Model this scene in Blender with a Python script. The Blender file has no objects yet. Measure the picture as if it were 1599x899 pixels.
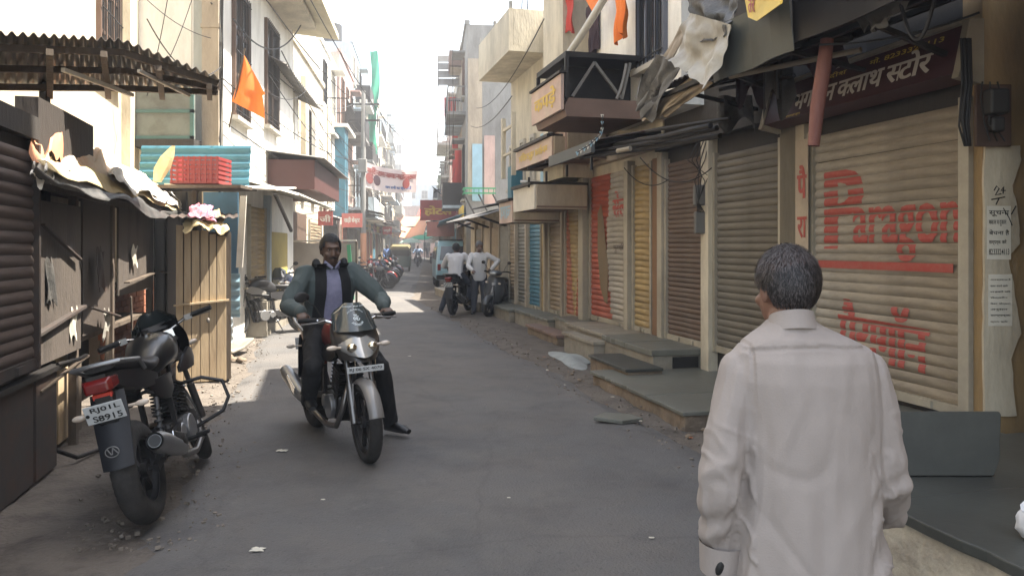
import bpy, bmesh, math, random
from mathutils import Vector, Matrix, noise
R = math.radians
sc = bpy.context.scene
COL = sc.collection
# ---------------------------------------------------------------- camera
CAM_H = 1.6; FPX = 1200.0; HOR = 385.0
cd = bpy.data.cameras.new('street_camera'); cam = bpy.data.objects.new('street_camera', cd); COL.objects.link(cam)
cam.location = (0, 0, CAM_H); cam.rotation_euler = (R(90), 0, 0)
cd.sensor_width = 36; cd.lens = FPX/1599*36; cd.shift_y = -(449.5-HOR)/1599; cd.clip_start = .05; cd.clip_end = 2000
sc.camera = cam
# ---------------------------------------------------------------- world, sun, exposure
SUN = Vector((.48, .035, .88)).normalized()
wd = bpy.data.worlds.new('World'); sc.world = wd; wd.use_nodes = True
nt = wd.node_tree; bg = nt.nodes['Background']
sky = nt.nodes.new('ShaderNodeTexSky'); sky.sky_type = 'NISHITA'; sky.sun_disc = False
sky.sun_elevation = math.asin(SUN.z); sky.sun_rotation = math.atan2(SUN.x, SUN.y)
sky.dust_density = 2.5; sky.air_density = 1.3; sky.ozone_density = 1.0
hs = nt.nodes.new('ShaderNodeHueSaturation'); hs.inputs['Saturation'].default_value = .55; nt.links.new(sky.outputs[0], hs.inputs['Color']); nt.links.new(hs.outputs[0], bg.inputs[0]); bg.inputs[1].default_value = .115
sl = bpy.data.lights.new('sun', 'SUN'); sun = bpy.data.objects.new('sun', sl); COL.objects.link(sun)
sl.energy = 5.0; sl.angle = R(.5); sl.color = (1, .93, .82)
sun.rotation_euler = SUN.to_track_quat('Z', 'Y').to_euler(); sun.location = (20, 0, 30)
sc.view_settings.view_transform = 'Standard'; sc.view_settings.look = 'None'
sc.view_settings.exposure = 2.2; sc.view_settings.gamma = 1
sc.cycles.max_bounces = 7; sc.cycles.volume_bounces = 0; sc.cycles.diffuse_bounces = 4
sc.cycles.use_denoising = True

# ---------------------------------------------------------------- materials
MT = {}
def mat(name, col, rough=.8, metal=0., col2=None, scale=3., amt=.5, bump=0., bscale=40., streak=1., trans=0., coat=0., emit=None, alpha=1., dirt=.25, dscale=1.3, spec=.5, rnd=0.):
    if name in MT: return MT[name]
    m = bpy.data.materials.new(name); MT[name] = m; m.use_nodes = True
    n = m.node_tree.nodes; l = m.node_tree.links; p = n['Principled BSDF']
    tc = n.new('ShaderNodeTexCoord'); mp = n.new('ShaderNodeMapping'); l.new(tc.outputs['Object'], mp.inputs[0])
    mp.inputs['Scale'].default_value = (1, 1, 1/streak)
    c1 = (*col, 1); c2 = (*(col2 or tuple(c*.6 for c in col)), 1)
    nz = n.new('ShaderNodeTexNoise'); nz.inputs['Scale'].default_value = scale; nz.inputs['Detail'].default_value = 8; nz.inputs['Roughness'].default_value = .65
    l.new(mp.outputs[0], nz.inputs['Vector'])
    rp = n.new('ShaderNodeValToRGB'); rp.color_ramp.elements[0].position = .5-.22*(1.2-amt); rp.color_ramp.elements[1].position = .5+.25
    rp.color_ramp.elements[0].color = (0, 0, 0, 1); rp.color_ramp.elements[1].color = (1, 1, 1, 1)
    l.new(nz.outputs[0], rp.inputs[0])
    mm = n.new('ShaderNodeMath'); mm.operation = 'MULTIPLY'; mm.inputs[1].default_value = amt; l.new(rp.outputs[0], mm.inputs[0])
    mx = n.new('ShaderNodeMix'); mx.data_type = 'RGBA'; l.new(mm.outputs[0], mx.inputs[0])
    mx.inputs[6].default_value = c1; mx.inputs[7].default_value = c2
    out = mx.outputs[2]
    if dirt > 0:
        n2 = n.new('ShaderNodeTexNoise'); n2.inputs['Scale'].default_value = dscale; n2.inputs['Detail'].default_value = 10; n2.inputs['Roughness'].default_value = .75
        l.new(mp.outputs[0], n2.inputs['Vector'])
        r2 = n.new('ShaderNodeValToRGB'); r2.color_ramp.elements[0].position = .42; r2.color_ramp.elements[1].position = .72
        l.new(n2.outputs[0], r2.inputs[0])
        m2 = n.new('ShaderNodeMath'); m2.operation = 'MULTIPLY'; m2.inputs[1].default_value = dirt; l.new(r2.outputs[0], m2.inputs[0])
        x2 = n.new('ShaderNodeMix'); x2.data_type = 'RGBA'; l.new(m2.outputs[0], x2.inputs[0]); l.new(out, x2.inputs[6])
        x2.inputs[7].default_value = (.075, .062, .052, 1); out = x2.outputs[2]
    if rnd:
        oi = n.new('ShaderNodeObjectInfo'); mr = n.new('ShaderNodeMapRange'); mr.inputs['To Min'].default_value = 1-rnd; mr.inputs['To Max'].default_value = 1+rnd*.4; l.new(oi.outputs['Random'], mr.inputs[0])
        hv = n.new('ShaderNodeHueSaturation'); l.new(out, hv.inputs['Color']); l.new(mr.outputs[0], hv.inputs['Value']); out = hv.outputs[0]
    l.new(out, p.inputs['Base Color'])
    p.inputs['Roughness'].default_value = rough; p.inputs['Metallic'].default_value = metal
    p.inputs['Specular IOR Level'].default_value = spec
    if trans: p.inputs['Transmission Weight'].default_value = trans
    if coat: p.inputs['Coat Weight'].default_value = coat; p.inputs['Coat Roughness'].default_value = .15
    if alpha < 1: p.inputs['Alpha'].default_value = alpha
    if emit: p.inputs['Emission Color'].default_value = (*emit[0], 1); p.inputs['Emission Strength'].default_value = emit[1]
    if bump:
        n3 = n.new('ShaderNodeTexNoise'); n3.inputs['Scale'].default_value = bscale; n3.inputs['Detail'].default_value = 6
        l.new(mp.outputs[0], n3.inputs['Vector'])
        b = n.new('ShaderNodeBump'); b.inputs['Strength'].default_value = bump; b.inputs['Distance'].default_value = .02
        l.new(n3.outputs[0], b.inputs['Height']); l.new(b.outputs[0], p.inputs['Normal'])
    return m

# ---------------------------------------------------------------- mesh builder
class MB:
    def __init__(s): s.v = []; s.f = []; s.m = []; s.mi = 0
    def add(s, vs, fs):
        b = len(s.v); s.v += [tuple(v) for v in vs]; s.f += [tuple(i+b for i in f) for f in fs]; s.m += [s.mi]*len(fs); return s
    def box(s, x0, x1, y0, y1, z0, z1):
        if x0 > x1: x0, x1 = x1, x0
        if y0 > y1: y0, y1 = y1, y0
        if z0 > z1: z0, z1 = z1, z0
        return s.add([(x0,y0,z0),(x1,y0,z0),(x1,y1,z0),(x0,y1,z0),(x0,y0,z1),(x1,y0,z1),(x1,y1,z1),(x0,y1,z1)],
                     [(0,3,2,1),(4,5,6,7),(0,1,5,4),(1,2,6,5),(2,3,7,6),(3,0,4,7)])
    def rbox(s, c, size, M=None):
        M = M or Matrix(); hx, hy, hz = [q/2 for q in size]; c = Vector(c)
        vs = [c + M @ Vector((a*hx, b*hy, d*hz)) for d in (-1,1) for a, b in ((-1,-1),(1,-1),(1,1),(-1,1))]
        return s.add(vs, [(0,3,2,1),(4,5,6,7),(0,1,5,4),(1,2,6,5),(2,3,7,6),(3,0,4,7)])
    def bar(s, a, b, w, h=None, up=(0,0,1)):       # rectangular bar between two points
        a = Vector(a); b = Vector(b); d = (b-a); L = d.length; d.normalize(); up = Vector(up)
        if abs(d.dot(up)) > .95: up = Vector((0,1,0)) if abs(d.y) < .9 else Vector((1,0,0))
        sd = d.cross(up).normalized(); u = sd.cross(d)
        M = Matrix((d, sd, u)).transposed()
        return s.rbox((a+b)/2, (L, w, h or w), M)
    def loft(s, rings, closed=False, cap=True):     # rings: lists of points, same count
        n = len(rings[0]); b = []; vs = []
        for r in rings: vs += [tuple(p) for p in r]
        fs = []; k = len(rings)
        for i in range(k if closed else k-1):
            j = (i+1) % k
            for q in range(n): fs.append((i*n+q, i*n+(q+1) % n, j*n+(q+1) % n, j*n+q))
        if cap and not closed: fs.append(tuple(range(n-1, -1, -1))); fs.append(tuple((k-1)*n+q for q in range(n)))
        return s.add(vs, fs)
    def tube(s, pts, r, n=8, closed=False, cap=True, flat=1., side=None):
        pts = [Vector(p) for p in pts]; k = len(pts)
        rr = r if isinstance(r, (list, tuple)) else [r]*k
        rings = []; pu = None
        for i, p in enumerate(pts):
            if closed: t = pts[(i+1) % k]-pts[i-1]
            else: t = pts[min(i+1, k-1)]-pts[max(i-1, 0)]
            t.normalize()
            if side is not None: u = Vector(side); u = (u - t*u.dot(t)).normalized()
            else:
                if pu is None:
                    u = Vector((0,0,1)) if abs(t.z) < .9 else Vector((1,0,0))
                else: u = pu
                u = (u - t*u.dot(t)); u = u.normalized() if u.length > 1e-6 else Vector((1,0,0))
            pu = u; w = t.cross(u)
            a = rr[i] if not isinstance(rr[i], (tuple, list)) else None
            ra, rb = (a, a*flat) if a is not None else rr[i]
            rings.append([p + u*ra*math.cos(2*math.pi*q/n) + w*rb*math.sin(2*math.pi*q/n) for q in range(n)])
        return s.loft(rings, closed, cap)
    def ball(s, c, r, M=None, nu=16, nv=10):
        r = (r, r, r) if not isinstance(r, (tuple, list)) else r; M = M or Matrix(); c = Vector(c); vs = []; fs = []
        for j in range(1, nv):
            t = math.pi*j/nv
            for i in range(nu):
                a = 2*math.pi*i/nu
                vs.append(c + M @ Vector((r[0]*math.sin(t)*math.cos(a), r[1]*math.sin(t)*math.sin(a), r[2]*math.cos(t))))
        vs.append(c + M @ Vector((0,0,r[2]))); vs.append(c + M @ Vector((0,0,-r[2]))); T = len(vs)-2
        for j in range(nv-2):
            for i in range(nu): fs.append((j*nu+i, (j+1)*nu+i, (j+1)*nu+(i+1) % nu, j*nu+(i+1) % nu))
        for i in range(nu):
            fs.append((T, i, (i+1) % nu)); b = (nv-2)*nu; fs.append((T+1, b+(i+1) % nu, b+i))
        return s.add(vs, fs)
    def grid(s, fn, nu, nv, thick=None, cu=False):  # fn(u,v)->point ; thick: offset vector for a solid sheet
        vs = [fn(i/nu, j/nv) for j in range(nv+1) for i in range(nu+1)]; W = nu+1
        fs = [(j*W+i, j*W+i+1, (j+1)*W+i+1, (j+1)*W+i) for j in range(nv) for i in range(nu)]
        if thick is not None:
            t = Vector(thick); b = len(vs); vs = vs + [Vector(p)+t for p in vs]
            fs += [tuple(reversed([q+b for q in f])) for f in list(fs)]
            ring = [i for i in range(W)] + [j*W+nu for j in range(1, nv+1)] + [nv*W+i for i in range(nu-1, -1, -1)] + [j*W for j in range(nv-1, 0, -1)]
            for q in range(len(ring)):
                a, c = ring[q], ring[(q+1) % len(ring)]; fs.append((c, a, a+b, c+b))
        return s.add(vs, fs)
    def prism(s, poly, off):                         # poly: list of 3D points (planar), off: extrusion vector
        n = len(poly); off = Vector(off); a = [Vector(p) for p in poly]
        vs = a + [p+off for p in a]
        return s.add(vs, [tuple(range(n-1, -1, -1)), tuple(range(n, 2*n))] + [(i, (i+1) % n, (i+1) % n+n, i+n) for i in range(n)])
    def cyl(s, a, b, r, n=14): return s.tube([a, b], r, n)
    def xf(s, M):
        s.v = [tuple(M @ Vector(v)) for v in s.v]; return s
    def mesh(s, name, mats):
        me = bpy.data.meshes.new(name); me.from_pydata(s.v, [], s.f)
        for m in (mats if isinstance(mats, (list, tuple)) else [mats]): me.materials.append(m)
        if any(s.m): me.polygons.foreach_set('material_index', s.m)
        me.validate(); me.update(); return me
    def build(s, name, mats, parent=None, smooth=False, bevel=0, fixn=True):
        me = s.mesh(name, mats)
        if fixn:
            bm = bmesh.new(); bm.from_mesh(me); bmesh.ops.recalc_face_normals(bm, faces=bm.faces); bm.to_mesh(me); bm.free()
        if smooth:
            me.polygons.foreach_set('use_smooth', [True]*len(me.polygons))
            try: me.set_sharp_from_angle(angle=R(42))
            except Exception: pass
        return link(name, me, parent, bevel)
def link(name, me, parent=None, bevel=0):
    o = bpy.data.objects.new(name, me); COL.objects.link(o)
    if parent is not None: o.parent = parent
    if bevel:
        b = o.modifiers.new('bevel', 'BEVEL'); b.width = bevel; b.segments = 2; b.limit_method = 'ANGLE'; b.angle_limit = R(40)
    return o
def tag(o, label, cat, group=None):
    o['label'] = label; o['category'] = cat
    if group: o['group'] = group
    return o
def thing(name, label, cat, loc=(0,0,0), rotz=0, group=None, rot=None):
    o = bpy.data.objects.new(name, None); COL.objects.link(o); o.location = loc
    o.rotation_euler = rot if rot else (0, 0, rotz); o.empty_display_size = .2
    return tag(o, label, cat, group)
def struct(o, kind='structure'): o['kind'] = kind; return o
def kids(o): return [c for c in bpy.data.objects if c.parent == o]
def copy_tree(o, kidmap=None):
    if kidmap is None:
        kidmap = {}
        for c in bpy.data.objects:
            if c.parent: kidmap.setdefault(c.parent, []).append(c)
    def rec(a, par):
        c = a.copy(); COL.objects.link(c)
        if par is not None: c.parent = par
        for k in kidmap.get(a, []): rec(k, c)
        return c
    return rec(o, None)

# ---------------------------------------------------------------- facade frames: x along, y out to the street, z up
class Fr:
    def __init__(s, ox, oy, dx, dy):
        L = math.hypot(dx, dy); s.o = Vector((ox, oy)); s.d = Vector((dx/L, dy/L)); s.n = Vector((-s.d.y, s.d.x)); s.a = math.atan2(s.d.y, s.d.x)
    def x(s, px, w=0):
        k = (px-800)/FPX; o = s.o + s.n*w
        return (k*o.y-o.x)/(s.d.x-k*s.d.y)
    def P(s, x, w=0, z=0): q = s.o+s.d*x+s.n*w; return Vector((q.x, q.y, z))
    def z(s, px, py, w=0): return CAM_H-(py-HOR)/FPX*s.P(s.x(px, w), w).y
    def xy(s, Y, w=0): return (Y-s.o.y-s.n.y*w)/s.d.y
RN = Fr(4.65, 0, -.254, 1); RF = Fr(1.305, 0, -.1076, 1); LN = Fr(-1.9, 0, .254, -1); LF = Fr(-3.6, 0, .112, -1)
def at(px, py, Y): return Vector(((px-800)/FPX*Y, Y, CAM_H-(py-HOR)/FPX*Y))
def gr(px, py): return at(px, py, CAM_H*FPX/(py-HOR))
def fthing(fr, name, label, cat, x=0, w=0, z=0, group=None):
    return thing(name, label, cat, fr.P(x, w, z), fr.a, group)

# ---------------------------------------------------------------- text
_tc = {}
def glyphs(body, bold=0.):
    k = (body, bold)
    if k not in _tc:
        c = bpy.data.curves.new('t', 'FONT'); c.body = body; c.offset = min(bold, .012); c.resolution_u = 3
        o = bpy.data.objects.new('t', c); me = o.to_mesh()
        vs = [(v.co.x, v.co.y) for v in me.vertices]; fs = [tuple(p.vertices) for p in me.polygons]
        o.to_mesh_clear(); bpy.data.objects.remove(o); bpy.data.curves.remove(c)
        _tc[k] = (vs, fs)
    return _tc[k]
def clip2(vs, fs, x):                                  # cut a flat mesh to the part left of x
    bm = bmesh.new(); bv = [bm.verts.new((a, b, 0)) for a, b in vs]
    for f in fs:
        try: bm.faces.new([bv[i] for i in f])
        except ValueError: pass
    bmesh.ops.bisect_plane(bm, geom=bm.verts[:]+bm.edges[:]+bm.faces[:], plane_co=(x,0,0), plane_no=(1,0,0), clear_outer=True)
    bm.verts.index_update(); r = ([(v.co.x, v.co.y) for v in bm.verts], [tuple(v.index for v in f.verts) for f in bm.faces]); bm.free(); return r
def words(segs, bold=0.):                              # segs: str or list of (str, keep fraction); half letters are cut letters
    if isinstance(segs, str): segs = [(segs, 1)]
    V = []; F = []; x = 0
    for s, k in segs:
        if s == ' ': x += .3; continue
        vs, fs = glyphs(s, bold)
        if not vs: continue
        x0 = min(v[0] for v in vs); x1 = max(v[0] for v in vs); e = x0+(x1-x0)*k
        if k < 1: vs, fs = clip2(vs, fs, e)
        b = len(V); V += [(a-x0+x, c) for a, c in vs]; F += [tuple(i+b for i in f) for f in fs]; x += (e-x0) - (.02 if k == 1 else .0)
    return V, F
def fit(segs, x0, x1, z0, z1, bold=0., slant=0.):      # normalise into a rectangle
    V, F = words(segs, bold)
    a0 = min(v[0] for v in V); a1 = max(v[0] for v in V); b0 = min(v[1] for v in V); b1 = max(v[1] for v in V)
    V = [(x0+(x1-x0)*(a-a0)/(a1-a0), z0+(z1-z0)*(b-b0)/(b1-b0)) for a, b in V]
    return [(a+slant*(b-z0), b) for a, b in V], F
def islands(n, F):
    p = list(range(n))
    def f(a):
        while p[a] != a: p[a] = p[p[a]]; a = p[a]
        return a
    for q in F:
        for i in q[1:]: p[f(i)] = f(q[0])
    ids = {}; return [ids.setdefault(f(i), len(ids)) for i in range(n)]
def layered(V, F, bold):                               # thicken with shifted copies; every stroke island gets its own hair of depth
    isl = islands(len(V), F); h = max(v[1] for v in V)-min(v[1] for v in V); e = max(0, bold-.012)*h*1.3
    W = []; G = []
    for k, (du, dv) in enumerate(((0, 0), (-e, 0), (e, 0)) if e > 0 else ((0, 0),)):
        b = len(W); W += [(a+du, c+dv, .00025*((isl[i] % 4)*3+k)) for i, (a, c) in enumerate(V)]; G += [tuple(i+b for i in f) for f in F]
    return W, G
def lettering(segs, rect, fn, m, parent, bold=0., name='lettering', slant=0.):
    V, F = layered(*fit(segs, *rect, bold=bold, slant=slant), bold)
    def nf(a, c, d):
        p = fn(a, c); n = (fn(a+.001, c)-p).cross(fn(a, c+.001)-p); return p+n.normalized()*d if n.length > 0 else p
    b = MB(); b.add([nf(a, c, d) for a, c, d in V], F)
    return b.build(name, m, parent, fixn=False)
# ---------------------------------------------------------------- people
def bake(mb, name, m, parent, voxel=.008, smooth=6, folds=None):
    me = mb.mesh(name, m); o = bpy.data.objects.new('tmp', me); COL.objects.link(o)
    r = o.modifiers.new('r', 'REMESH'); r.mode = 'VOXEL'; r.voxel_size = voxel; r.use_smooth_shade = True
    s = o.modifiers.new('s', 'SMOOTH'); s.iterations = smooth; s.factor = .5
    dg = bpy.context.evaluated_depsgraph_get(); dg.update()
    e = bpy.data.meshes.new_from_object(o.evaluated_get(dg)); bpy.data.objects.remove(o); bpy.data.meshes.remove(me)
    e.name = name
    if folds:
        ns = [v.normal.copy() for v in e.vertices]
        for v, n in zip(e.vertices, ns): v.co += n*folds(v.co, n)
    e.polygons.foreach_set('use_smooth', [True]*len(e.polygons))
    if not e.materials: e.materials.append(m)
    return link(name, e, parent)
def cap(b, pts, r, n=12, flat=1., side=None):        # limb with round ends
    b.tube(pts, r, n, flat=flat, side=side)
    for i in range(len(pts)):
        q = r[i]; q = (q if not isinstance(q, (tuple, list)) else min(q))*.985
        b.ball(pts[i], q, nu=12, nv=8)
def limb(b, p0, p1, p2, r0, r1, r2, n=12):
    p0, p1, p2 = Vector(p0), Vector(p1), Vector(p2)
    L = lambda a, c, t: a.lerp(c, t)
    cap(b, [p0, L(p0,p1,.35), L(p0,p1,.7), p1, L(p1,p2,.3), L(p1,p2,.65), p2],
        [r0, r0*.98, (r0+r1)*.5, r1, r1*1.04, (r1+r2)*.5, r2], n)
def hand(b, w, d, palm_n, side, grip=.0, s=1.):      # w wrist, d direction, palm_n direction the palm faces, side: thumb direction
    w = Vector(w); d = Vector(d).normalized(); n = Vector(palm_n); n = (n-d*n.dot(d)).normalized(); t = Vector(side); t = (t-d*t.dot(d)-n*t.dot(n)).normalized()
    M = Matrix((d, t, n)).transposed()
    b.ball(w+d*.045*s, (.052*s, .042*s, .019*s), M)
    b.ball(w+d*.07*s, (.03*s, .043*s, .017*s), M)
    b.ball(w+d*.0*s, (.03*s, .026*s, .022*s), M)
    for i, (o, L) in enumerate(((.031, .075), (.0105, .083), (-.0105, .077), (-.031, .06))):
        p = w + d*(.088-.004*abs(i-1.2))*s + t*o*s; a = .25+grip*.9; pts = [p]; dd = 0
        for k, f in enumerate((.45, .32, .23)):
            dd += a*(1.0 if k else .8); p = p + (d*math.cos(dd)+n*math.sin(dd))*L*f*s; pts.append(p)
        b.tube(pts, [.0095*s, .009*s, .008*s, .0065*s], 8); b.ball(pts[-1], .0066*s, nu=8, nv=6)
    p = w + d*.03*s + t*.035*s
    q = p + (d*.6+t*.7+n*.3*(1+grip)).normalized()*.035*s; q2 = q + (d*.8+t*(.2-.5*grip)+n*(.3+grip*.6)).normalized()*.032*s
    b.tube([p, q, q2], [.013*s, .0105*s, .008*s], 8); b.ball(q2, .0081*s, nu=8, nv=6)
def head_xf(c, yaw=0, pitch=0, roll=0, s=1.): return Matrix.Translation(Vector(c)) @ Matrix.Rotation(yaw, 4, 'Z') @ Matrix.Rotation(pitch, 4, 'Y') @ Matrix.Rotation(roll, 4, 'X') @ Matrix.Scale(s, 4)
def head_mb():
    b = MB()
    b.ball((-.008,0,.028), (.098,.078,.098), nu=24, nv=16); b.ball((.028,0,-.03), (.07,.062,.092), nu=24, nv=16)
    b.ball((.045,0,-.088), (.042,.042,.033)); b.ball((.0,0,-.06), (.06,.058,.05))
    b.tube([(.088,0,.03), (.1,0,.005), (.116,0,-.028)], [.008,.010,.015], 10); b.ball((.113,0,-.03), (.014,.019,.011))
    b.tube([(.078,-.05,.03), (.094,-.025,.038), (.095,0,.034), (.094,.025,.038), (.078,.05,.03)], [.008,.012,.01,.012,.008], 8)
    b.ball((.065,.04,-.025), (.028,.022,.02)); b.ball((.065,-.04,-.025), (.028,.022,.02))
    b.tube([(.085,-.026,-.068), (.1,0,-.064), (.085,.026,-.068)], [.005,.009,.005], 8)
    b.tube([(.083,-.02,-.078), (.096,0,-.077), (.083,.02,-.078)], [.005,.009,.005], 8)
    for s in (-1, 1):
        b.ball((-.008, s*.08, -.002), (.018,.007,.032), Matrix.Rotation(s*.35, 3, 'Z')); b.ball((-.002, s*.076, -.026), (.01,.007,.012))
    return b
def loft_body(b, secs, n=20, side=(0,1,0), flat=False):           # secs: (center, half width, half depth)
    pts = [Vector(s[0]) for s in secs]; rings = []
    for i, p in enumerate(pts):
        t = Vector((0,0,1)) if flat else (pts[min(i+1, len(pts)-1)]-pts[max(i-1, 0)]).normalized()
        u = Vector(side); u = (u-t*u.dot(t)).normalized(); w = t.cross(u); a, c = secs[i][1], secs[i][2]
        e = .8
        f = lambda q: math.copysign(abs(q)**e, q)
        rings.append([p+u*a*f(math.cos(2*math.pi*k/n))+w*c*f(math.sin(2*math.pi*k/n)) for k in range(n)])
    b.loft(rings)
def folds_fn(amp, sc_=9., sd=0., stretch=2.6):
    def f(co, n):
        p = Vector((co.x*sc_, co.y*sc_, co.z*sc_/stretch))+Vector((sd, sd*2, 0))
        v = noise.noise(p); w = noise.noise(p*2.3+Vector((5,3,1)))
        return amp*((1-abs(v)*2.2)*.8+w*.4-.3)
    return f
def human(label, cat, loc, rotz, J, C, voxel=.01, hair='short', top='shirt', folds=.006, hair_fn=None, group=None, collar=None, rot=None):
    """J: joints in a local frame facing +x, left +y. C: materials skin, top, bottom, hair, shoe."""
    t = thing('person', label, cat, loc, rotz, group, rot)
    V = {k: Vector(v) for k, v in J.items() if isinstance(v, (tuple, list)) and len(v) == 3}
    hip = (V['hipl']+V['hipr'])/2; sh = (V['shl']+V['shr'])/2; neck = V['neck']; hc = V['head']
    side = (V['shl']-V['shr']).normalized(); sw = (V['shl']-V['shr']).length/2
    b = MB(); H = head_mb().xf(head_xf(hc, J.get('yaw', 0), J.get('pitch', 0), J.get('roll', 0), J.get('hs', 1))); b.add(H.v, H.f)
    b.tube([sh+Vector((0,0,-.02)), neck, hc+Vector((-.012,0,-.06))], [.07,.056,.055], 14)
    mid = hip.lerp(sh, .5)
    loft_body(b, [(hip+(hip-sh)*.1, .12, .09), (hip, .14, .1), (mid, .125, .09), (hip.lerp(sh, .8), .15, .1), (sh, sw*.85, .07), (sh+(sh-hip)*.08, .06, .05)], side=side)
    for s in 'lr':
        limb(b, V['sh'+s], V['el'+s], V['wr'+s], .048, .037, .026)
        limb(b, V['hip'+s], V['kn'+s], V['an'+s], .075, .05, .035)
        hd, pn, sd, g = J['hand'+s]; hand(b, V['wr'+s], hd, pn, sd, g)
        a = V['an'+s]; to = V['to'+s]; cap(b, [a+Vector((0,0,-.0)), a.lerp(to, .5)+Vector((0,0,-.02)), to], [.035,.035,.025], 10)
    bake(b, 'body', C['skin'], t, voxel, 4)
    # clothes
    d = (sh-hip); k = J.get('bulk', 1.)
    g = MB()
    secs = J.get('torso') or [(hip-d*.18, .175*k, .125*k), (hip, .175*k, .13*k), (hip+d*.35, .17*k, .125*k), (hip+d*.7, .19*k, .13*k), (hip+d*.92, sw+.03, .11*k), (sh+d*.04, sw*.93, .085), (sh+d*.13, .085, .07)]
    loft_body(g, secs, 28, side, flat='torso' in J)
    rs = J.get('sleeve', (.068, .056, .045))
    for s in 'lr':
        w = V['wr'+s]; e = V['el'+s]
        limb(g, V['sh'+s]-side*(.01 if s == 'l' else -.01), e, w.lerp(e, J.get('cuff', .05)), *rs)
    bake(g, top, C['top'], t, voxel, 5, folds_fn(folds))
    g = MB(); rl = J.get('leg', (.1, .075, .058))
    loft_body(g, [(hip+d*.12, .155, .115), (hip, .165, .12), (hip-d*.12, .15, .1)], 20, side)
    for s in 'lr': limb(g, V['hip'+s], V['kn'+s], V['an'+s], *rl)
    bake(g, 'trousers', C['bottom'], t, voxel, 4, folds_fn(folds*.8, 11, 3))
    for s in 'lr':
        g = MB(); a = V['an'+s]; to = V['to'+s]; dz = Vector((0,0,-.02)); dd = (to-a); dd.z = 0; dd.normalize()
        u = dd.cross(Vector((0,0,1)))
        zb = to.z-.02
        g.loft([[q + u*wv*c + Vector((0,0,hv*(.5+.5*sn)-hv*.5)) for c, sn in ((math.cos(2*math.pi*i/12), math.sin(2*math.pi*i/12)) for i in range(12))]
                for q, wv, hv in ((a-dd*.055+Vector((0,0,zb+.03-a.z)), .028, .06), (a-dd*.02+Vector((0,0,zb+.045-a.z)), .04, .09), (a+dd*.06+Vector((0,0,zb+.04-a.z)), .043, .08), (to+Vector((0,0,.015)), .048, .06), (to+dd*.06+Vector((0,0,.0)), .03, .036))])
        g.build('shoe', C['shoe'], t, smooth=True)
    # hair, eyes
    X = head_xf(hc, J.get('yaw', 0), J.get('pitch', 0), J.get('roll', 0), J.get('hs', 1))
    g = MB()
    def cut(b_, keep):
        src = MB(); src.ball((-.01,0,.03), b_, nu=36, nv=26)
        src.v = [tuple(Vector(v)*(1.+.035*noise.noise(Vector(v)*60)+.02*noise.noise(Vector(v)*150))) for v in src.v]
        fs = [f for f in src.f if keep(sum((Vector(src.v[i]) for i in f), Vector())/len(f))]
        g.add(src.v, fs)
    cut((.105,.086,.108), hair_fn or (lambda p: p.z > (.065 if p.x > .06 else (.03 if p.x > .02 else (-.005 if p.x > -.015 else (-.035+.0*p.x if p.x > -.05 else -.06))))))
    g.xf(X); h = g.build('hair', C['hair'], t, smooth=True, fixn=False)
    so = h.modifiers.new('thick', 'SOLIDIFY'); so.thickness = .012; so.offset = -1
    for s in (-1, 1):
        e = MB(); e.ball((.0835, s*.031, .012), (.010,.010,.0065), nu=12, nv=8); e.mi = 1; e.ball((.0905, s*.031, .012), (.005,.0062,.006), nu=10, nv=6)
        e.xf(X).build('eye', [C['eye'], C['iris']], t, smooth=True)
    return t, X, V

# ---------------------------------------------------------------- vehicles
def rotz_about(c, a): return Matrix.Translation(Vector(c)) @ Matrix.Rotation(a, 4, 'Z') @ Matrix.Translation(-Vector(c))
def wheel(parent, c, R_, w, m, rim=.2, spokes=6, steerM=None, tread=True, disc=None, hi=True):
    X = (steerM or Matrix()) @ Matrix.Translation(Vector(c))
    NA, NS = (160, 12) if hi else (36, 6)
    b = MB(); rings = []
    for i in range(NA):
        th = 2*math.pi*i/NA; ring = []
        for k in range(NS):
            ph = 2*math.pi*k/NS; y = w*math.cos(ph); rr = math.sin(ph)
            r = R_-w*1.05+w*1.05*rr
            if tread and hi and rr > .25:
                fr = (th*34/(2*math.pi)+abs(math.cos(ph))*1.1) % 1
                if fr < .26: r -= .005
            ring.append((r*math.cos(th), y, r*math.sin(th)))
        rings.append(ring)
    b.loft(rings, closed=True); b.xf(X)
    wheel_b = MB()
    for s in (-1, 1):
        rings = []
        for i in range(32):
            th = 2*math.pi*i/32
            rings.append([((R_-w*1.75+dr)*math.cos(th), s*w*.62+dy, (R_-w*1.75+dr)*math.sin(th)) for dr, dy in ((-.008,-.008),(.012,-.008),(.012,.008),(-.008,.008))])
        wheel_b.loft(rings, closed=True)
    rings = [[((R_-w*1.9)*math.cos(2*math.pi*i/32)*q, y, (R_-w*1.9)*math.sin(2*math.pi*i/32)*q) for q, y in ((1,-w*.6),(1,w*.6),(.95,w*.4),(.95,-w*.4))] for i in range(32)]
    wheel_b.loft(rings, closed=True)
    wheel_b.cyl((0,-w*.8,0), (0,w*.8,0), .045); wheel_b.cyl((0,-w*1.6,0), (0,w*1.6,0), .012, 10)
    for i in range(spokes):
        th = 2*math.pi*i/spokes; wheel_b.bar((.03*math.cos(th), 0, .03*math.sin(th)), ((R_-w*1.9)*math.cos(th+.15), 0, (R_-w*1.9)*math.sin(th+.15)), .03, w*.55, up=(0,1,0))
    if disc: 
        for s in (disc,): wheel_b.cyl((0,s*w*1.15,0), (0,s*w*1.2+s*.003,0), .12, 24)
    wo = wheel_b.xf(X).build('wheel', m['rim'], parent, smooth=True)
    b.build('tyre', m['tyre'], wo, smooth=True)
    return wo
def fairing(f, m, name, parent, n=10, nv=8, mirror=False, xf=None, smooth=True):
    b = MB(); b.grid(f, n, nv, thick=(-.006, 0, 0)); 
    if xf: b.xf(xf)
    return b.build(name, m, parent, smooth=smooth)
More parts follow.
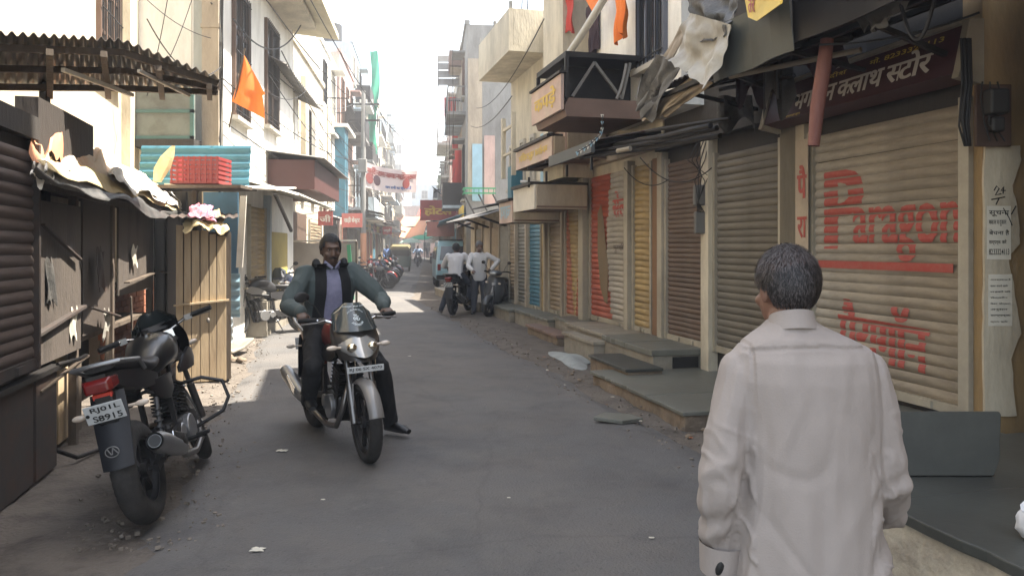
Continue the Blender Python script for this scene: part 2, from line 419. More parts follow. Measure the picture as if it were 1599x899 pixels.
def motorcycle(label, loc, rotz, m, lean=0., steer=0., group=None, cowl=True, plate=None, front_plate=None, hi=True, windtext=False, stand=True, mirrors='lr', emblem=False, guard=True):
    t = thing('motorcycle', label, 'motorcycle', loc, 0, group)
    t.rotation_euler = (Matrix.Rotation(rotz, 4, 'Z') @ Matrix.Rotation(lean, 4, 'X')).to_euler()
    ax = Vector((.52, 0, .65)); sd = Vector((-.36, 0, 1)).normalized()
    S = Matrix.Translation(ax) @ Matrix.Rotation(steer, 4, sd) @ Matrix.Translation(-ax)
    wheel(t, (-.64,0,.3), .3, .068, m, hi=hi); wheel(t, (.66,0,.3), .3, .047, m, steerM=S, disc=1, hi=hi)
    # fork, triple clamp
    b = MB()
    for s in (-1, 1):
        b.tube([(.66, s*.085, .3), (.565, s*.085, .57)], .027, 10); b.tube([(.565, s*.085, .57), (.44, s*.085, .93)], .018, 10)
    b.rbox((.475,0,.80), (.07,.22,.03), Matrix.Rotation(-.33, 3, 'Y')); b.rbox((.44,0,.93), (.07,.22,.025), Matrix.Rotation(-.33, 3, 'Y'))
    b.xf(S).build('fork', m['chrome_dark'], t, smooth=True)
    b = MB()
    def fend(u, v):
        a = R(8)+R(100)*u; w = (v-.5)*2; r = .322-.035*w*w
        return Vector((.66+r*math.cos(a+.15), .054*math.sin(w*1.25)/.95, .3+r*math.sin(a+.15)))
    b.grid(fend, 14, 8, thick=(0,0,-.004)); b.bar((.60,.07,.58), (.65,.085,.42), .02, .006); b.bar((.60,-.07,.58), (.65,-.085,.42), .02, .006)
    b.xf(S).build('front_mudguard', m['fender'], t, smooth=True)
    # handlebar
    b = MB(); b.tube([(.40,0,.985), (.40,.09,.99), (.37,.2,1.03), (.29,.36,1.035)], .012, 10); b.tube([(.40,0,.985), (.40,-.09,.99), (.37,-.2,1.03), (.29,-.36,1.035)], .012, 10)
    b.rbox((.41,0,.965), (.05,.2,.05)); hb = b.xf(S).build('handlebar', m['chrome'], t, smooth=True)
    for s in (-1, 1):
        g = MB(); g.tube([(.345, s*.25, 1.035), (.287, s*.375, 1.036)], [.018,.017], 12); g.xf(S).build('grip', m['rubber'], hb, smooth=True)
        g = MB(); g.tube([(.385, s*.2, 1.03), (.40, s*.26, 1.02), (.345, s*.37, 1.01)], [.009,.006,.005], 6); g.rbox((.36, s*.22, 1.03), (.04,.05,.04)); g.xf(S).build('lever', m['chrome_dark'], hb, smooth=True)
        if ('l' if s == 1 else 'r') in mirrors:
            g = MB(); g.tube([(.36, s*.21, 1.04), (.40, s*.27, 1.14), (.37, s*.34, 1.20)], .006, 6)
            g.ball((.37, s*.36, 1.215), (.016,.062,.04), Matrix.Rotation(s*-.25, 3, 'Z')); g.xf(S).build('mirror', m['plastic'], hb, smooth=True)
    # instrument + headlight cowl
    if cowl:
        def shell(u, v):      # front cowl wrapping the lamp
            a = (u-.5)*2; z = .74+.30*v
            w = .178*math.sin(math.pi*(.27+.50*v))
            return Vector((.70-.20*v-.13*abs(a)**2.2, a*w, z+.015*abs(a)))
        b = MB(); b.grid(shell, 16, 12, thick=(-.05,0,0)); b.xf(S).build('headlight_cowl', m.get('cowl', m['body']), t, smooth=True)
        b = MB()
        def lens(u, v):
            a = (u-.5)*2; w = .15*math.cos((v-.5)*1.5); return Vector((.722-.12*v-.125*abs(a)**2.2, a*w, .775+.135*v+.02*abs(a)))
        b.grid(lens, 12, 6, thick=(-.02,0,0)); hl = b.xf(S).build('headlight', m['lens'], t, smooth=True)
        for s in (-1, 1):
            g = MB(); g.ball((.642, s*.075, .845), (.035,.038,.036), nu=14, nv=8); g.xf(S).build('reflector', m['reflector'], hl, smooth=True)
        def ws(u, v):
            a = (u-.5)*2; w = .158-.02*v - (.03 if v > .8 else 0)*(v-.8)/.2
            return Vector((.60-.15*v-.11*abs(a)**2.1, a*w*1.05, .955+.20*v-.06*max(0, abs(a)-.55)*v*2))
        b = MB(); b.grid(ws, 16, 10, thick=(-.005,0,0)); wo = b.xf(S).build('windshield', m['smoke'], t, smooth=True)
        if windtext:
            def on(u, v):      # u,v in metres on the shield
                vv = v/.2; a = -u/.13; p = Vector((.60-.15*vv-.11*abs(a)**2.1+.006, -u*1.0, .955+.20*vv)); return S @ p
            lettering('ॐ', (-.026,.026,.075,.12), on, m['white'], wo, .02, 'emblem')
            def arc(r0, r1, cy, a0, a1, segs, nm='lettering', flip=False):
                V, F = fit(segs, 0, 1, 0, 1, bold=.03); bb = MB()
                pts = []
                for x, y in V:
                    a = a0+(a1-a0)*x; r = r0+(r1-r0)*y if not flip else r1-(r1-r0)*y
                    pts.append(on(r*math.sin(a), cy+r*math.cos(a)))
                bb.add(pts, F); bb.build(nm, m['white'], wo, fixn=False)
            arc(.075, .09, .07, R(-62), R(62), 'मां करणी माता की जय हो'); lettering('जय श्री श्याम', (-.085,.085,.168,.182), on, m['white'], wo, .02)
            arc(.045, .062, .10, R(180+48), R(180-48), 'MAAKRIPA', flip=True)
    else:
        b = MB(); b.ball((.60,0,.9), (.10,.1,.1)); b.xf(S).build('headlight_shell', m['plastic'], t, smooth=True)
        b = MB(); b.ball((.655,0,.9), (.06,.082,.082)); b.xf(S).build('headlight', m['lens'], t, smooth=True)
        b = MB(); b.grid(lambda u, v: Vector((.62-.1*v-.06*abs((u-.5)*2)**2, (u-.5)*.2*(1-.2*v), .99+.1*v)), 8, 4, thick=(-.006,0,0)); b.xf(S).build('cowl', m['body'], t, smooth=True)
    b = MB(); b.rbox((.47,0,1.02), (.07,.17,.06), Matrix.Rotation(.6, 3, 'Y')); b.xf(S).build('instrument_panel', m['plastic'], t, bevel=.01)
    for s in (-1, 1):
        g = MB(); g.tube([(.57, s*.08, .84), (.56, s*.17, .845)], .009, 6); g.ball((.56, s*.20, .845), (.022,.042,.019)); g.xf(S).build('indicator', m['indic'], t, smooth=True)
        g = MB(); g.tube([(-.80, s*.07, .70), (-.81, s*.14, .70)], .009, 6); g.ball((-.81, s*.165, .70), (.018,.038,.018)); g.build('indicator', m['indic'], t, smooth=True)
    if front_plate:
        b = MB(); b.rbox((.715,0,.695), (.006,.27,.045)); fp = b.xf(S).build('number_plate', m['plate'], t, bevel=.003)
        lettering(front_plate, (-.12,.12,-.013,.014), lambda u, v: S @ Vector((.7195, u, .695+v)), m['black'], fp, .02)
        for s in (-1, 1):
            g = MB(); g.bar((.70, s*.075, .76), (.71, s*.075, .66), .012, .005); g.xf(S).build('plate_bracket', m['chrome'], t)
    # tank
    b = MB(); prof = [(.40,.80,.05,.05), (.36,.86,.11,.09), (.26,.90,.145,.115), (.12,.90,.15,.12), (.0,.87,.125,.11), (-.1,.83,.10,.08), (-.14,.81,.06,.04)]
    rings = []
    for x, z, w, h in prof: rings.append([(x, w*math.copysign(abs(math.cos(a))**.75, math.cos(a)), z+h*math.copysign(abs(math.sin(a))**.8, math.sin(a))) for a in [2*math.pi*k/20 for k in range(20)]])
    b.loft(rings); tk = b.build('fuel_tank', m['body'], t, smooth=True)
    g = MB(); g.cyl((.14,0,1.0), (.135,0,1.03), .035, 16); g.build('filler_cap', m['chrome'], tk, smooth=True)
    for s in (-1, 1):
        g = MB(); g.loft([[(x, s*(w), z+dz) for dz in (-h, h)] + [(x, s*(w-.02), z+h), (x, s*(w-.02), z-h)] for x, z, w, h in ((.50,.80,.17,.03), (.40,.79,.18,.07), (.26,.77,.175,.055), (.12,.74,.16,.02))])
        g.build('tank_shroud', m['accent'], t, smooth=True)
        g = MB(); g.loft([[(x, s*w, z-h), (x, s*w, z+h), (x, s*(w-.03), z+h), (x, s*(w-.03), z-h)] for x, z, w, h in ((.02,.70,.12,.05), (-.15,.68,.135,.075), (-.32,.70,.125,.06), (-.42,.75,.10,.02))])
        g.build('side_panel', m['body'], t, smooth=True)
        g = MB(); g.loft([[(x, s*w, z-h), (x, s*w, z+h), (x, s*(w-.05), z+h), (x, s*(w-.05), z-h)] for x, z, w, h in ((-.25,.76,.12,.03), (-.5,.80,.12,.06), (-.75,.85,.09,.05), (-.90,.89,.05,.02))])
        g.build('tail_fairing', m['body'], t, smooth=True)
    b = MB(); rings = []
    for x, z, w, h in ((-.06,.86,.07,.02), (-.14,.86,.12,.035), (-.30,.85,.145,.04), (-.42,.865,.145,.04), (-.52,.895,.135,.045), (-.70,.925,.115,.035), (-.82,.94,.08,.02)):
        rings.append([(x, w*math.copysign(abs(math.cos(a))**.6, math.cos(a)), z+h*math.copysign(abs(math.sin(a))**.8, math.sin(a))) for a in [2*math.pi*k/16 for k in range(16)]])
    b.loft(rings); b.build('seat', m['seat'], t, smooth=True)
    b = MB(); b.tube([(-.5,.13,.86), (-.66,.16,.93), (-.86,.12,.96), (-.9,0,.965), (-.86,-.12,.96), (-.66,-.16,.93), (-.5,-.13,.86)], .013, 8); b.build('grab_rail', m['silver'], t, smooth=True)
    # engine
    b = MB(); b.rbox((.13,0,.34), (.36,.2,.2)); b.rbox((-.07,0,.36), (.18,.18,.18)); b.build('crankcase', m['engine'], t, bevel=.03)
    b = MB()
    for k in range(9): b.rbox((.22+.008*k, 0, .46+.022*k), (.17,.19,.010), Matrix.Rotation(.25, 3, 'Y'))
    b.rbox((.25,0,.55), (.12,.14,.22), Matrix.Rotation(.25, 3, 'Y')); b.build('cylinder_fins', m['engine'], t)
    for s in (-1, 1):
        b = MB(); b.cyl((.16, s*.09, .34), (.16, s*.135, .34), .095, 20); b.cyl((0, s*.09, .35), (0, s*.12, .35), .06, 16); b.build('engine_cover', m['silver'], t, smooth=True, bevel=.008)
    b = MB(); b.tube([(.33,0,.56), (.42,-.06,.50), (.43,-.1,.36), (.33,-.12,.22), (.1,-.13,.19), (-.2,-.14,.24), (-.32,-.16,.30)], .021, 10); b.build('exhaust_pipe', m['chrome_dark'], t, smooth=True)
    b = MB(); b.tube([(-.28,-.155,.29), (-.33,-.165,.31), (-.45,-.18,.35), (-.80,-.195,.46), (-.86,-.197,.48), (-.88,-.197,.486)], [.022,.045,.058,.06,.05,.048], 18, cap=False)
    b.tube([(-.88,-.197,.486), (-.80,-.195,.462)], [.036,.03], 14); sl_ = b.build('silencer', m['silver'], t, smooth=True)
    g = MB(); g.tube([(-.882,-.197,.487), (-.85,-.196,.478)], [.034,.03], 14); g.build('exhaust_outlet', m['black'], sl_, smooth=True)
    g = MB(); g.rbox((-.55,-.235,.41), (.26,.012,.07), Matrix.Rotation(.3, 3, 'Y')); g.build('heat_shield', m['chrome'], sl_, bevel=.005)
    b = MB()
    for s in (-1, 1):
        b.bar((-.02, s*.1, .40), (-.66, s*.1, .30), .03, .045); b.bar((-.05, s*.09, .42), (-.02, s*.09, .75), .03, .03); b.tube([(.42,0,.78), (.2,s*.07,.72), (-.1,s*.09,.68), (-.5,s*.09,.78), (-.8,s*.06,.84)], .016, 8)
        b.tube([(-.1,s*.09,.62), (-.5,s*.1,.72)], .012, 6)
    b.tube([(.44,0,.72), (.36,0,.45), (.32,0,.26)], .02, 8); b.tube([(.32,0,.26), (.1,0,.22), (-.1,0,.25)], .02, 8); b.build('frame', m['plastic'], t, smooth=True)
    for s in (-1, 1):
        g = MB(); g.tube([(-.56, s*.125, .33), (-.42, s*.125, .66)], .014, 8)
        for k in range(8): g.tube([(-.555+.014*k, s*.125, .36+.033*k), (-.552+.014*k, s*.125, .372+.033*k)], .026, 10)
        g.build('shock_absorber', m['accent2'], t, smooth=True)
    b = MB(); b.loft([[(x, .118, z-h), (x, .118, z+h), (x, .092, z+h), (x, .092, z-h)] for x, z, h in ((.02,.36,.05), (-.3,.345,.055), (-.62,.33,.075), (-.74,.31,.04))]); b.build('chain_cover', m['plastic'], t, smooth=True)
    for s in (-1, 1):
        g = MB(); g.tube([(-.02, s*.1, .30), (-.02, s*.25, .30)], .013, 8); g.rbox((-.02, s*.23, .312), (.035,.08,.02)); g.tube([(-.32, s*.1, .36), (-.34, s*.21, .37)], .012, 8); g.build('footrest', m['rubber'], t, smooth=True)
    # guards, stand
    b = MB()
    if guard: b.tube([(.36,.04,.62), (.42,.2,.62), (.42,.33,.56), (.40,.35,.44), (.36,.3,.36), (.33,.1,.30)], .013, 8); b.tube([(.36,-.04,.62), (.42,-.2,.62), (.42,-.33,.56), (.40,-.35,.44), (.36,-.3,.36), (.33,-.1,.30)], .013, 8)
    if guard: b.build('crash_guard', m['plastic'], t, smooth=True)
    if stand:
        b = MB(); f = Vector((-.05,.12,.27)); e = Matrix.Rotation(-lean, 4, 'X') @ Vector((-.1, .30, .0)) if lean else Vector((-.1,.25,.02)); e = Vector((-.12, .22, .0-math.tan(-lean)*.22 if lean else 0))
        b.tube([f, e], .012, 8); b.rbox(e, (.06,.04,.01)); b.build('side_stand', m['plastic'], t, smooth=True)
    # rear mudguard, lamp, plate
    b = MB()
    def mud(u, v):
        w = (v-.5)*2; a = R(150)-R(75)*(1-u); q = Vector((-.80-.11*u, w*(.095-.02*abs(u-.3)), .80-.40*u)); q.x -= .03*(1-w*w); return q
    b.grid(mud, 8, 6, thick=(.012,0,0)); rm = b.build('rear_mudguard', m['plastic2'], t, smooth=True)
    if emblem:
        g = MB(); g.tube([(-.935+.001, .035*math.cos(a), .50+.028*math.sin(a)) for a in [2*math.pi*k/20 for k in range(20)]], .003, 5, closed=True)
        g.bar((-.932,-.028,.485), (-.933,-.006,.52), .005); g.bar((-.933,-.006,.52), (-.931,.004,.485), .005); g.bar((-.933,.022,.52), (-.931,.008,.485), .005)
        for q in range(len(g.v)): v = g.v[q]; g.v[q] = (v[0]-.01-(.5-v[2])*.0, v[1], v[2])
        g.build('emblem', m['silver'], rm, smooth=True)
    b = MB(); b.loft([[(x, w, z-h), (x, w, z+h), (x, -w, z+h), (x, -w, z-h)] for x, z, w, h in ((-.80,.86,.08,.03), (-.90,.855,.075,.035), (-.93,.845,.06,.028))]); tl = b.build('tail_light', m['red_lens'], t, bevel=.01)
    b = MB(); b.rbox((-.865,0,.795), (.03,.10,.03)); b.build('reflector', m['red_bright'], t, bevel=.004)
    PR = Matrix.Translation(Vector((-.90,0,.71))) @ Matrix.Rotation(-.25, 4, 'Y')
    b = MB(); b.rbox((0,0,0), (.008,.2,.105)); pl = b.xf(PR).build('number_plate', m['plate'], t, bevel=.004)
    if plate:
        for r_, (tx, z0) in enumerate(((plate[0], .006), (plate[1], -.042))):
            lettering(tx, (-.065,.085,z0,z0+.034), lambda u, v: PR @ Vector((-.0065, -u, v)), m['black'], pl, .02)
        g = MB(); g.cyl(PR @ Vector((-.0045,.085,.0)), PR @ Vector((-.007,.085,0)), .01, 12); g.build('stamp', m['black'], pl)
    g = MB(); g.rbox((-.80,0,.72), (.16,.1,.16)); g.build('plate_mount', m['plastic'], t, bevel=.01)
    return t

def scooter(label, loc, rotz, m, lean=0, steer=0, group=None, hi=True):
    t = thing('scooter', label, 'scooter', loc, 0, group); t.rotation_euler = (Matrix.Rotation(rotz, 4, 'Z') @ Matrix.Rotation(lean, 4, 'X')).to_euler()
    ax = Vector((.52,0,.6)); S = Matrix.Translation(ax) @ Matrix.Rotation(steer, 4, Vector((-.3,0,1)).normalized()) @ Matrix.Translation(-ax)
    wheel(t, (-.6,0,.22), .22, .05, m, hi=False, spokes=5); wheel(t, (.64,0,.24), .24, .048, m, steerM=S, hi=False, spokes=5)
    b = MB(); b.tube([(.64,.08,.24), (.58,.08,.5), (.5,.02,.72)], .02, 8); b.tube([(.64,-.08,.24), (.58,-.08,.5), (.5,-.02,.72)], .02, 8); b.xf(S).build('fork', m['plastic'], t, smooth=True)
    b = MB(); b.grid(lambda u, v: Vector((.64+(.27-.04*((v-.5)*2)**2)*math.cos(R(15)+R(120)*u), (v-.5)*.16, .24+(.27-.05*((v-.5)*2)**2)*math.sin(R(15)+R(120)*u))), 12, 6, thick=(0,0,-.008)); b.xf(S).build('front_mudguard', m['body'], t, smooth=True)
    b = MB(); b.grid(lambda u, v: Vector((.62-.2*v-.16*abs((u-.5)*2)**2, (u-.5)*(.34+.14*math.sin(math.pi*v)), .36+.56*v)), 12, 12, thick=(-.05,0,0)); b.build('front_apron', m['body'], t, smooth=True)
    b = MB(); b.grid(lambda u, v: Vector((.632-.2*(.35+.4*v)-.13*abs((u-.5)*2)**2, (u-.5)*(.12+.14*v), .36+.56*(.35+.4*v))), 8, 6, thick=(-.02,0,0)); b.build('apron_badge_panel', m['accent'], t, smooth=True)
    b = MB(); b.ball((.42,0,1.0), (.13,.17,.075)); b.xf(S).build('handlebar_cowl', m['body'], t, smooth=True)
    b = MB(); b.ball((.50,0,.99), (.06,.1,.05)); b.xf(S).build('headlight', m['lens'], t, smooth=True)
    for s in (-1, 1):
        b = MB(); b.tube([(.40,s*.1,1.02), (.36,s*.24,1.04), (.31,s*.35,1.03)], [.013,.016,.018], 8); b.xf(S).build('grip', m['rubber'], t, smooth=True)
        b = MB(); b.tube([(.38,s*.2,1.04), (.40,s*.26,1.16), (.39,s*.32,1.22)], .006, 6); b.ball((.39,s*.34,1.24), (.014,.055,.038)); b.xf(S).build('mirror', m['plastic'], t, smooth=True)
        b = MB(); b.ball((.54,s*.15,.78), (.04,.035,.025)); b.build('indicator', m['indic'], t, smooth=True)
    b = MB(); b.rbox((.2,0,.33), (.5,.3,.06)); b.build('floorboard', m['plastic'], t, bevel=.02)
    b = MB(); rings = []
    for x, z, w, h in ((.02,.45,.12,.12), (-.1,.52,.17,.2), (-.4,.56,.19,.2), (-.7,.62,.15,.13), (-.9,.68,.07,.05)): rings.append([(x, w*math.cos(a), z+h*math.sin(a)) for a in [2*math.pi*k/16 for k in range(16)]])
    b.loft(rings); b.build('rear_body', m['body'], t, smooth=True)
    b = MB(); rings = []
    for x, z, w, h in ((.06,.76,.08,.03), (-.06,.78,.14,.045), (-.4,.80,.15,.05), (-.72,.83,.11,.04), (-.82,.84,.06,.02)): rings.append([(x, w*math.cos(a), z+h*math.sin(a)) for a in [2*math.pi*k/16 for k in range(16)]])
    b.loft(rings); b.build('seat', m['seat'], t, smooth=True)
    b = MB(); b.tube([(-.2,-.2,.25), (-.5,-.2,.27), (-.85,-.2,.36)], [.03,.055,.05], 12); b.build('silencer', m['chrome_dark'], t, smooth=True)
    b = MB(); b.tube([(0,.1,.25), (-.05,.24,.0-math.tan(-lean)*.24)], .012, 6); b.build('side_stand', m['plastic'], t)
    b = MB(); b.rbox((-.88,0,.55), (.01,.2,.1)); b.build('number_plate', m['plate'], t)
    return t
# ---------------------------------------------------------------- palette
rng = random.Random(7)
asphalt = mat('asphalt', (.108,.104,.10), .85, col2=(.066,.063,.061), scale=1.1, amt=.9, bump=.6, bscale=70, dirt=.5, dscale=.7)
def _road_detail(m):
    n = m.node_tree.nodes; l = m.node_tree.links; p = n['Principled BSDF']; tc = n['Texture Coordinate']
    src = p.inputs['Base Color'].links[0].from_socket
    def layer(src, kind, scale, lo, hi, col, f):
        t = n.new(kind); t.inputs['Scale'].default_value = scale; l.new(tc.outputs['Object'], t.inputs['Vector'])
        o = t.outputs['Distance'] if kind == 'ShaderNodeTexVoronoi' else t.outputs[0]
        if kind == 'ShaderNodeTexVoronoi':
            t.feature = 'DISTANCE_TO_EDGE'; w = n.new('ShaderNodeTexNoise'); w.inputs['Scale'].default_value = 2.5; w.inputs['Detail'].default_value = 5
            ad = n.new('ShaderNodeMix'); ad.data_type = 'RGBA'; ad.inputs[0].default_value = .25; l.new(tc.outputs['Object'], ad.inputs[6]); l.new(tc.outputs['Object'], w.inputs['Vector']); l.new(w.outputs['Color'], ad.inputs[7]); l.new(ad.outputs[2], t.inputs['Vector'])
        else: t.inputs['Detail'].default_value = 7; t.inputs['Roughness'].default_value = .7
        r = n.new('ShaderNodeMapRange'); r.inputs['From Min'].default_value = lo; r.inputs['From Max'].default_value = hi; r.inputs['To Max'].default_value = f; l.new(o, r.inputs[0])
        x = n.new('ShaderNodeMix'); x.data_type = 'RGBA'; l.new(r.outputs[0], x.inputs[0]); l.new(src, x.inputs[6]); x.inputs[7].default_value = (*col, 1); return x.outputs[2]
    src = layer(src, 'ShaderNodeTexNoise', 130, .55, .75, (.17,.155,.14), .55)
    src = layer(src, 'ShaderNodeTexNoise', 60, .6, .8, (.02,.018,.016), .6)
    src = layer(src, 'ShaderNodeTexNoise', .35, .46, .62, (.15,.135,.12), .55)
    src = layer(src, 'ShaderNodeTexNoise', 1.7, .52, .68, (.05,.047,.045), .45)
    src = layer(src, 'ShaderNodeTexNoise', .8, .5, .7, (.16,.145,.125), .4)
    src = layer(src, 'ShaderNodeTexNoise', 9, .6, .72, (.18,.165,.15), .35)
    src = layer(src, 'ShaderNodeTexNoise', 24, .62, .66, (.03,.028,.027), .5)
    src = layer(src, 'ShaderNodeTexVoronoi', .55, .012, .0, (.03,.027,.024), .16)
    l.new(src, p.inputs['Base Color'])
_road_detail(asphalt)
dirtm = mat('dirt', (.13,.11,.09), .95, col2=(.045,.036,.03), scale=3.5, amt=1., bump=1., bscale=30, dirt=.2)
stone = mat('kota_stone', (.15,.15,.125), .5, col2=(.09,.095,.08), scale=3, amt=.6, bump=.15, bscale=30, dirt=.3)
stone_l = mat('stone_light', (.30,.27,.215), .6, col2=(.13,.11,.085), scale=4, amt=.7, bump=.3, bscale=30, dirt=.4)
stone_p = mat('stone_pink', (.22,.14,.11), .6, col2=(.14,.1,.08), scale=4, amt=.6, bump=.2, dirt=.35)
masonry = mat('rubble_plaster', (.26,.2,.14), .9, col2=(.13,.09,.06), scale=6, amt=.9, bump=1., bscale=18, dirt=.6)
slab_dark = mat('slate', (.042,.044,.039), .45, col2=(.075,.08,.07), scale=3, amt=.7, bump=.06, dirt=.15)
def wallm(n, c, d=.35, c2=None): return mat(n, c, .88, col2=c2 or tuple(q*.62 for q in c), scale=2.2, amt=.75, bump=.35, bscale=25, streak=3., dirt=d, dscale=1.1)
w_cream = wallm('wall_cream', (.58,.52,.40)); w_white = wallm('wall_white', (.78,.76,.70), .2, (.55,.53,.47)); w_grey = wallm('wall_grey', (.24,.24,.23), .4)
w_ochre = wallm('wall_ochre', (.30,.20,.09), .4); w_yel = wallm('wall_yellow', (.56,.49,.36), .45, (.40,.35,.27)); w_blue = wallm('wall_pale_blue', (.35,.45,.50), .3)
w_pink = wallm('wall_pink', (.5,.36,.32), .3); w_peel = wallm('plaster_peeling', (.50,.44,.33), .35, (.3,.25,.17)); w_green = wallm('wall_pale_green', (.42,.46,.36), .3)
w_dark = wallm('wall_near_black', (.03,.027,.024), .5); w_beige = wallm('wall_beige', (.40,.34,.26), .35)  # w_dark: near-black tone, makes the wall under the awning read dark
w_lblue = wallm('wall_chalk_blue', (.42,.50,.56), .25)
def shm(n, c, d=.3): return mat(n, c, .55, metal=.15, col2=tuple(q*.55 for q in c), scale=3, amt=.75, streak=.3, dirt=d+.15, dscale=2.5, rnd=.16, bump=.15, bscale=9)
s_cream = shm('shutter_cream', (.38,.325,.25)); s_olive = shm('shutter_olive', (.17,.15,.115)); s_brown = shm('shutter_brown', (.13,.085,.06)); s_yel = shm('shutter_yellow', (.42,.30,.13))
s_red = shm('shutter_red', (.42,.09,.05)); s_orange = shm('shutter_orange', (.40,.13,.07)); s_tan = shm('shutter_tan', (.31,.235,.15)); s_blue = shm('shutter_blue', (.06,.21,.30)); s_grey = shm('shutter_grey', (.20,.20,.18)); s_dk = shm('shutter_dark', (.12,.088,.075))
rail = mat('guide_rail', (.42,.38,.30), .6, metal=.3, dirt=.4); redp = mat('red_paint', (.35,.04,.032), .6, col2=(.36,.16,.11), scale=22, amt=.5, dirt=.12, dscale=9)
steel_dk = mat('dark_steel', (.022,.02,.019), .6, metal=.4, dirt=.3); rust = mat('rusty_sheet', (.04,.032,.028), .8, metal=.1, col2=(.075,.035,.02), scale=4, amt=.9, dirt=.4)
zinc = mat('zinc_sheet', (.22,.215,.20), .55, metal=.5, col2=(.12,.09,.07), scale=3, amt=.7, dirt=.4); black = mat('black_paint', (.012,.012,.012), .5, dirt=.1)
wood = mat('old_wood', (.10,.075,.052), .85, col2=(.05,.036,.026), scale=8, amt=.9, streak=6, bump=.5, bscale=20, dirt=.3); ply = mat('plywood', (.075,.06,.048), .8, col2=(.028,.022,.018), scale=5, amt=1., streak=3, bump=.4, dirt=.5, dscale=3)
wood_pale = mat('pale_wood', (.42,.32,.20), .85, col2=(.24,.17,.10), scale=7, amt=.9, streak=7, bump=.5, bscale=16, dirt=.25)  # paler wood tone for the shed planks and one stall plank
tarp_g = mat('tarp_grey', (.40,.38,.33), .6, col2=(.22,.20,.17), scale=4, amt=.7, bump=.4, bscale=12, dirt=.3); tarp_k = mat('tarp_black', (.05,.052,.05), .55, col2=(.14,.13,.12), scale=5, amt=.8, bump=.4, dirt=.3)
cloth_y = mat('cloth_straw', (.60,.48,.26), .9, col2=(.45,.3,.14), scale=6, amt=.7, bump=.4, bscale=20, dirt=.1); cloth_w = mat('cloth_white', (.70,.66,.58), .9, col2=(.5,.46,.38), scale=5, amt=.6, bump=.3, dirt=.1); cloth_o = mat('cloth_orange', (.72,.20,.035), .85, col2=(.6,.14,.03), scale=4, amt=.5, dirt=0)
cloth_pk = mat('cloth_salmon', (.62,.30,.17), .9, col2=(.5,.22,.12), scale=5, amt=.5, dirt=.05); cloth_r = mat('cloth_red', (.45,.05,.035), .85, dirt=.05); cloth_dk = mat('cloth_maroon', (.05,.03,.035), .9, dirt=0)
teal = mat('teal_sheet', (.025,.125,.18), .6, metal=.1, col2=(.05,.18,.24), scale=4, amt=.6, dirt=.25); lblue = mat('light_blue_sheet', (.30,.48,.58), .6, dirt=.25); bluek = mat('blue_tin', (.045,.13,.21), .6, metal=.1, dirt=.3)
redpl = mat('red_plastic', (.25,.028,.028), .5, dirt=.15); green = mat('green_paint', (.03,.28,.12), .6, dirt=.15); greenn = mat('green_net', (.03,.32,.19), .8, dirt=.05)
glassd = mat('window_glass', (.03,.035,.04), .12, spec=.8, dirt=.1); wfr = mat('window_frame', (.12,.07,.045), .7, dirt=.2); wfrw = mat('window_frame_pale', (.45,.42,.36), .7, dirt=.2)
maroon = mat('maroon_board', (.055,.018,.022), .5, col2=(.035,.012,.016), dirt=.15); lett_w = mat('letter_white', (.62,.58,.52), .6, dirt=.1, dscale=9); lett_y = mat('letter_yellow', (.60,.42,.07), .6, dirt=.1)
sign_r = mat('sign_red', (.36,.07,.06), .6, dirt=.3); sign_y = mat('sign_yellow', (.70,.50,.08), .6, dirt=.15); sign_p = mat('sign_pinkish', (.46,.33,.28), .6, col2=(.5,.43,.33), scale=2, amt=.9, dirt=.35); sign_w = mat('sign_white', (.62,.58,.5), .6, dirt=.2)
paper = mat('paper', (.62,.58,.48), .85, dirt=.15, dscale=5); cable_m = mat('cable_black', (.012,.012,.013), .6, dirt=0); brick_m = mat('brick', (.34,.13,.07), .9, col2=(.22,.09,.05), scale=8, amt=.8, bump=.5, dirt=.2); mortar = mat('mortar', (.22,.18,.14), .95, bump=.4)
brownf = mat('brown_fascia', (.065,.017,.013), .6, dirt=.1); tube_w = mat('tube_light_glass', (.72,.72,.70), .3, dirt=.05); soffit = mat('soffit_brown', (.16,.10,.075), .7, dirt=.3); brownp = mat('red_brown_pole', (.17,.06,.045), .7, col2=(.26,.12,.09), scale=12, amt=.8, streak=5, dirt=.1)
plastic_bag = mat('plastic_bag', (.75,.75,.75), .35, trans=.2, dirt=.05); cement = mat('pale_cement', (.30,.33,.33), .8, col2=(.22,.22,.2), scale=5, amt=.6, dirt=.3)

# ---------------------------------------------------------------- ground and road
def fbm(x, y, s): return noise.fractal(Vector((x*s, y*s, .37)), 1., 2., 4)
def roadL(Y): return -(.95+.254*Y) if Y < 18 else -(.95+.254*18)-(Y-18)*.118
def roadR(Y): return 3.0-.254*Y if Y < 24 else 3.0-.254*24-(Y-24)*.1076
b = MB()
def gfn(u, v):
    Y = -6+70*v**1.7; c = (roadL(Y)+roadR(Y))/2; s = (u-.5)*2; X = c+s*(6.5+Y*.02)
    e = min(X-roadL(Y), roadR(Y)-X)                 # >0 on the road
    h = -.018 if e > .25 else -.018+.03*min(1, (.25-e)/.6)
    lump = .026*fbm(X, Y, 2.2)+.018*fbm(X+9, Y, 6)
    return (X, Y, h+lump*(1 if e < .25 else .2)-.006)
b.grid(gfn, 150, 330)
W = 800
b.add([(-W,-6,-.03),(W,-6,-.03),(W,-W,-.03),(-W,-W,-.03)], [(0,1,2,3)])
b.add([(-W,W,-.06),(W,W,-.06),(W,-5.9,-.06),(-W,-5.9,-.06)], [(0,1,2,3)])
g = b.build('ground', dirtm, smooth=True); struct(g)
b = MB()
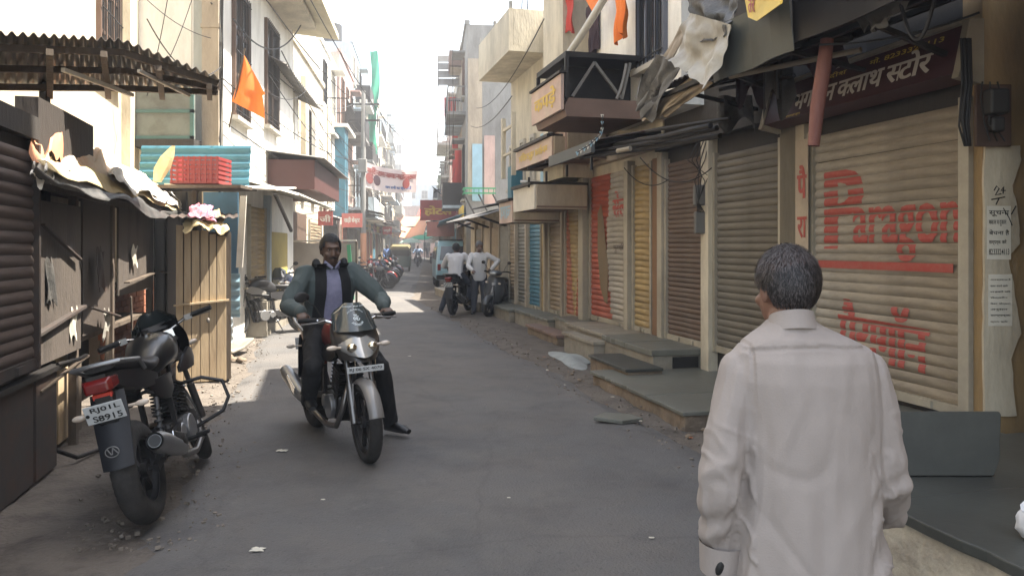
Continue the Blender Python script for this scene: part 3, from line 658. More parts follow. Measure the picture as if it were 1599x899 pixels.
def rfn(u, v):
    Y = -5+150*v**1.9; a, c = roadL(Y), roadR(Y); X = a+(c-a)*u
    ed = min(u, 1-u); z = .014+.02*min(1, ed*5)+.006*fbm(X, Y, 1.3)+.0025*fbm(X, Y, 9)
    z -= .03*max(0, 1-ed*22)*(1+fbm(X, Y, 3))
    return (X+.10*fbm(X, Y+3, 1.1)*(1 if ed < .1 else 0), Y, z)
b.grid(rfn, 70, 420); g = b.build('road', asphalt, smooth=True); struct(g)

# ---------------------------------------------------------------- facade helpers
class On:
    def __init__(s, fr, t, xb, wb=0, zb=0): s.fr, s.t, s.xb, s.wb, s.zb = fr, t, xb, wb, zb
    def part(s, name, b, m, parent=None, **k):
        b.xf(Matrix.Translation((-s.xb, -s.wb, -s.zb))); return b.build(name, m, parent or s.t, **k)
    def box(s, name, x0, x1, w0, w1, z0, z1, m, parent=None, bevel=0):
        return s.part(name, MB().box(x0, x1, w0, w1, z0, z1), m, parent, bevel=bevel)
    def text(s, segs, x0, x1, z0, z1, w, m, parent, bold=.01, tilt=0., name='lettering'):   # reads left to right from the street; x1 > x0
        return lettering(segs, (0, x1-x0, 0, z1-z0), lambda u, v: Vector((x1-u-s.xb, w+tilt*v-s.wb, z0+v-s.zb)), m, parent, bold, name)
def PROF(pitch, k):
    pts = [(0,0), (.18,.65), (.42,1), (.66,.85), (.86,.35), (1,0)]
    return [(a*pitch, c*k) for a, c in pts]
def prof_w(pitch, k, z):
    f = (z/pitch) % 1; P = PROF(1, k)
    for (a, c), (d, e) in zip(P, P[1:]):
        if f <= d: return c+(e-c)*(f-a)/(d-a)
    return 0
_slat = {}
def slat_mesh(L, pitch, k, m):
    key = (round(L, 3), pitch, m.name)
    if key not in _slat:
        b = MB(); pr = PROF(pitch, k); n = len(pr)
        vs = [(x, w, z) for x in (0, L) for z, w in pr]
        b.add(vs, [(i, i+1, n+i+1, n+i) for i in range(n-1)]+[tuple(range(n)), tuple(range(2*n-1, n-1, -1))])
        me = b.mesh('slat', m); me.polygons.foreach_set('use_smooth', [True]*len(me.polygons)); _slat[key] = me
    return _slat[key]
def shutter(on, x0, x1, z0, z1, w, m, pitch=.088, k=.016, split=True, label=None, railm=None, mats=None, railw=.05):
    b = MB(); rm = railm or rail
    b.box(x0-railw, x0, w-.02, w+.045, z0, z1); b.box(x1, x1+railw, w-.02, w+.045, z0, z1); b.box(x0, x1, w-.01, w+.03, z0, z0+.07)
    b.box(x0+.25, x0+.37, w+.03, w+.05, z0+.01, z0+.06); b.box(x1-.37, x1-.25, w+.03, w+.05, z0+.01, z0+.06)
    p = on.part('shutter', b, rm)
    if label: p['label'] = label
    n = int((z1-z0-.07)/pitch)
    if split:
        segs = mats or [(0, 1, m)]
        for i in range(n):
            for a, c, mm in segs:
                a_ = round(a(i/n)*20)/20 if callable(a) else a; c_ = round(c(i/n)*20)/20 if callable(c) else c
                if c_-a_ < .02: continue
                L = (x1-x0)*(c_-a_)
                o = link('slat', slat_mesh(L, pitch, k, mm), p); o.location = (x0+(x1-x0)*a_-on.xb, w-on.wb+(rng.random()-.5)*.004, z0+.07+i*pitch-on.zb+(rng.random()-.5)*.004); o.rotation_euler = (R(rng.uniform(-3,3)), R(rng.uniform(-.13,.13)), 0)
    else:
        b = MB()
        for i in range(n):
            pr = PROF(pitch, k); q = len(pr); zz = z0+.07+i*pitch
            b.add([(x, w+ww, zz+z) for x in (x0, x1) for z, ww in pr], [(j, j+1, q+j+1, q+j) for j in range(q-1)])
        o = on.part('slats', b, m, p); o['kind'] = 'stuff'
    return p
def paint(on, segs, x0, x1, z0, z1, sz0, w, pitch, k, m, parent, bold=.02, slope=0., gap=.16):
    V, F = fit(segs, 0, x1-x0, 0, z1-z0, bold=bold)
    V, F = layered(V, F, bold)
    bm = bmesh.new(); bv = [bm.verts.new((a, c-slope*a, d)) for a, c, d in V]
    for f in F:
        try: bm.faces.new([bv[i] for i in f])
        except ValueError: pass
    a = int((z0-abs(slope)*(x1-x0)-sz0)/pitch)-1
    zz = a
    for i in range(a, int((z1-sz0)/pitch)+2):
        for f in (0, .12, .25, .42, .66, .86, .94):
            bmesh.ops.bisect_plane(bm, geom=bm.verts[:]+bm.edges[:]+bm.faces[:], plane_co=(0, sz0+(i+f)*pitch-z0, 0), plane_no=(0,1,0))
    dl = [f for f in bm.faces if ((f.calc_center_median().y+z0-sz0)/pitch % 1) < .10 or ((f.calc_center_median().y+z0-sz0)/pitch % 1) > .96]
    bmesh.ops.delete(bm, geom=dl, context='FACES')  # letters left out at slat creases, imitating the breaks made by crease shadow
    bm.verts.index_update()
    b = MB(); b.add([(x1-v.co.x, w+prof_w(pitch, k, v.co.y+z0-sz0)+.002+v.co.z, v.co.y+z0) for v in bm.verts], [tuple(v.index for v in f.verts) for f in bm.faces]); bm.free()
    return on.part('painted_lettering', b, m, parent, fixn=False)
def corr(b, x0, x1, w0, z0, w1, z1, pitch=.08, amp=.012, th=.003, n=2, seg=4):     # corrugated sheet, ribs run from (w0,z0) to (w1,z1)
    nx = max(2, int((x1-x0)/pitch*seg))
    dv = Vector((0, w1-w0, z1-z0)).normalized(); nn = Vector((0, -dv.z, dv.y))
    b.grid(lambda u, v: Vector((x0+(x1-x0)*u, w0+(w1-w0)*v, z0+(z1-z0)*v))+nn*amp*math.sin(2*math.pi*(x1-x0)*u/pitch), nx, n, thick=nn*-th)
    return b
def window(on, x0, x1, z0, z1, w, fm, gm=None, bars=2, rows=1, t=.05, dep=.06, sill=True, grille=False, name='window'):
    b = MB(); b.box(x0, x0+t, w, w+dep, z0, z1); b.box(x1-t, x1, w, w+dep, z0, z1); b.box(x0+t, x1-t, w, w+dep, z1-t, z1); b.box(x0+t, x1-t, w, w+dep, z0, z0+t)
    for i in range(1, bars): xx = x0+(x1-x0)*i/bars; b.box(xx-t/3, xx+t/3, w, w+dep*.8, z0+t, z1-t)
    for i in range(1, rows): zz = z0+(z1-z0)*i/rows; b.box(x0+t, x1-t, w, w+dep*.6, zz-t/3, zz+t/3)
    p = on.part(name, b, fm)
    on.box('pane', x0+t*.9, x1-t*.9, w+.002, w+.012, z0+t*.9, z1-t*.9, gm or glassd, p)
    if sill: on.box('sill', x0-.06, x1+.06, w-.01, w+.12, z0-.07, z0-.002, wfrw, p)
    if grille:
        b = MB(); n = int((x1-x0)/.11)
        for i in range(n): xx = x0+(i+.5)*(x1-x0)/n; b.bar((xx, w+dep+.02, z0), (xx, w+dep+.02, z1), .012)
        for zz in (z0+.1, (z0+z1)/2, z1-.1): b.bar((x0, w+dep+.02, zz), (x1, w+dep+.02, zz), .014)
        on.part('grille', b, steel_dk, p)
    return p
def balcony(on, x0, x1, z, out, m, solid=True, h=.9, rm=None, w=0):
    p = on.box('balcony', x0, x1, w-.05, w+out, z-.12, z, m)
    b = MB()
    if solid: b.box(x0+.003, x1-.003, w+out-.1, w+out-.003, z-.002, z+h); b.box(x0+.003, x0+.1, w, w+out-.1, z-.002, z+h); b.box(x1-.1, x1-.003, w, w+out-.1, z-.002, z+h)
    else:
        b.bar((x0, w+out-.04, z+h), (x1, w+out-.04, z+h), .05); b.bar((x0, w+out-.04, z+.08), (x1, w+out-.04, z+.08), .03)
        n = int((x1-x0)/.16)
        for i in range(n+1): xx = x0+(x1-x0)*i/n; b.bar((xx, w+out-.04, z), (xx, w+out-.04, z+h), .02)
        for s in (x0+.02, x1-.02):
            b.bar((s, w, z+h), (s, w+out-.04, z+h), .04)
            for i in range(1, int(out/.16)): b.bar((s, w+i*.16, z), (s, w+i*.16, z+h), .02)
    on.part('railing', b, rm or m, p); return p
def building(fr, label, x0, x1, H, m, depth=5, w=0, z0=0, name='shop_building', group=None, cat='building'):
    t = fthing(fr, name, label, cat, x0, w, z0, group); on = On(fr, t, x0, w, z0)
    on.box('wall', x0, x1, w-depth, w, z0, H, m)
    b = MB(); b.box(x0-.02, x1+.02, w-.12, w+.06, H+.003, H+.15); on.part('parapet_coping', b, m)
    return on

# ================================================================ RIGHT: near cloth shop
H0 = .39
X = RN.x; Z = RN.z
A0, A1 = RN.xy(5.36), X(1038)
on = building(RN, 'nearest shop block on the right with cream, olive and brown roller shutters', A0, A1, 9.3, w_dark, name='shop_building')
on.box('unseen_shade_block', A0, RN.xy(8.0), -4, -.05, 9.46, 12.5, w_dark)  # unseen rooftop block, added only to keep the near street in shade
on.box('unseen_shade_wall', -4, RN.xy(5.0), -4, 0, 0, 16, w_ochre); on.box('unseen_shade_wall', RN.xy(5.0), A0, -4, 0, 4.3, 15, w_ochre)  # unseen: neighbour raised to shade the kiosk, bridging piece stops a sun streak
RA = on
# S1
s0, s1 = X(1510), X(1280)
zt = 2.66; pit = .083
p1 = shutter(on, s0, s1, H0, zt, .03, s_cream, pit, .017, label='cream roller shutter with red painted lettering', railw=.09)
zb = H0+.07
red = lambda segs, pa, pb, pya, pyb, bold=.02, slope=0.: paint(on, segs, X(pb), X(pa), min(Z(pa, pyb), Z(pb, pyb)), Z((pa+pb)/2, pya), zb, .03, pit, .017, redp, p1, bold, slope)
def red2(segs, pa, pb, z0_, z1_, bold=.02, slope=0.): return paint(on, segs, X(pb), X(pa), z0_, z1_, zb, .03, pit, .017, redp, p1, bold, slope)
red2('P', 1298, 1352, 1.58, 2.27, .05)
red2('aragon', 1340, 1507, 1.48, 1.93, .022)
V = MB().box(X(1498), X(1286), .049, .052, 1.41, 1.475); on.part('painted_underline', V, redp, p1)
red2('पैरागॉन', 1318, 1457, .66, 1.15, .035, slope=.03)
# pillars, walls between shutters
on.box('pillar', s1+.092, X(1257), -.01, .10, .16, 2.75, w_peel)
ps = on.box('painted_strip', X(1278)-.0, X(1258), .101, .108, .45, 2.6, mat('strip_cream', (.45,.37,.28), .8, dirt=.3))
for ch, za, zc in (('पै', 2.05, 2.36), ('रा', 1.68, 1.88), ('गॉ', 1.12, 1.50), ('न', .98, 1.12)):
    on.text(ch, X(1276), X(1262), za, zc, .112, redp, ps, .03)
on.box('pillar', X(1256), X(1228), -.01, .07, .16, 2.8, w_dark if 0 else wallm('wall_grime', (.17,.15,.11), .5))
s2 = (X(1224), X(1124)); shutter(on, s2[0], s2[1], H0, 2.68, .02, s_olive, .078, .015, label='olive grey roller shutter')
on.box('post', X(1121), X(1109), -.01, .12, .16, 2.85, w_cream)
s3 = (X(1105), X(1047)); shutter(on, s3[0], s3[1], H0, 2.75, .02, s_brown, .062, .013, label='dark brown roller shutter')
on.box('post', X(1044), X(1037), -.01, .10, .16, 2.85, rail)
# lintel zone, upper storey
on.box('lintel', A0, A1, .0, .14, 2.86, 3.05, w_dark)
on.box('upper_wall', X(1100), A1-.003, .001, .30, 3.3, 7.5, w_white)
window(on, X(1078), X(1022)-.2, 3.95, 6.2, .301, mat('bluegrey_frame', (.12,.13,.16), .6), glassd, 3, 2, grille=True)
# near pier with peeling plaster
xp = X(1533)

t = on.t
def frontal_patch(pts, m, thick=.02, dep=.0):
    pass
# --- sign over S1
sg = fthing(RN, 'shop_sign', 'maroon shop board with white Hindi lettering above the cream roller shutter', 'sign', X(1490), .1, 2.7)
so = On(RN, sg, X(1490), .1, 2.7)
xa, xb = RN.x(1489,.3), X(1236)
b = MB(); b.prism([(xa, .12, 2.74), (xa, .30, 2.78), (xa, .20, 3.12), (xa, .12, 3.12)], (xb-xa, 0, 0)); brd = so.part('board', b, maroon)
for xx in (xa-.07, xb): b = MB(); b.prism([(xx, .11, 2.70), (xx, .33, 2.74), (xx, .31, 2.80), (xx, .23, 3.14), (xx, .11, 3.15)], (.06, 0, 0)); so.part('end_cap', b, rail, bevel=.006)
b = MB(); b.box(xa, xb, .11, .25, 3.121, 3.15); so.part('top_strip', b, rail)
tl = -.1/.34
def st(segs, f0, f1, z0, z1, m, bold): so.text(segs, xb-(xb-xa)*f1, xb-(xb-xa)*f0, z0, z1, .304+tl*(z0-2.78), m, brd, bold, tilt=tl)
for sg_, pa, pb_, za, zc in (('भगवान', 1238, 1302, 2.84, 2.99), ([('क', .8), ('लाथ', 1)], 1306, 1376, 2.84, 2.99), ([('स', .74), ('टोर', 1)], 1382, 1452, 2.84, 3.045)):
    so.text(sg_, RN.x(pb_, .28), RN.x(pa, .28), za, zc, .304+tl*(za-2.78), lett_w, brd, .035, tilt=tl)
st('मो. 8233324113', .60, .93, 3.045, 3.095, lett_y, .02); st('जगदीश', .30, .48, 3.04, 3.09, lett_y, .02); st('भीलवाड़ा', .12, .25, 2.785, 2.815, lett_y, .02)
# --- awning over the near shops, tarps
aw = fthing(RN, 'street_awning', 'dark tin awning on steel brackets over the near right shops', 'awning', 3.0, .2, 3.0); ao = On(RN, aw, 3.0, .2, 3.0)
xe = X(1000, 1.35)
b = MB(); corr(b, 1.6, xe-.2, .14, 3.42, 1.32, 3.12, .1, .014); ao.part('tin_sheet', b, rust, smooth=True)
for i in range(8): xx = 2.2+i*.85; b = MB(); b.bar((xx, .14, 3.36), (xx, 1.3, 3.07), .05); b.bar((xx, .12, 2.9+.1*(i % 2)), (xx, .9, 3.13), .035); ao.part('bracket', b, steel_dk)
for ww in (.35, .8, 1.28): b = MB(); b.bar((1.6, ww, 3.33-.25*(ww-.14)), (xe, ww, 3.33-.25*(ww-.14)), .04); ao.part('purlin', b, steel_dk)
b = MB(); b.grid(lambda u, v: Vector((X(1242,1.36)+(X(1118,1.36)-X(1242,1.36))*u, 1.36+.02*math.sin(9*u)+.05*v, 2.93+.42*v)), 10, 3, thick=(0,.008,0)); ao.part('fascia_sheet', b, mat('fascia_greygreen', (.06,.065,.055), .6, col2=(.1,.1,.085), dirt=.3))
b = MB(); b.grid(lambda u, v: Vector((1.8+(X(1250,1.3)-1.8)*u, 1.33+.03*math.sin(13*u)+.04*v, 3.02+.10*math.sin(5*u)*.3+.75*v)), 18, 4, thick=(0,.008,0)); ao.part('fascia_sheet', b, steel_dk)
def tarp(label, pts, m, Y, sd=0, name='tarpaulin', cat='tarpaulin', n=12, amp=.05, grp=None):
    # hanging sheet through pixel-measured corners placed in the awning plane: TL, TR, BR, BL as world points
    c = [Vector(p) for p in pts]; o_ = c[0]
    t = thing(name, label, cat, o_, 0, grp)
    nn = (c[1]-c[0]).cross(c[3]-c[0]).normalized()
    def f(u, v):
        p = c[0]*(1-u)*(1-v)+c[1]*u*(1-v)+c[2]*u*v+c[3]*(1-u)*v
        q = amp*(noise.noise(Vector((u*3.3+sd, v*2.2, sd)))*1.6+.5*noise.noise(Vector((u*8+sd, v*5, sd*2))))
        e = Vector((0,0,-1))*.05*noise.noise(Vector((u*9+sd, sd, 1)))*v
        return p+nn*q+e-o_
    b = MB(); b.grid(f, n*2, n*2, thick=nn*.004); b.build('sheet', m, t, smooth=True); return t
def aP(px, py, w=1.4): x = RN.x(px, w); return RN.P(x, w, RN.z(px, py, w))
tarp('pale grey tarpaulin hanging folded from the awning corner', [aP(1075,20,1.42), aP(1140,38,1.5), aP(1108,142,1.55), aP(1046,92,1.5)], tarp_g, 0, 1.2, amp=.07)
tarp('torn grey black canvas hanging below the white upper wall', [aP(1030,85,1.35), aP(1068,100,1.35), aP(1012,192,1.3), aP(988,160,1.3)], mat('canvas_torn', (.13,.13,.125), .8, col2=(.05,.05,.05), scale=5, amt=.8, bump=.5, dirt=.3), 0, 3.7, amp=.06)
tarp('black plastic sheet bunched over the awning corner', [aP(1072,-20,1.3), aP(1170,-15,1.3), aP(1140,60,1.42), aP(1085,75,1.42)], tarp_k, 0, 5.1, amp=.1)
tarp('cream torn strip hanging under the awning edge', [aP(1075,118,1.25), aP(1110,130,1.25), aP(1040,180,1.2), aP(1008,190,1.2)], mat('canvas_cream', (.34,.28,.2), .8, dirt=.3), 0, 6.6, amp=.04)
tarp('sloping beige board edge above the torn canvas', [aP(1062,42,1.3), aP(1090,20,1.3), aP(1050,95,1.3), aP(1022,112,1.3)], mat('board_beige', (.36,.31,.25), .8, dirt=.3), 0, 8.1, amp=.015)
tarp('grey cloth rag draped inside the dark awning frame', [aP(1318,8,1.1), aP(1425,5,1.1), aP(1375,45,1.15), aP(1345,45,1.15)], mat('rag', (.16,.15,.13), .9, dirt=.3), 0, 9.4, amp=.05)
# yellow sign
t = thing('banner_sign', 'yellow board with red lettering hanging at the top edge', 'sign', aP(1195, 10, 1.5)); M0 = aP(1195,10,1.5)
b = MB(); cs = [aP(1160,-40,1.45), aP(1235,-60,1.75), aP(1222,6,1.75), aP(1186,32,1.6), aP(1172,26,1.5)]
b.prism([c-M0 for c in cs], (-.01,.02,0)); pb = b.build('board', sign_y, t)
U = (cs[1]-cs[0]); U.normalize(); N0 = Vector((-.7,-.7,0)).normalized()
lettering('तर', (0,.17,0,.1), lambda u, v: aP(1172, 22, 1.5)-M0+U*(u)+Vector((0,0,1))*(v-.0)+N0*.03, redp, pb, .04)
# hanging red-brown pole, conduits, pipes
def tubething(name, label, cat, pts, r, m, group=None, n=8, part='shaft'):
    p0 = Vector(pts[0]); t = thing(name, label, cat, p0, 0, group); b = MB(); b.tube([Vector(p)-p0 for p in pts], r, n); b.build(part, m, t, smooth=True); return t
def atF(px, py, Y): return at(px, py, Y)
t = tubething('hanging_pole', 'red brown weathered wooden pole hanging in front of the maroon shop board', 'pole', [at(1292,62,5.3), at(1286,110,5.3), at(1277,165,5.3), at(1271,228,5.3)], [.045,.052,.05,.04], brownp, n=10)
t = tubething('bamboo_pole', 'pale bamboo pole lying under the dark awning beside the red brown pole', 'pole', [at(1140,120,6.4), at(1345,78,5.6)], .022, mat('bamboo', (.3,.26,.2), .7), n=8)
for i, (a, c, d, e) in enumerate(((907,246,1125,212), (930,238,1120,200), (960,226,1110,196))):
    tubething('awning_pole', ['lowest long dark pole slung below the awning edge over the brown shutter', 'middle dark pole slung below the awning edge over the brown shutter', 'upper dark pole slung below the awning edge over the brown shutter'][i], 'pole', [at(a, c, 10.3-i*.2), at((a+d)/2, (c+e)/2+2, 8.9-i*.2), at(d, e, 7.7-i*.1)], .028, steel_dk)
for i, (a, c, d, e) in enumerate(((965,236,985,232), (992,230,1010,226))):
    tubething('bamboo_pole', ['short pale rod tied to the left end of the awning poles', 'short pale rod tied right of the other one on the awning poles'][i], 'rod', [at(a, c, 9.3), at(d, e, 9.1)], .03, mat('bamboo', (.3,.26,.2), .7))
cb = []
for i, (dx, r) in enumerate(((0,.013), (6,.011), (10,.007), (-5,.007))):
    o_ = tubething('conduit', ['thick dark conduit on the pier beside the cream shutter rail', 'second conduit right of the thick one on the pier', 'thin cable outermost on the pier near the meter', 'thin cable innermost beside the shutter rail'][i], 'conduit', [at(1506+dx,60,5.1), at(1508+dx,130,5.1), at(1503+dx,185+4*i,5.05), at(1510+dx*.6,228,5.1)], r, cable_m)
# frontal wall patch beside S1 (pier with peeled plaster), meter box
t = thing('wall_pier', 'ochre pier with a peeling plaster patch and posters beside the cream shutter', 'wall', (3.2, 5.28, 0))
b = MB(); b.box(.045, 2.2, .02, .6, .3, 6); b.build('wall', w_ochre, t)
b = MB(); pl = []
L_ = [(1534,640)]; L_ = [(1536,225),(1534,300),(1535,420),(1533,520),(1535,648)]; R__ = [(1585,648),(1576,560),(1592,520),(1580,440),(1572,400),(1590,380),(1586,330),(1578,290),(1592,250),(1590,228)]
def jit(px, py): return ((px-800)/1200*5.3-3.2, CAM_H-(py-HOR)/1200*5.3)
poly = []
pts_ = L_+R__
for i, (px, py) in enumerate(pts_):
    a, c = jit(px, py); d_, e_ = jit(*pts_[(i+1) % len(pts_)])
    for k in range(4): f = k/4; poly.append((a+(d_-a)*f+(rng.random()-.5)*.012*(1 if k else 0), .018, c+(e_-c)*f+(rng.random()-.5)*.012*(1 if k else 0)))
b.prism(poly, (0,-.022,0)); b.build('plaster_patch', w_peel, t)
for (a, c, d, e), lab in (((1538,322,1575,405), 'poster with large Hindi print'), ((1540,428,1577,508), 'poster with lines of small print')):
    x0_, z1_ = jit(a, c); x1_, z0_ = jit(d, e)
    b = MB(); b.box(x0_, x1_, -.0075, -.0055, z0_, z1_); pp = b.build('poster', paper, t); pp['label'] = lab
    rows = ['सूचना', 'मकान व दुकान', 'बेचना है', 'सम्पर्क करें', '8233324113'] if 'large' in lab else ['आवश्यकता है', 'काम करने वाले', 'लड़कों की', 'सेल्समैन', 'वेतन योग्यता', 'अनुसार', 'सम्पर्क', 'क्लाथ स्टोर']
    hh = (z1_-z0_)/(len(rows)+.6)
    for i, r_ in enumerate(rows):
        zz = z1_-(i+1.1)*hh; lettering(r_, (x0_+.012, x1_-.012-(.02 if i % 2 else 0), zz, zz+hh*(.62 if 'large' in lab else .4)), lambda u, v: Vector((u, -.009, v)), black, pp, .01)
def scr(pts, r=.004): b = MB(); b.tube([Vector((jit(*p)[0], -.006, jit(*p)[1])) for p in pts], r, 6); return b
b = MB()
for s_ in ([(1549,298),(1553,291),(1557,295),(1551,305),(1560,303)], [(1563,303),(1564,292),(1560,298),(1567,298)], [(1545,312),(1566,308)], [(1557,310),(1552,320)], [(1563,325),(1572,340),(1577,352)], [(1583,322),(1576,335)]):
    k = scr(s_); b.add(k.v, k.f)
b.build('graffiti', black, t)
mb_ = thing('meter_box', 'dark electricity meter on a wooden board high on the ochre pier', 'meter box', at(1555,175,5.2))
b = MB(); b.rbox((.0,.03,-.02), (.24,.03,.42)); b.build('backboard', mat('meter_board', (.08,.045,.03), .8), mb_, bevel=.006)
b = MB(); b.rbox((-.02,-.04,.06), (.13,.1,.17)); b.rbox((-.015,-.03,-.09), (.09,.07,.1)); b.build('meter', black, mb_, bevel=.015)
b = MB()
for i in range(3): b.tube([(-.1+i*.05,-.02,.2), (-.12+i*.07,-.03,.1), (-.1+i*.03,-.04,-.08), (-.05+i*.05,-.02,-.2)], .006, 6)
b.build('wire', cable_m, mb_, smooth=True)
mb_ = thing('meter_box', 'grey meter with tangled wires on the cream post between olive and brown shutters', 'meter box', RN.P(X(1112), .16, 2.1))
b = MB(); b.rbox((0,0,.10), (.14,.1,.24)); b.rbox((0,0,-.22), (.12,.1,.26)); b.build('meter', mat('meter_grey', (.12,.12,.115), .5), mb_, bevel=.015)
b = MB()
for i in range(5):
    a = rng.random(); b.tube([(-.02+.03*i,-.06,.75), (-.16+.05*i,-.09-.02*a,.5), (.08-.04*i,-.1,.25+.1*a), (-.05,-.1-.02*i,0), (.02*i-.04,-.06,-.1)], .006, 6)
b.build('wire', cable_m, mb_, smooth=True)

# ---- platforms and steps on the right
def platform(label, x0, x1, xw, z, m_top, m_side, back=4.7, top=.05, hole=None, over=.03, w_back=None):
    w1 = (4.65-xw)/math.hypot(1, .254)*1.0; w1 = (4.65-xw)*.9692
    wb_ = .0 if w_back is None else w_back
    t = fthing(RN, 'shop_platform', label, 'platform', x0, w1, 0); o = On(RN, t, x0, w1, 0)
    o.box('masonry', x0, x1, wb_, w1-over, -.1, z-top, m_side, bevel=.008)
    n = max(1, int(round((x1-x0)/.9)))
    for i in range(n):
        a_, c_ = x0-over+(x1-x0+2*over)*i/n+.002, x0-over+(x1-x0+2*over)*(i+1)/n-.002; k = 9
        pl_ = [(a_, wb_, z-top)]+[(a_+(c_-a_)*j/k, w1+.012*noise.noise(Vector(((a_+(c_-a_)*j/k)*6, w1, z*9)))-(.014 if rng.random() < .14 else 0), z-top) for j in range(k+1)]+[(c_, wb_, z-top)]
        b = MB(); b.prism(pl_, (.0, .0, top+(.004 if i % 2 else 0))); o.part('stone_slab', b, m_top, bevel=.007)
    if hole:
        hb = o.box('opening_dark_plate', x0-.014, x0-.004, hole[0], hole[1], hole[2], hole[3], black)  # thin black plate stands for the dark inside of an opening
    return o
sY = lambda y, xw: RN.xy(y, (4.65-xw)*.9692)
platform('near plastered stone bench platform in the bottom right corner', .6, sY(4.3, 2.52), 2.52, .45, slab_dark, mat('bench_plaster', (.50,.44,.34), .9, col2=(.20,.16,.12), scale=3.5, amt=.95, bump=1., bscale=14, dirt=.45, dscale=4), top=.045)
platform('stone platform behind the old man under the cream shutter', sY(4.35,3.4), sY(6.6,3.4), 3.4, .34, stone, masonry)
platform('low broad grey stone step with crumbling edge', sY(6.7,3.18), sY(8.93,3.18), 3.18, .16, stone, masonry, top=.035)
platform('raised grey slab platform with a black drain opening', sY(8.98,3.9), sY(10.5,3.9), 3.9, .39, stone, stone_l, top=.07, hole=(.12,.45,.17,.30))
platform('small dark topped step below the raised slab platform', sY(8.58,3.36), sY(9.75,3.36), 3.45, .23, slab_dark, masonry, top=.035, w_back=(4.65-3.92)*.9692)
platform('light stone platform with a little side door below the yellow shutter', sY(10.55,4.0), sY(12.3,4.0), 3.98, .385, stone_l, stone_l, hole=(.35,.5,.05,.25))
platform('pale low block step in front of the light stone platform', sY(10.45,3.7), sY(11.7,3.7), 3.74, .31, stone_l, stone_l, w_back=.68)
platform('grey stone step block under the red and white shutter', sY(12.4,4.0), sY(13.6,4.0), 4.2, .36, stone, stone_l)
platform('low pinkish stone slab step by the orange shutter', sY(12.45,3.9), sY(14.2,3.9), 3.86, .17, stone_p, masonry, w_back=.46)
platform('grey stone platform below the orange and tan shutters', sY(13.7,4.1), sY(16.0,4.1), 4.1, .30, stone, stone_l)
platform('long grey platform below the blue shutter', sY(16.1,4.0), sY(18.4,4.0), 4.0, .28, stone, stone_l)
platform('far low platform in front of the row of tin sheds', sY(18.6,3.9), sY(25.5,3.9), 3.9, .25, stone_l, stone_l)
# loose stones
t = thing('leaning_slab', 'dark stone slab standing upright on the near bench platform', 'stone slab', (2.21, 3.84, .455)); t.rotation_euler = (R(-8), 0, 0)
b = MB(); b.prism([(-.26,0,0), (.20,0,0), (.235,0,.08), (.262,0,.30), (.255,0,.315), (-.25,0,.315), (-.262,0,.30)], (0,.035,0)); b.build('slab', slab_dark, t, bevel=.005)
t = thing('loose_slab', 'tilted loose stone plate lying on the road by the low step', 'stone slab', gr(968,662)); t.rotation_euler = (R(3), R(5), R(12))
b = MB(); b.prism([(-.26,-.02,.03), (-.02,-.12,.03), (.22,.0,.03), (.14,.14,.03), (-.1,.16,.03)], (0,0,.035)); b.build('slab', stone, t, bevel=.006)
t = thing('cement_patch', 'pale bluish cement lump smeared beside the steps', 'cement patch', gr(893,562))
b = MB(); 
def cp(u, v):
    a = 2*math.pi*u; r = v*(1+.25*math.sin(3*a+1)); x = r*.24*math.cos(a)+.12*r*math.sin(a)*.3; y = r*.78*math.sin(a); return Vector((x-.18*y, y, .012+.055*(1-v**2)))
b.grid(cp, 28, 6, thick=(0,0,-.05)); b.build('lump', cement, t, smooth=True)
t = thing('plastic_bag', 'white plastic bag tied up on the near bench at the right edge', 'plastic bag', at(1603,770,3.0))
b = MB(); b.ball((0,0,0), (.05,.06,.06)); b.v = [tuple(Vector(v)*(1+.3*noise.noise(Vector(v)*40))) for v in b.v]; b.tube([(-.01,-.02,.05), (-.04,-.04,.085)], [.02,.03], 8); b.build('bag', plastic_bag, t, smooth=True)
t.location = (2.03, 3.0, .515)
# scraps
for i, (px, py, s_) in enumerate(((441,711,.055), (403,869,.05), (505,789,.018), (795,786,.015), (1018,850,.02), (1022,625,.03), (957,625,.025), (982,664,.02), (867,513,.05), (640,560,.03))):
    labs = ['crumpled white paper scrap left of the front wheel of the ridden motorcycle', 'white paper scrap low at the bottom of the road', 'tiny paper bit below the ridden motorcycle', 'tiny yellowish bit in the middle of the road', 'tiny light bit near the old man', 'light pebble on the low step', 'white scrap beside the low step', 'white scrap at the loose stone plate', 'pale scrap in the gutter near the parked scooter', 'pale scrap right of the ridden motorcycle']
    p = gr(px, py); s_ *= .62; b = MB(); b.grid(lambda u, v: Vector(((u-.5)*2*s_*(1+.3*math.sin(9*v+i)), (v-.5)*1.5*s_, .01+.3*s_*abs(noise.noise(Vector((u*4+i, v*4, i)))))), 6, 5, thick=(0,0,-.002))
    o = b.build('paper_scrap', paper, None); o.location = (p.x, p.y, .03 if 1 else 0); tag(o, labs[i], 'litter')
for i in range(26):
    side = i % 2; Y = 5.6+rng.random()*7; Xp = (roadR(Y)+.05+rng.random()*.35) if side else (roadL(Y)-.1-rng.random()*.5)
    r_ = .012+rng.random()*.02; b = MB(); b.ball((0,0,0), (r_, r_*.8, r_*.6), nu=8, nv=6); b.v = [tuple(Vector(v)*(1+.5*noise.noise(Vector(v)*70+Vector((i,0,0))))) for v in b.v]
    o = b.build('stone', masonry if side else stone_l, None, smooth=True); o.location = (Xp, Y, .015); tag(o, 'small stone in the gutter below the right hand steps' if side else 'small stone on the dirt strip along the left side', 'stone', 'stones right gutter' if side else 'stones left dirt strip')

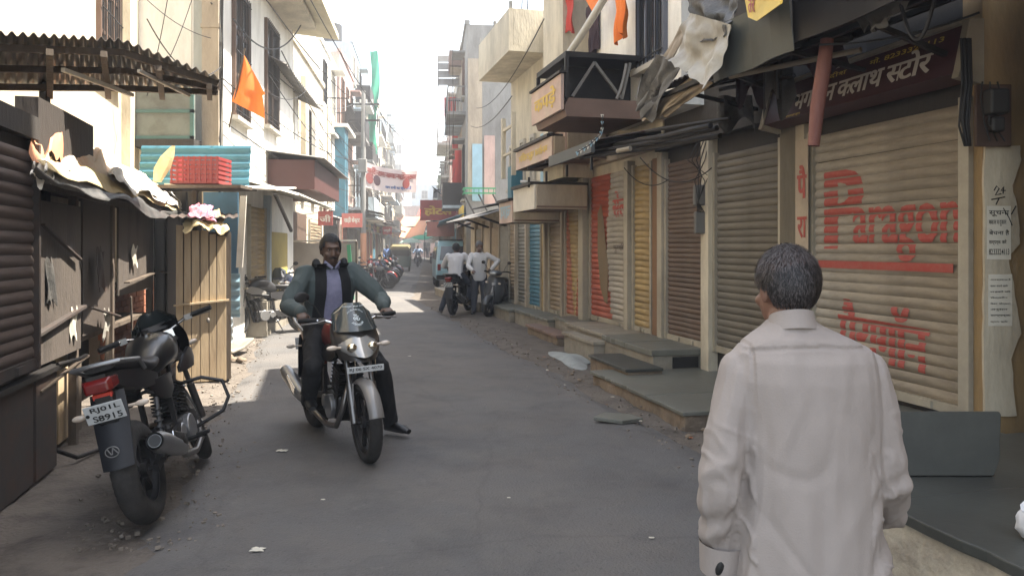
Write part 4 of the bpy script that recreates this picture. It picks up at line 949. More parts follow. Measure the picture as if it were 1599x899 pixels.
# gravel and debris along both edges
b = MB()
for i in range(1500):
    side = i % 2; Y = 4.0+rng.random()**1.5*16; d_ = (rng.random()+rng.random()-.9)*.55; Xp = roadR(Y)+d_ if side else roadL(Y)-d_
    if rng.random() < .12: Xp = roadL(Y)+(roadR(Y)-roadL(Y))*rng.random()
    r_ = .003+.009*rng.random()**2; z_ = .022+.2*0; a_ = rng.random()*6
    b.rbox((Xp, Y, z_), (r_*2.4, r_*1.7, r_*1.4), Matrix.Rotation(a_, 3, 'Z') @ Matrix.Rotation(a_*2, 3, 'X'))
g = b.build('gravel', mat('gravel', (.19,.16,.13), .9, col2=(.07,.06,.05), scale=30, amt=1, dirt=.2)); g['kind'] = 'stuff'

for i in range(34):
    Y = 5.2+rng.random()*8; Xp = roadR(Y)-.25+rng.random()*.6 if i % 3 else roadL(Y)+.1-rng.random()*.5; s_ = .008+.014*rng.random(); b = MB()
    b.grid(lambda u, v: Vector(((u-.5)*2*s_*(1+.3*math.sin(9*v+i)), (v-.5)*1.5*s_, .4*s_*abs(noise.noise(Vector((u*4+i, v*4, i)))))), 4, 3, thick=(0,0,-.002))
    o = b.build('litter_bit', [paper, mat('dry_leaf', (.16,.09,.04), .9, dirt=0), tarp_k, mat('wrapper', (.35,.12,.05), .5, dirt=.1)][i % 4], None); o.location = (Xp, Y, .04); o.rotation_euler = (0, 0, rng.random()*6)
    tag(o, ('scrap of paper', 'dry brown leaf', 'black plastic scrap', 'orange wrapper bit')[i % 4]+(' in the gutter by the right steps' if i % 3 else ' on the dirt strip at the left'), 'litter', 'litter bits by the right steps' if i % 3 else 'litter bits on the left strip')
# ================================================================ RIGHT: second building (yellow + red shutters), balcony frame
B0, B1 = X(1036), X(917)
on = RB = building(RN, 'right building with open truss balcony, yellow shutter and red and white shutter', B0, B1, 8.2, w_cream)
s = (X(1027), X(995)); shutter(on, s[0]+.12, s[1], H0, 2.78, .02, s_yel, .085, .017, label='yellow roller shutter')
on.box('door_side_strip', s[0]-.1, s[0]+.06, .0, .05, H0, 2.8, mat('wood_ochre', (.22,.12,.06), .8, dirt=.4))
on.box('post', X(992), X(986), -.01, .12, .16, 2.85, rail)
s = (X(984), X(927))
fm = lambda f: .42+.12*math.sin(f*3.1)
p = shutter(on, s[0], s[1], H0, 2.80, .02, s_red, .085, .017, label='roller shutter painted red on the far half and white on the near half', mats=[(0, lambda f: fm(f), s_grey if 0 else shm('shutter_whitish', (.42,.38,.32))), (lambda f: fm(f), 1, s_red)])
# painted shoe shape and small red block of lettering
b = MB(); sh = [(.52,.30),(.60,.32),(.72,.55),(.80,1.1),(.80,1.75),(.70,1.9),(.62,1.6),(.56,1.2),(.50,.9)]
L = s[1]-s[0]; b.prism([(s[0]+L*a, .0385, H0+c) for a, c in sh], (0,.002,0)); RB.part('painted_shape', b, mat('paint_olive', (.16,.11,.055), .6, dirt=.4), p)
paint(on, 'सेल', s[0]+.05, s[0]+L*.38, 2.05, 2.45, H0+.07, .02, .085, .017, redp, p, .04)
paint(on, 'फुटवियर', s[0]+.05, s[0]+L*.36, 1.5, 1.66, H0+.07, .02, .085, .017, s_dk, p, .03)
on.box('post', X(924), X(917)-.0, -.01, .16, .16, 2.9, rail)
on.box('lintel', B0, B1, .0, .13, 2.92, 3.1, w_beige)
on.box('upper_wall', B0+.003, X(946), .001, .28, 3.35, 8.18, w_white); on.box('pilaster', X(884), X(853), .29, .42, 3.1, 5.9, w_cream) if 0 else None
# balcony frame with truss end
F0 = sY(9.9, 3.2); F1 = F0+1.35
bal = fthing(RN, 'truss_balcony', 'projecting brown balcony box with open steel truss end and yellow lettered sign', 'balcony', F0, .28, 3.2); bo = On(RN, bal, F0, .28, 3.2)
b = MB(); b.prism([(F0, .28, 3.28), (F0, 1.38, 3.28), (F0, 1.42, 3.40), (F0, 1.36, 3.52), (F0, .28, 3.52)], (F1-F0, 0, 0)); bo.part('floor_box', b, soffit)
b = MB(); b.box(F0, F1, .28, 1.40, 4.05, 4.12); bo.part('roof_sheet', b, steel_dk)
b = MB(); b.bar((F0+.02,1.38,3.52), (F0+.02,1.38,4.05), .05); b.bar((F1-.02,1.38,3.52), (F1-.02,1.38,4.05), .05); b.bar((F0+.02,.32,3.52), (F0+.02,.32,4.05), .05); bo.part('corner_post', b, steel_dk)
for a, c in (((1.30,3.54), (1.0,4.0)), ((1.0,4.0), (.62,3.54)), ((.62,3.54), (.5,4.02))): b = MB(); b.bar((F0+.02,a[0],a[1]), (F0+.02,c[0],c[1]), .035); bo.part('truss_bar', b, zinc)
b = MB(); b.tube([(F0,.7,3.53), (F0+.01,.64,3.66), (F0,.6,3.8), (F0,.56,4.0)], .022, 8); b.tube([(F0,.42,3.54), (F0,.36,3.8), (F0,.33,4.05)], .01, 6); bo.part('bent_pipe', b, zinc, smooth=True)
bo.box('inner_panel', F0+.5, F0+.55, .29, 1.3, 3.53, 4.04, steel_dk)
sg = bo.box('sign_panel', F0-.02, F1+.02, 1.43, 1.47, 3.36, 3.82, sign_p)
bo.text('कपड़े', F0+.2, F1-.15, 3.45, 3.74, 1.475, lett_y, sg, .05)
b = MB(); b.box(F0-.05, F1+.05, 1.40, 1.5, 3.83, 3.86); bo.part('sign_cap', b, steel_dk)
# cloths and pipe on the upper wall (facade plane)
def hang(label, name, cat, px0, px1, py0, py1, w, m, sd, sk=0, grp=None):
    x0, x1 = X(px1, w), X(px0, w); z1_, z0_ = Z(px0, py0, w), Z(px0, py1, w)
    t = fthing(RN, name, label, cat, x0, w, z1_, grp)
    b = MB(); b.grid(lambda u, v: Vector(((x1-x0)*(u*(1-.25*v)+sk*v), .03*math.sin(u*14+sd)*(.4+v)+.05*noise.noise(Vector((u*3+sd, v*3, 0))), -(z1_-z0_)*v*(1+.08*math.sin(u*6+sd)))), 22, 14, thick=(0,.006,0)); b.build('cloth', m, t, smooth=True)
hang('red cloth hanging at the left end of the white upper wall', 'hanging_cloth', 'cloth', 876, 897, -20, 62, .5, cloth_r, 1)
hang('orange cloth scarf hanging in the middle of the white upper wall', 'hanging_cloth', 'cloth', 962, 980, -25, 66, .55, cloth_o, 2, .1)
hang('dark maroon curtain in the white upper wall opening', 'door_curtain', 'curtain', 916, 934, 12, 95, .33, cloth_dk, 4)
t = thing('pennant_flag', 'orange V shaped pennant at the top of the white upper wall', 'flag', RN.P(X(925,.6), .6, Z(925,0,.6)))
b = MB(); q = [RN.P(X(px,.6), .6, Z(px,py,.6))-t.location for px, py in ((908,-12),(944,-12),(926,20))]; b.prism(q, (.01,.0,.0)); b.build('cloth', cloth_o, t)
tubething('wall_pipe', 'thick pale pipe running diagonally across the white upper wall', 'pipe', [RN.P(X(878,.62), .62, Z(878,100,.62)), RN.P(X(915,.62), .62, Z(915,45,.62)), RN.P(X(952,.62), .62, Z(952,-15,.62))], .055, mat('pipe_white', (.55,.55,.52), .5, dirt=.2), n=12)
# lower awning and signs between Y 9 and 14
def signbox(label, px0, px1, w, z0, z1, depth, m, txt=None, tm=None, end=None, cap_=True, name='shop_sign'):
    x0, x1 = X(px1, w), X(px0, w); t = fthing(RN, name, label, 'sign', x0, w-depth, z0); o = On(RN, t, x0, w-depth, z0)
    fr_ = o.box('sign_face', x0, x1, w-.03, w, z0, z1, m)
    if txt: o.text(txt, x0+.1*(x1-x0), x1-.1*(x1-x0), z0+(z1-z0)*.22, z0+(z1-z0)*.8, w+.004, tm, fr_, .05)
    o.box('end_panel', x0, x0+.04, w-depth, w-.032, z0, z1, end or w_beige)
    o.box('end_panel', x1-.04, x1, w-depth, w-.032, z0, z1, end or w_beige)
    o.box('soffit', x0+.042, x1-.042, w-depth, w-.032, z0+.02, z0+.05, soffit)
    if cap_: b = MB(); b.box(x0-.05, x1+.05, w-depth-.05, w+.06, z1+.003, z1+.05); o.part('cap_sheet', b, steel_dk)
    return t, o
signbox('cream lettered sign box with dark capping between the truss balcony and the orange shutter', 883, 860, .80, 2.95, 3.42, .65, sign_p, 'जूते', lett_y)
signbox('long pink and yellow lettered sign over the orange shutter', 862, 806, 1.0, 2.98, 3.30, .9, sign_p, 'मनोज फुटवियर', lett_y)
t = fthing(RN, 'tin_awning', 'low sloping tin awning over the yellow and red shutters', 'awning', X(1030,.2), .14, 3.0); o = On(RN, t, X(1030,.2), .14, 3.0)
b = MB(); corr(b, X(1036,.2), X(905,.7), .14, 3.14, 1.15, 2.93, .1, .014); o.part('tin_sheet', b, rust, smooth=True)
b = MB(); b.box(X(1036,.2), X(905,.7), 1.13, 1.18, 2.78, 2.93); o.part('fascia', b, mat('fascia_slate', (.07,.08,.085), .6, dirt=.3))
for i in range(4): b = MB(); xx = X(1036,.2)+.2+i*1.0; b.bar((xx,.14,3.1), (xx,1.12,2.9), .04); b.bar((xx,1.1,2.75), (xx,1.1,2.58), .03); o.part('bracket', b, steel_dk)
t = thing('garland', 'blue and white string garland dangling from the awning fascia', 'garland', at(940,185,9.6)); b = MB(); pts = [at(px,py,9.5)-t.location for px, py in ((941,180),(941,200),(938,210),(930,218),(922,226),(912,232),(902,238))]
b.tube(pts, .006, 6); b.build('string', cable_m, t)
for i in range(12):
    f = i/11*(len(pts)-1); k = min(int(f), len(pts)-2); p_ = pts[k].lerp(pts[k+1], f-k); b = MB(); b.prism([p_+Vector((-.022,0,.01)), p_+Vector((.022,0,.01)), p_+Vector((.0,0,-.045))], (0,.006,0)); b.build('pennant', lblue if i % 2 else cloth_w, t)
# tube light
t = tubething('tube_light', 'white tube light fixed under the pink sign', 'lamp', [at(813,284,13.6), at(843,284,13.6)], .028, tube_w, part='tube')
# ================================================================ third building
C0, C1 = B1+.02, sY(18.4, 4.65)
on = RC = building(RN, 'right building with overhanging cream balcony boxes above the orange and blue shutters', C0, C1, 6.1, w_cream)
s = (X(914), X(888)); V0 = lambda f: .5-.5*f*.9; 
p = shutter(on, s[0], s[1], .3, 2.45, .02, s_orange, .085, .017, label='orange roller shutter with a cream V', mats=[(0, lambda f: .5-.05-.38*f, s_orange), (lambda f: .45-.38*f, lambda f: .55+.38*f, s_yel), (lambda f: .55+.38*f, 1, s_orange)])
s = (X(882), X(862)); shutter(on, s[0], s[1], .3, 2.45, .02, s_tan, .085, .017, label='tan roller shutter')
s = (X(856), X(850)); on.box('door', s[0], s[1], .0, .05, .3, 2.4, s_yel)
s = (X(848), X(830)); shutter(on, s[0], s[1], .28, 2.4, .02, s_blue, .085, .017, label='blue roller shutter')
s = (X(826), X(812)); shutter(on, s[0], s[1], .28, 2.4, .02, s_grey, .085, .017, split=False)
s = (X(809), X(799)); shutter(on, s[0], s[1], .28, 2.4, .02, s_tan, .085, .017, split=False)
for px in (885, 858, 828, 811): on.box('post', X(px)-.04, X(px)+.05, .0, .11, .16, 2.6, w_beige)
on.box('pillar', X(884,.5), X(853,.5), .02, .55, 2.75, 6.9, w_cream)
b0, b1 = sY(15.5,4.65), C1-.05
p = on.box('balcony', b0, b1, -.05, .8, 5.5, 5.62, w_cream); on.box('balcony_wall', b0+.003, b1-.003, .7, .797, 5.623, 6.35, w_cream, p); on.box('balcony_wall', b0+.003, b0+.1, .01, .695, 5.623, 6.35, w_cream, p)
b = MB()
for q in (b0+.05, (b0+b1)/2, b1-.05): b.bar((q,.75,6.3), (q,.75,6.5), .06)
on.part('balcony_post', b, w_grey, p)
for i, px in enumerate((838, 822, 806)): window(on, X(px,0), X(px-7,0), 2.95, 4.0, .0, wfrw, glassd, 2, 1, t=.07)
b = MB(); b.bar((X(850,.3),.9,2.95), (X(850,.3),.9,4.14), .08); b.bar((X(832,.3),.9,2.95), (X(832,.3),.9,4.14), .08); b.bar((X(850,.3),.9,3.9), (X(832,.3),.9,3.9), .05); b.bar((X(850,.3),.9,3.4), (X(832,.3),.9,3.4), .04); on.part('bamboo_frame', b, w_cream)
on.box('panel', X(848,.2), X(834,.2), .01, .06, 2.8, 3.9, lblue); on.box('panel', X(806,.2), X(800,.2), .01, .3, 2.7, 3.4, teal)
for q in (815, 824): tubething('roof_rod', 'left thin steel rod on the cream balcony roof' if q == 815 else 'right thin steel rod on the cream balcony roof', 'rod', [at(q,26,15.6), at(q+1,-5,15.6)], .012, cable_m)
# lower awning box
signbox('cream box awning with closed front boards over the orange shutter', 835, 802, 1.05, 2.22, 2.62, .9, sign_w, None, None, w_beige)
signbox('small tin canopy with blue patch over the blue shutter', 800, 780, 1.0, 2.05, 2.45, .9, sign_p, 'चाय', lblue, w_cream)
# ================================================================ low tin sheds Y 18.5-27
on = building(RN, 'row of low tin roofed sheds with grey and tan doors beyond the blue shutter', C1+.02, sY(23.2, 4.65), 2.35, w_beige, depth=1.6, name='shed_row', cat='shed')
q = C1+.1; k = 0
while q < sY(23.2, 4.65)-.95:
    on.box('door', q, q+.8, .002, .05, .25, 2.1, [s_grey, s_tan, w_beige, s_olive, w_yel][k % 5]); on.box('door_post', q+.84, q+.93, .0, .08, .1, 2.3, w_beige); q += 1.0; k += 1
b = MB(); corr(b, C1, sY(23.2,4.65), .0, 2.55, .75, 2.32, .14, .018); on.part('tin_roof', b, zinc, smooth=True)
b = MB()
for i in range(3): xx = C1+.4+i*1.9; b.bar((xx,.0,2.1), (xx,.68,2.33), .05)
on.part('roof_bracket', b, steel_dk)
b = MB(); corr(b, C1+.3, C1+2.4, -.6, 2.8, .5, 2.6, .14, .02); on.part('tin_roof', b, steel_dk, smooth=True)
sa, sb_ = RF.xy(23.4), RF.xy(26.8)
on = building(RF, 'small low shed with dark tin roof before the grey three storey building', sa, sb_, 2.2, w_beige, depth=1.6, w=-.2, name='shed', cat='shed')
for i in range(3): on.box('door', sa+.2+i*1.1, sa+1.0+i*1.1, -.198, -.15, .1, 1.95, [s_grey, s_tan, s_olive][i])
b = MB(); corr(b, sa-.1, sb_+.1, -.4, 2.45, .35, 2.25, .14, .018); on.part('tin_roof', b, rust, smooth=True)
def rack():
    t = fthing(RF, 'steel_rack', 'green steel rack on struts above the tin sheds', 'rack', RF.xy(26.6), .1, 3.2); o = On(RF, t, RF.xy(26.6), .1, 3.2); a = RF.xy(26.6)
    for z_ in (3.45, 3.62): 
        b = MB(); b.bar((a,.1,z_), (a,-1.0,z_), .05); b.bar((a+.9,.1,z_), (a+.9,-1,z_), .05); b.bar((a,.1,z_), (a+.9,.1,z_), .05); o.part('shelf_frame', b, green)
    for i in range(7): b = MB(); b.bar((a,.1-i*.17,3.45), (a,.1-i*.17,3.62), .025); o.part('spindle', b, green)
    for i in (0, .5, 1.0): b = MB(); b.bar((a+.05,.1-i,3.42), (a+.3,-.35-i,2.6), .04); o.part('strut', b, steel_dk)
rack()
# ================================================================ RIGHT FAR
def far_b(fr, label, Y0, Y1, H, m, floors, feat, w=0, depth=5, seed=0, shop=True, wm=None, solid=True, name='town_building', bal=.8, balm=None):
    r = random.Random(seed); a, c = sorted((fr.xy(Y0, w), fr.xy(Y1, w)))
    on = building(fr, label, a, c, H, m, depth, w, name=name)
    L = c-a; fh = (H-3.0)/max(1, floors)
    if shop:
        n = max(1, int(L/2.6))
        for i in range(n):
            x0 = a+L*i/n+.15; x1 = a+L*(i+1)/n-.15
            shutter(on, x0+.06, x1-.06, .35, 2.5, w+.02, r.choice([s_grey, s_tan, s_brown, s_blue, s_olive, s_orange]), .09, .017, split=False)
            on.box('step', x0, x1, w-.01, w+.6, -.05, .3, stone_l)
            if r.random() < .85:
                sgn = on.box('sign_board', x0, x1, w+.08, w+.15, 2.62, 3.05, r.choice([sign_r, sign_y, sign_w, sign_r, teal, sign_p]))
                on.text(r.choice(['किराना स्टोर', 'साड़ी सेन्टर', 'मेडिकल', 'ज्वेलर्स', 'मोबाइल', 'जनरल स्टोर']), x0+.15, x1-.15, 2.7, 2.97, w+.154, r.choice([lett_w, lett_y]), sgn, .04)
            if r.random() < .8:
                o_ = .7+r.random()*.7; b = MB(); zz = 2.5 if r.random() < .3 else 3.12; corr(b, x0-.1, x1+.1, w+.01, zz+.28, w+o_+.2, zz-.02, .2, .02, seg=3); on.part('tin_awning', b, r.choice([rust, zinc, tarp_g, teal, rust]), smooth=True)
    for f in range(floors):
        z = 3.25+f*fh
        n = max(1, int(L/1.9))
        for i in range(n):
            x0 = a+L*(i+.5)/n-.45
            if r.random() < .9: window(on, x0, x0+.9, z+(.1 if r.random() < .4 else .7), z+min(2.1, fh-.6), w+.001, wm or r.choice([wfr, wfrw, steel_dk]), glassd, 2, 2, grille=False)
            if r.random() < .5:
                b = MB(); b.box(x0-.15, x0+1.05, w-.01, w+.45, z+min(2.25, fh-.4), z+min(2.32, fh-.33)); on.part('chajja', b, m)
        if bal and r.random() < feat: 
            u = r.random()*.3; balcony(on, a+L*(u*.6), a+L*(.6+u), z, bal*(.6+.6*r.random()), balm or r.choice([m, w_white, w_lblue, w_grey]), solid=r.random() < .6, rm=None if r.random() < .5 else steel_dk, w=w)
    if r.random() < .6:
        b = MB(); q = a+L*r.random()*.6; b.cyl((q+.6, w-1.2, H), (q+.6, w-1.2, H+1.3), .55, 18); b.cyl((q+.6,w-1.2,H+1.3), (q+.6,w-1.2,H+1.4), .3, 12); on.part('water_tank', b, black if r.random() < .6 else w_white, smooth=True)
    return on
ob = far_b(RF, 'grey plastered three storey building with blank side wall beyond the tin sheds', 27, 30.5, 9.4, w_grey, 2, .2, seed=3)
# side wall details visible from the street
b = MB(); 
a = RF.xy(27)
ob.box('side_panel', a-.02, a-.002, -.55, -.05, 3.4, 8.2, w_beige)
ob.box('door', a-.06, a-.051, -.55, -.2, 3.2, 5.2, lblue); ob.box('painted_panel', a-.06, a-.051, -1.0, -.62, 3.1, 5.5, w_pink)
ob = far_b(RF, 'narrow beige building with pale blue balconies and a rusty roof box', 30.7, 35, 9.6, w_beige, 2, 1., seed=8, bal=1.0, balm=w_lblue)
on = ob; a = RF.xy(31)
b = MB(); b.box(a, a+1.5, .0, .5, 8.9, 9.5); ob.part('rusty_roof_box', b, soffit)
t = thing('tin_sunshade', 'grey ribbed tin shade sticking out into the sky from the right buildings', 'sunshade', at(707,105,33))
b = MB(); 
for i in range(4):
    z_ = .5-.33*i; b.prism([(-.62,0,z_), (.62,0,z_), (.62,-.05,z_-.29), (-.62,-.05,z_-.29)], (0,.04,0))
b.build('louvre_panel', zinc, t); b = MB(); b.bar((-.4,0,-.52), (.8,.1,-.62), .03); b.bar((-.62,.05,.5), (-.62,.05,-.85), .05); b.bar((.62,.05,.5), (.62,.05,-.85), .05); b.build('frame', zinc, t)
far_b(RF, 'pale building hung with long red cloths on the right', 35.2, 42, 9.4, w_white, 2, .8, seed=11, bal=.8)
for i, (px, py0, py1, m_, wd_) in enumerate(((709,152,182,cloth_r,.9), (716,180,300,cloth_r,.55), (722,235,300,cloth_r,.6))):
    Yq = (36, 35, 31)[i]; p_ = at(px, py0, Yq); hh = (py1-py0)/1200*Yq
    t = thing('red_banner_cloth', ['short red cloth box banner topmost on the pale right building', 'long narrow red cloth hanging down the pale right building', 'wide orange red cloth hanging above the green rack'][i], 'cloth', p_)
    b = MB(); b.grid(lambda u, v: Vector(((u-.5)*wd_, .06*math.sin(u*9+i+v*2), -hh*v)), 12, 10, thick=(0,.01,0)); b.build('cloth', m_, t, smooth=True)
far_b(RF, 'low cream building with a red sign band on the right', 42.3, 50, 4.6, w_cream, 1, .9, seed=14)
far_b(RF, 'pinkish building far down the right side', 50.3, 60, 9.0, w_pink, 2, .9, seed=16)
far_b(RF, 'weathered grey building far down the right side', 60.3, 75, 8.6, w_grey, 2, .9, seed=19)
far_b(RF, 'last pale green building at the bend on the right', 75.3, 100, 9.5, w_green, 2, .9, seed=21)
t = fthing(RF, 'hanging_sign', 'red sign board with yellow lettering projecting over the far right pavement', 'sign', RF.xy(34), .1, 2.9); 
b = MB(); b.box(0, .08, .0, 1.6, -.15, .75); pb = b.build('board', sign_r, t); lettering('होटल', (.2,1.4,.05,.5), lambda u, v: Vector((-.004, 1.6-u, v)), lett_y, pb, .06)
b = MB(); b.box(0.02, .07, .1, 1.3, -.85, -.2); b.build('lower_board', mat('sign_red_pale', (.5,.2,.16), .6, dirt=.2), t)
# ================================================================ street end
far_b(Fr(-24, 112, 1, 0.02) if 0 else Fr(0, 108, -1, 0), 'pale reddish building closing the far end of the street', 0, 0, 0, w_pink, 1, 0, shop=False) if 0 else None
FE = Fr(-4, 112, -1, .04)          # faces the camera
def end_b(label, x0, x1, H, m, w=0, seed=0, fl=2):
    r = random.Random(seed); on = building(FE, label, x0, x1, H, m, 6, w, name='town_building')
    for f in range(fl+1):
        for i in range(int((x1-x0)/2.2)): window(on, x0+.5+i*2.2, x0+1.6+i*2.2, .9+f*3.1, 2.3+f*3.1, w+.001, wfrw, glassd, 2, 2)
    return on
end_b('pinkish red building closing the far end of the street', 3, 14, 7.4, w_pink, seed=1, fl=1)
end_b('pale grey building behind the street end', 5, 19, 12.5, w_lblue, w=-25, seed=2, fl=3)
end_b('tall white block showing above the left far roofs', 13.5, 19.5, 22, w_white, w=-10, seed=4, fl=5)
for i, (xc, Yc, wd_, h_, m_, lb) in enumerate(((-10.4,88,4.2,.9,greenn,'green shade net stretched over the far street'), (-11.3,84,3.6,1.2,cloth_pk,'red and orange striped awning cloth left of the green net'), (-9.0,92,3.,1.2,cloth_w,'white awning sheet right of the green net'), (-11.2,97,7,1.3,cloth_pk,'upper salmon coloured tent cloth at the street end'), (-10.2,104,5,1.0,cloth_r,'topmost dull red tent cloth at the street end'))):
    zc = (3.1,3.4,2.9,5.0,6.3)[i]; t = thing('shade_cloth', lb, 'shade cloth', (xc, Yc, zc)); b = MB(); b.grid(lambda u, v: Vector(((u-.5)*wd_, (v-.5)*3., .12*math.sin(u*8+i)+h_*(v-.5)-.2*math.sin(math.pi*u))), 14, 8, thick=(0,0,.02)); b.build('cloth', m_, t, smooth=True)
    for s_ in (-1, 1):
        b = MB(); b.bar((s_*wd_*.49,0,-zc), (s_*wd_*.49,0,0), .06); b.build('pole', steel_dk, t)
# ================================================================ LEFT NEAR
LX, LZ = LN.x, LN.z
xs = lambda px, w=0: LN.x(px, w)
# near shop with brown shutter & counter
a, c = xs(46), xs(46)+2.4            # x grows toward the camera on the left
on = building(LN, 'dark shop front with brown slatted shutter at the left edge', a, c, 2.30, wallm('kiosk_wall', (.035,.03,.026), .4), depth=2, name='kiosk_shop', cat='shop')
shutter(on, a+.05, c-.3, .80, 2.27, .03, s_dk, .075, .015, railm=rust, railw=.035, label='brown roller shutter above the counter')
t0_ = xs(82); cnt = fthing(LN, 'counter_box', 'tall dark rusty sheet counter front at the bottom left', 'counter', t0_, .02, 0); co = On(LN, cnt, t0_, .02, 0)
for i, (p_, q_) in enumerate(((t0_, t0_+.42), (t0_+.45, t0_+1.1), (t0_+1.13, t0_+2.0), (t0_+2.03, t0_+2.8))): co.box('panel', p_, q_, -.25, .03-.006*(i % 2), .03, .72, rust, bevel=.004)
co.box('top_board', t0_-.03, t0_+2.9, -.3, .06, .722, .755, steel_dk)
b = MB(); b.tube([(t0_-.45,.1,.755), (t0_-.2,.12,.76), (t0_+.05,.05,.76)], .015, 8); co.part('side_rod', b, steel_dk)
b = MB(); b.tube([(t0_,.0,.15), (t0_-.15,.12,.04), (t0_-.45,.25,.035), (t0_-.6,.25,.04)], .016, 8); co.part('bent_rod', b, steel_dk, smooth=True)
for (p_, q_, z0_, z1_) in ((xs(138), xs(50), 2.22, 2.60),):
    co_ = on.box('shutter_box', p_, q_, -.1, .04, z0_, z1_, wallm('panel_brown', (.035,.027,.022), .4))
on.box('recess_board', a-.1, c, -.45, -.40, 2.3, 2.9, steel_dk)
N1, NK, N2, F1_, F2_ = at(-60,48,4.7), at(190,62,5.8), at(345,122,6.4), at(-60,132,6.1), at(345,138,7.4)
aw = thing('corrugated_awning', 'corrugated tin awning with shaded underside at the upper left', 'awning', N1)
def awf(u, v, dz=0.):
    e = N1.lerp(NK, u/.6) if u < .6 else NK.lerp(N2, (u-.6)/.4)
    return e.lerp(F1_.lerp(F2_, u), v)-N1+Vector((0,0,dz))
b = MB(); b.grid(lambda u, v: awf(u, v, .016*math.sin(u*2*math.pi*26)), 26*6, 2, thick=(0,0,-.004)); b.build('tin_sheet', zinc, aw, smooth=True)
for v_ in (.12, .5, .9): b = MB(); b.bar(awf(0, v_, -.05), awf(.6, v_, -.05), .05); b.bar(awf(.6, v_, -.05), awf(.985, v_, -.05), .05); b.build('purlin', wood, aw)
for u_ in (.08, .3, .52, .74, .95): b = MB(); b.bar(awf(u_, .03, -.1), awf(u_, .97, -.1), .045); b.build('rafter', wood, aw)
b = MB(); b.bar(awf(.35,.25,-.14), awf(.62,.8,-.14), .03); b.bar(awf(.66,.15,-.14), awf(.86,.6,-.14), .025); b.build('pale_batten', cloth_w, aw)
for i in range(2): b = MB(); q_ = LN.P((xs(143), xs(60))[i], -.35, 0)-N1; b.bar(q_, q_+Vector((0,0,3.25)), .06); b.build('post', steel_dk, aw)
# stall: plywood panels, posts, roof
st_ = fthing(LN, 'market_stall', 'dark wooden market stall closed with plywood panels behind the parked black motorcycle', 'stall', xs(240), -.4, 0); so = On(LN, st_, xs(240), -.4, 0)
def pnl(px0, px1, z0, z1, w, m, name='panel'):
    return so.box(name, xs(px1, w), xs(px0, w), w-.02, w, z0, z1, m, bevel=.004)
pnl(49, 127, .78, 1.92, .0, ply); pnl(130, 180, .85, 2.0, -.05, mat('ply_dark', (.06,.045,.035), .8, dirt=.4)); pnl(186, 240, 1.12, 1.98, -.02, ply); pnl(243, 262, .1, 2.05, .02, steel_dk); pnl(262, 279, .05, 2.0, .05, mat('ply_dark', (.06,.045,.035), .8, dirt=.4))
pnl(92, 112, .05, .62, -.12, wood_pale, 'plank'); pnl(114, 128, .05, .66, -.1, wood, 'plank'); pnl(60, 88, .0, .7, -.16, ply, 'plank')
for px in (48, 128, 183, 242, 281): b = MB(); xx = xs(px); b.bar((xx,-.06,0), (xx,-.06,2.1), .06); so.part('post', b, wood)
b = MB(); b.bar((xs(49), .02, 1.0), (xs(127), .02, 1.12), .05, .02); so.part('batten', b, rust)
b = MB(); b.bar((xs(49),-.06,2.05), (xs(281),-.06,1.98), .07); so.part('beam', b, wood)
b = MB(); corr(b, xs(283), xs(47), -1.3, 2.2, .12, 2.06, .1, .014); so.part('roof_sheet', b, rust, smooth=True)
so.box('counter_shelf', xs(240), xs(130), -.9, -.08, .80, .84, wood)
so.box('back_board', xs(281), xs(47), -1.28, -1.26, .9, 2.1, steel_dk)
for i_, (pa_, za_, pb__, zb2, m_) in enumerate(((60,1.75,118,1.5,rust), (135,1.1,178,.95,rust), (190,1.25,236,1.3,wood), (55,.62,128,.72,wood), (132,.55,182,.35,wood), (150,.05,160,.85,wood), (205,.05,199,1.1,wood), (246,1.3,280,1.2,wood))):
    b = MB(); b.bar((xs(pa_),.03+.01*(i_%3),za_), (xs(pb__),.035+.01*(i_%2),zb2), .03+.012*(i_%3), .014); so.part('batten', b, m_)
for i_, (pa_, za_, w_, h_, m_) in enumerate(((70,1.35,.2,.3,tarp_k), (150,1.4,.25,.35,rust), (205,1.5,.22,.2,paper), (108,1.0,.16,.22,paper), (160,.9,.2,.25,teal if 0 else tarp_g))):
    b = MB(); b.grid(lambda u, v: Vector((xs(pa_)-w_*u*(1-.2*v), .012+.01*math.sin(u*7+v*5+i_), za_+h_*(v-.5)+.03*math.sin(u*11+i_))), 8, 8, thick=(0,.003,0)); so.part('torn_sheet', b, m_)
# brick wall patch behind the stall
bw = fthing(LN, 'brick_wall', 'low red brick wall seen through the gap of the stall', 'wall', xs(275,-.55), -.6, 0); bo_ = On(LN, bw, xs(275,-.55), -.6, 0)
u0, u1 = xs(275,-.55), xs(150,-.55); bo_.box('mortar', u0, u1, -.62, -.53, 0, 1.15, mortar)
bme = MB().box(0, .215, 0, .10, 0, .065).mesh('brick', brick_m)
for r_ in range(15):
    n_ = int((u1-u0)/.235)
    for i in range(n_):
        if r_*n_+i > 290: break
        o = link('brick', bme, bw); o.location = (i*.235+(.1 if r_ % 2 else 0)+rng.random()*.006, .0+rng.random()*.008+.0, .015+r_*.077)
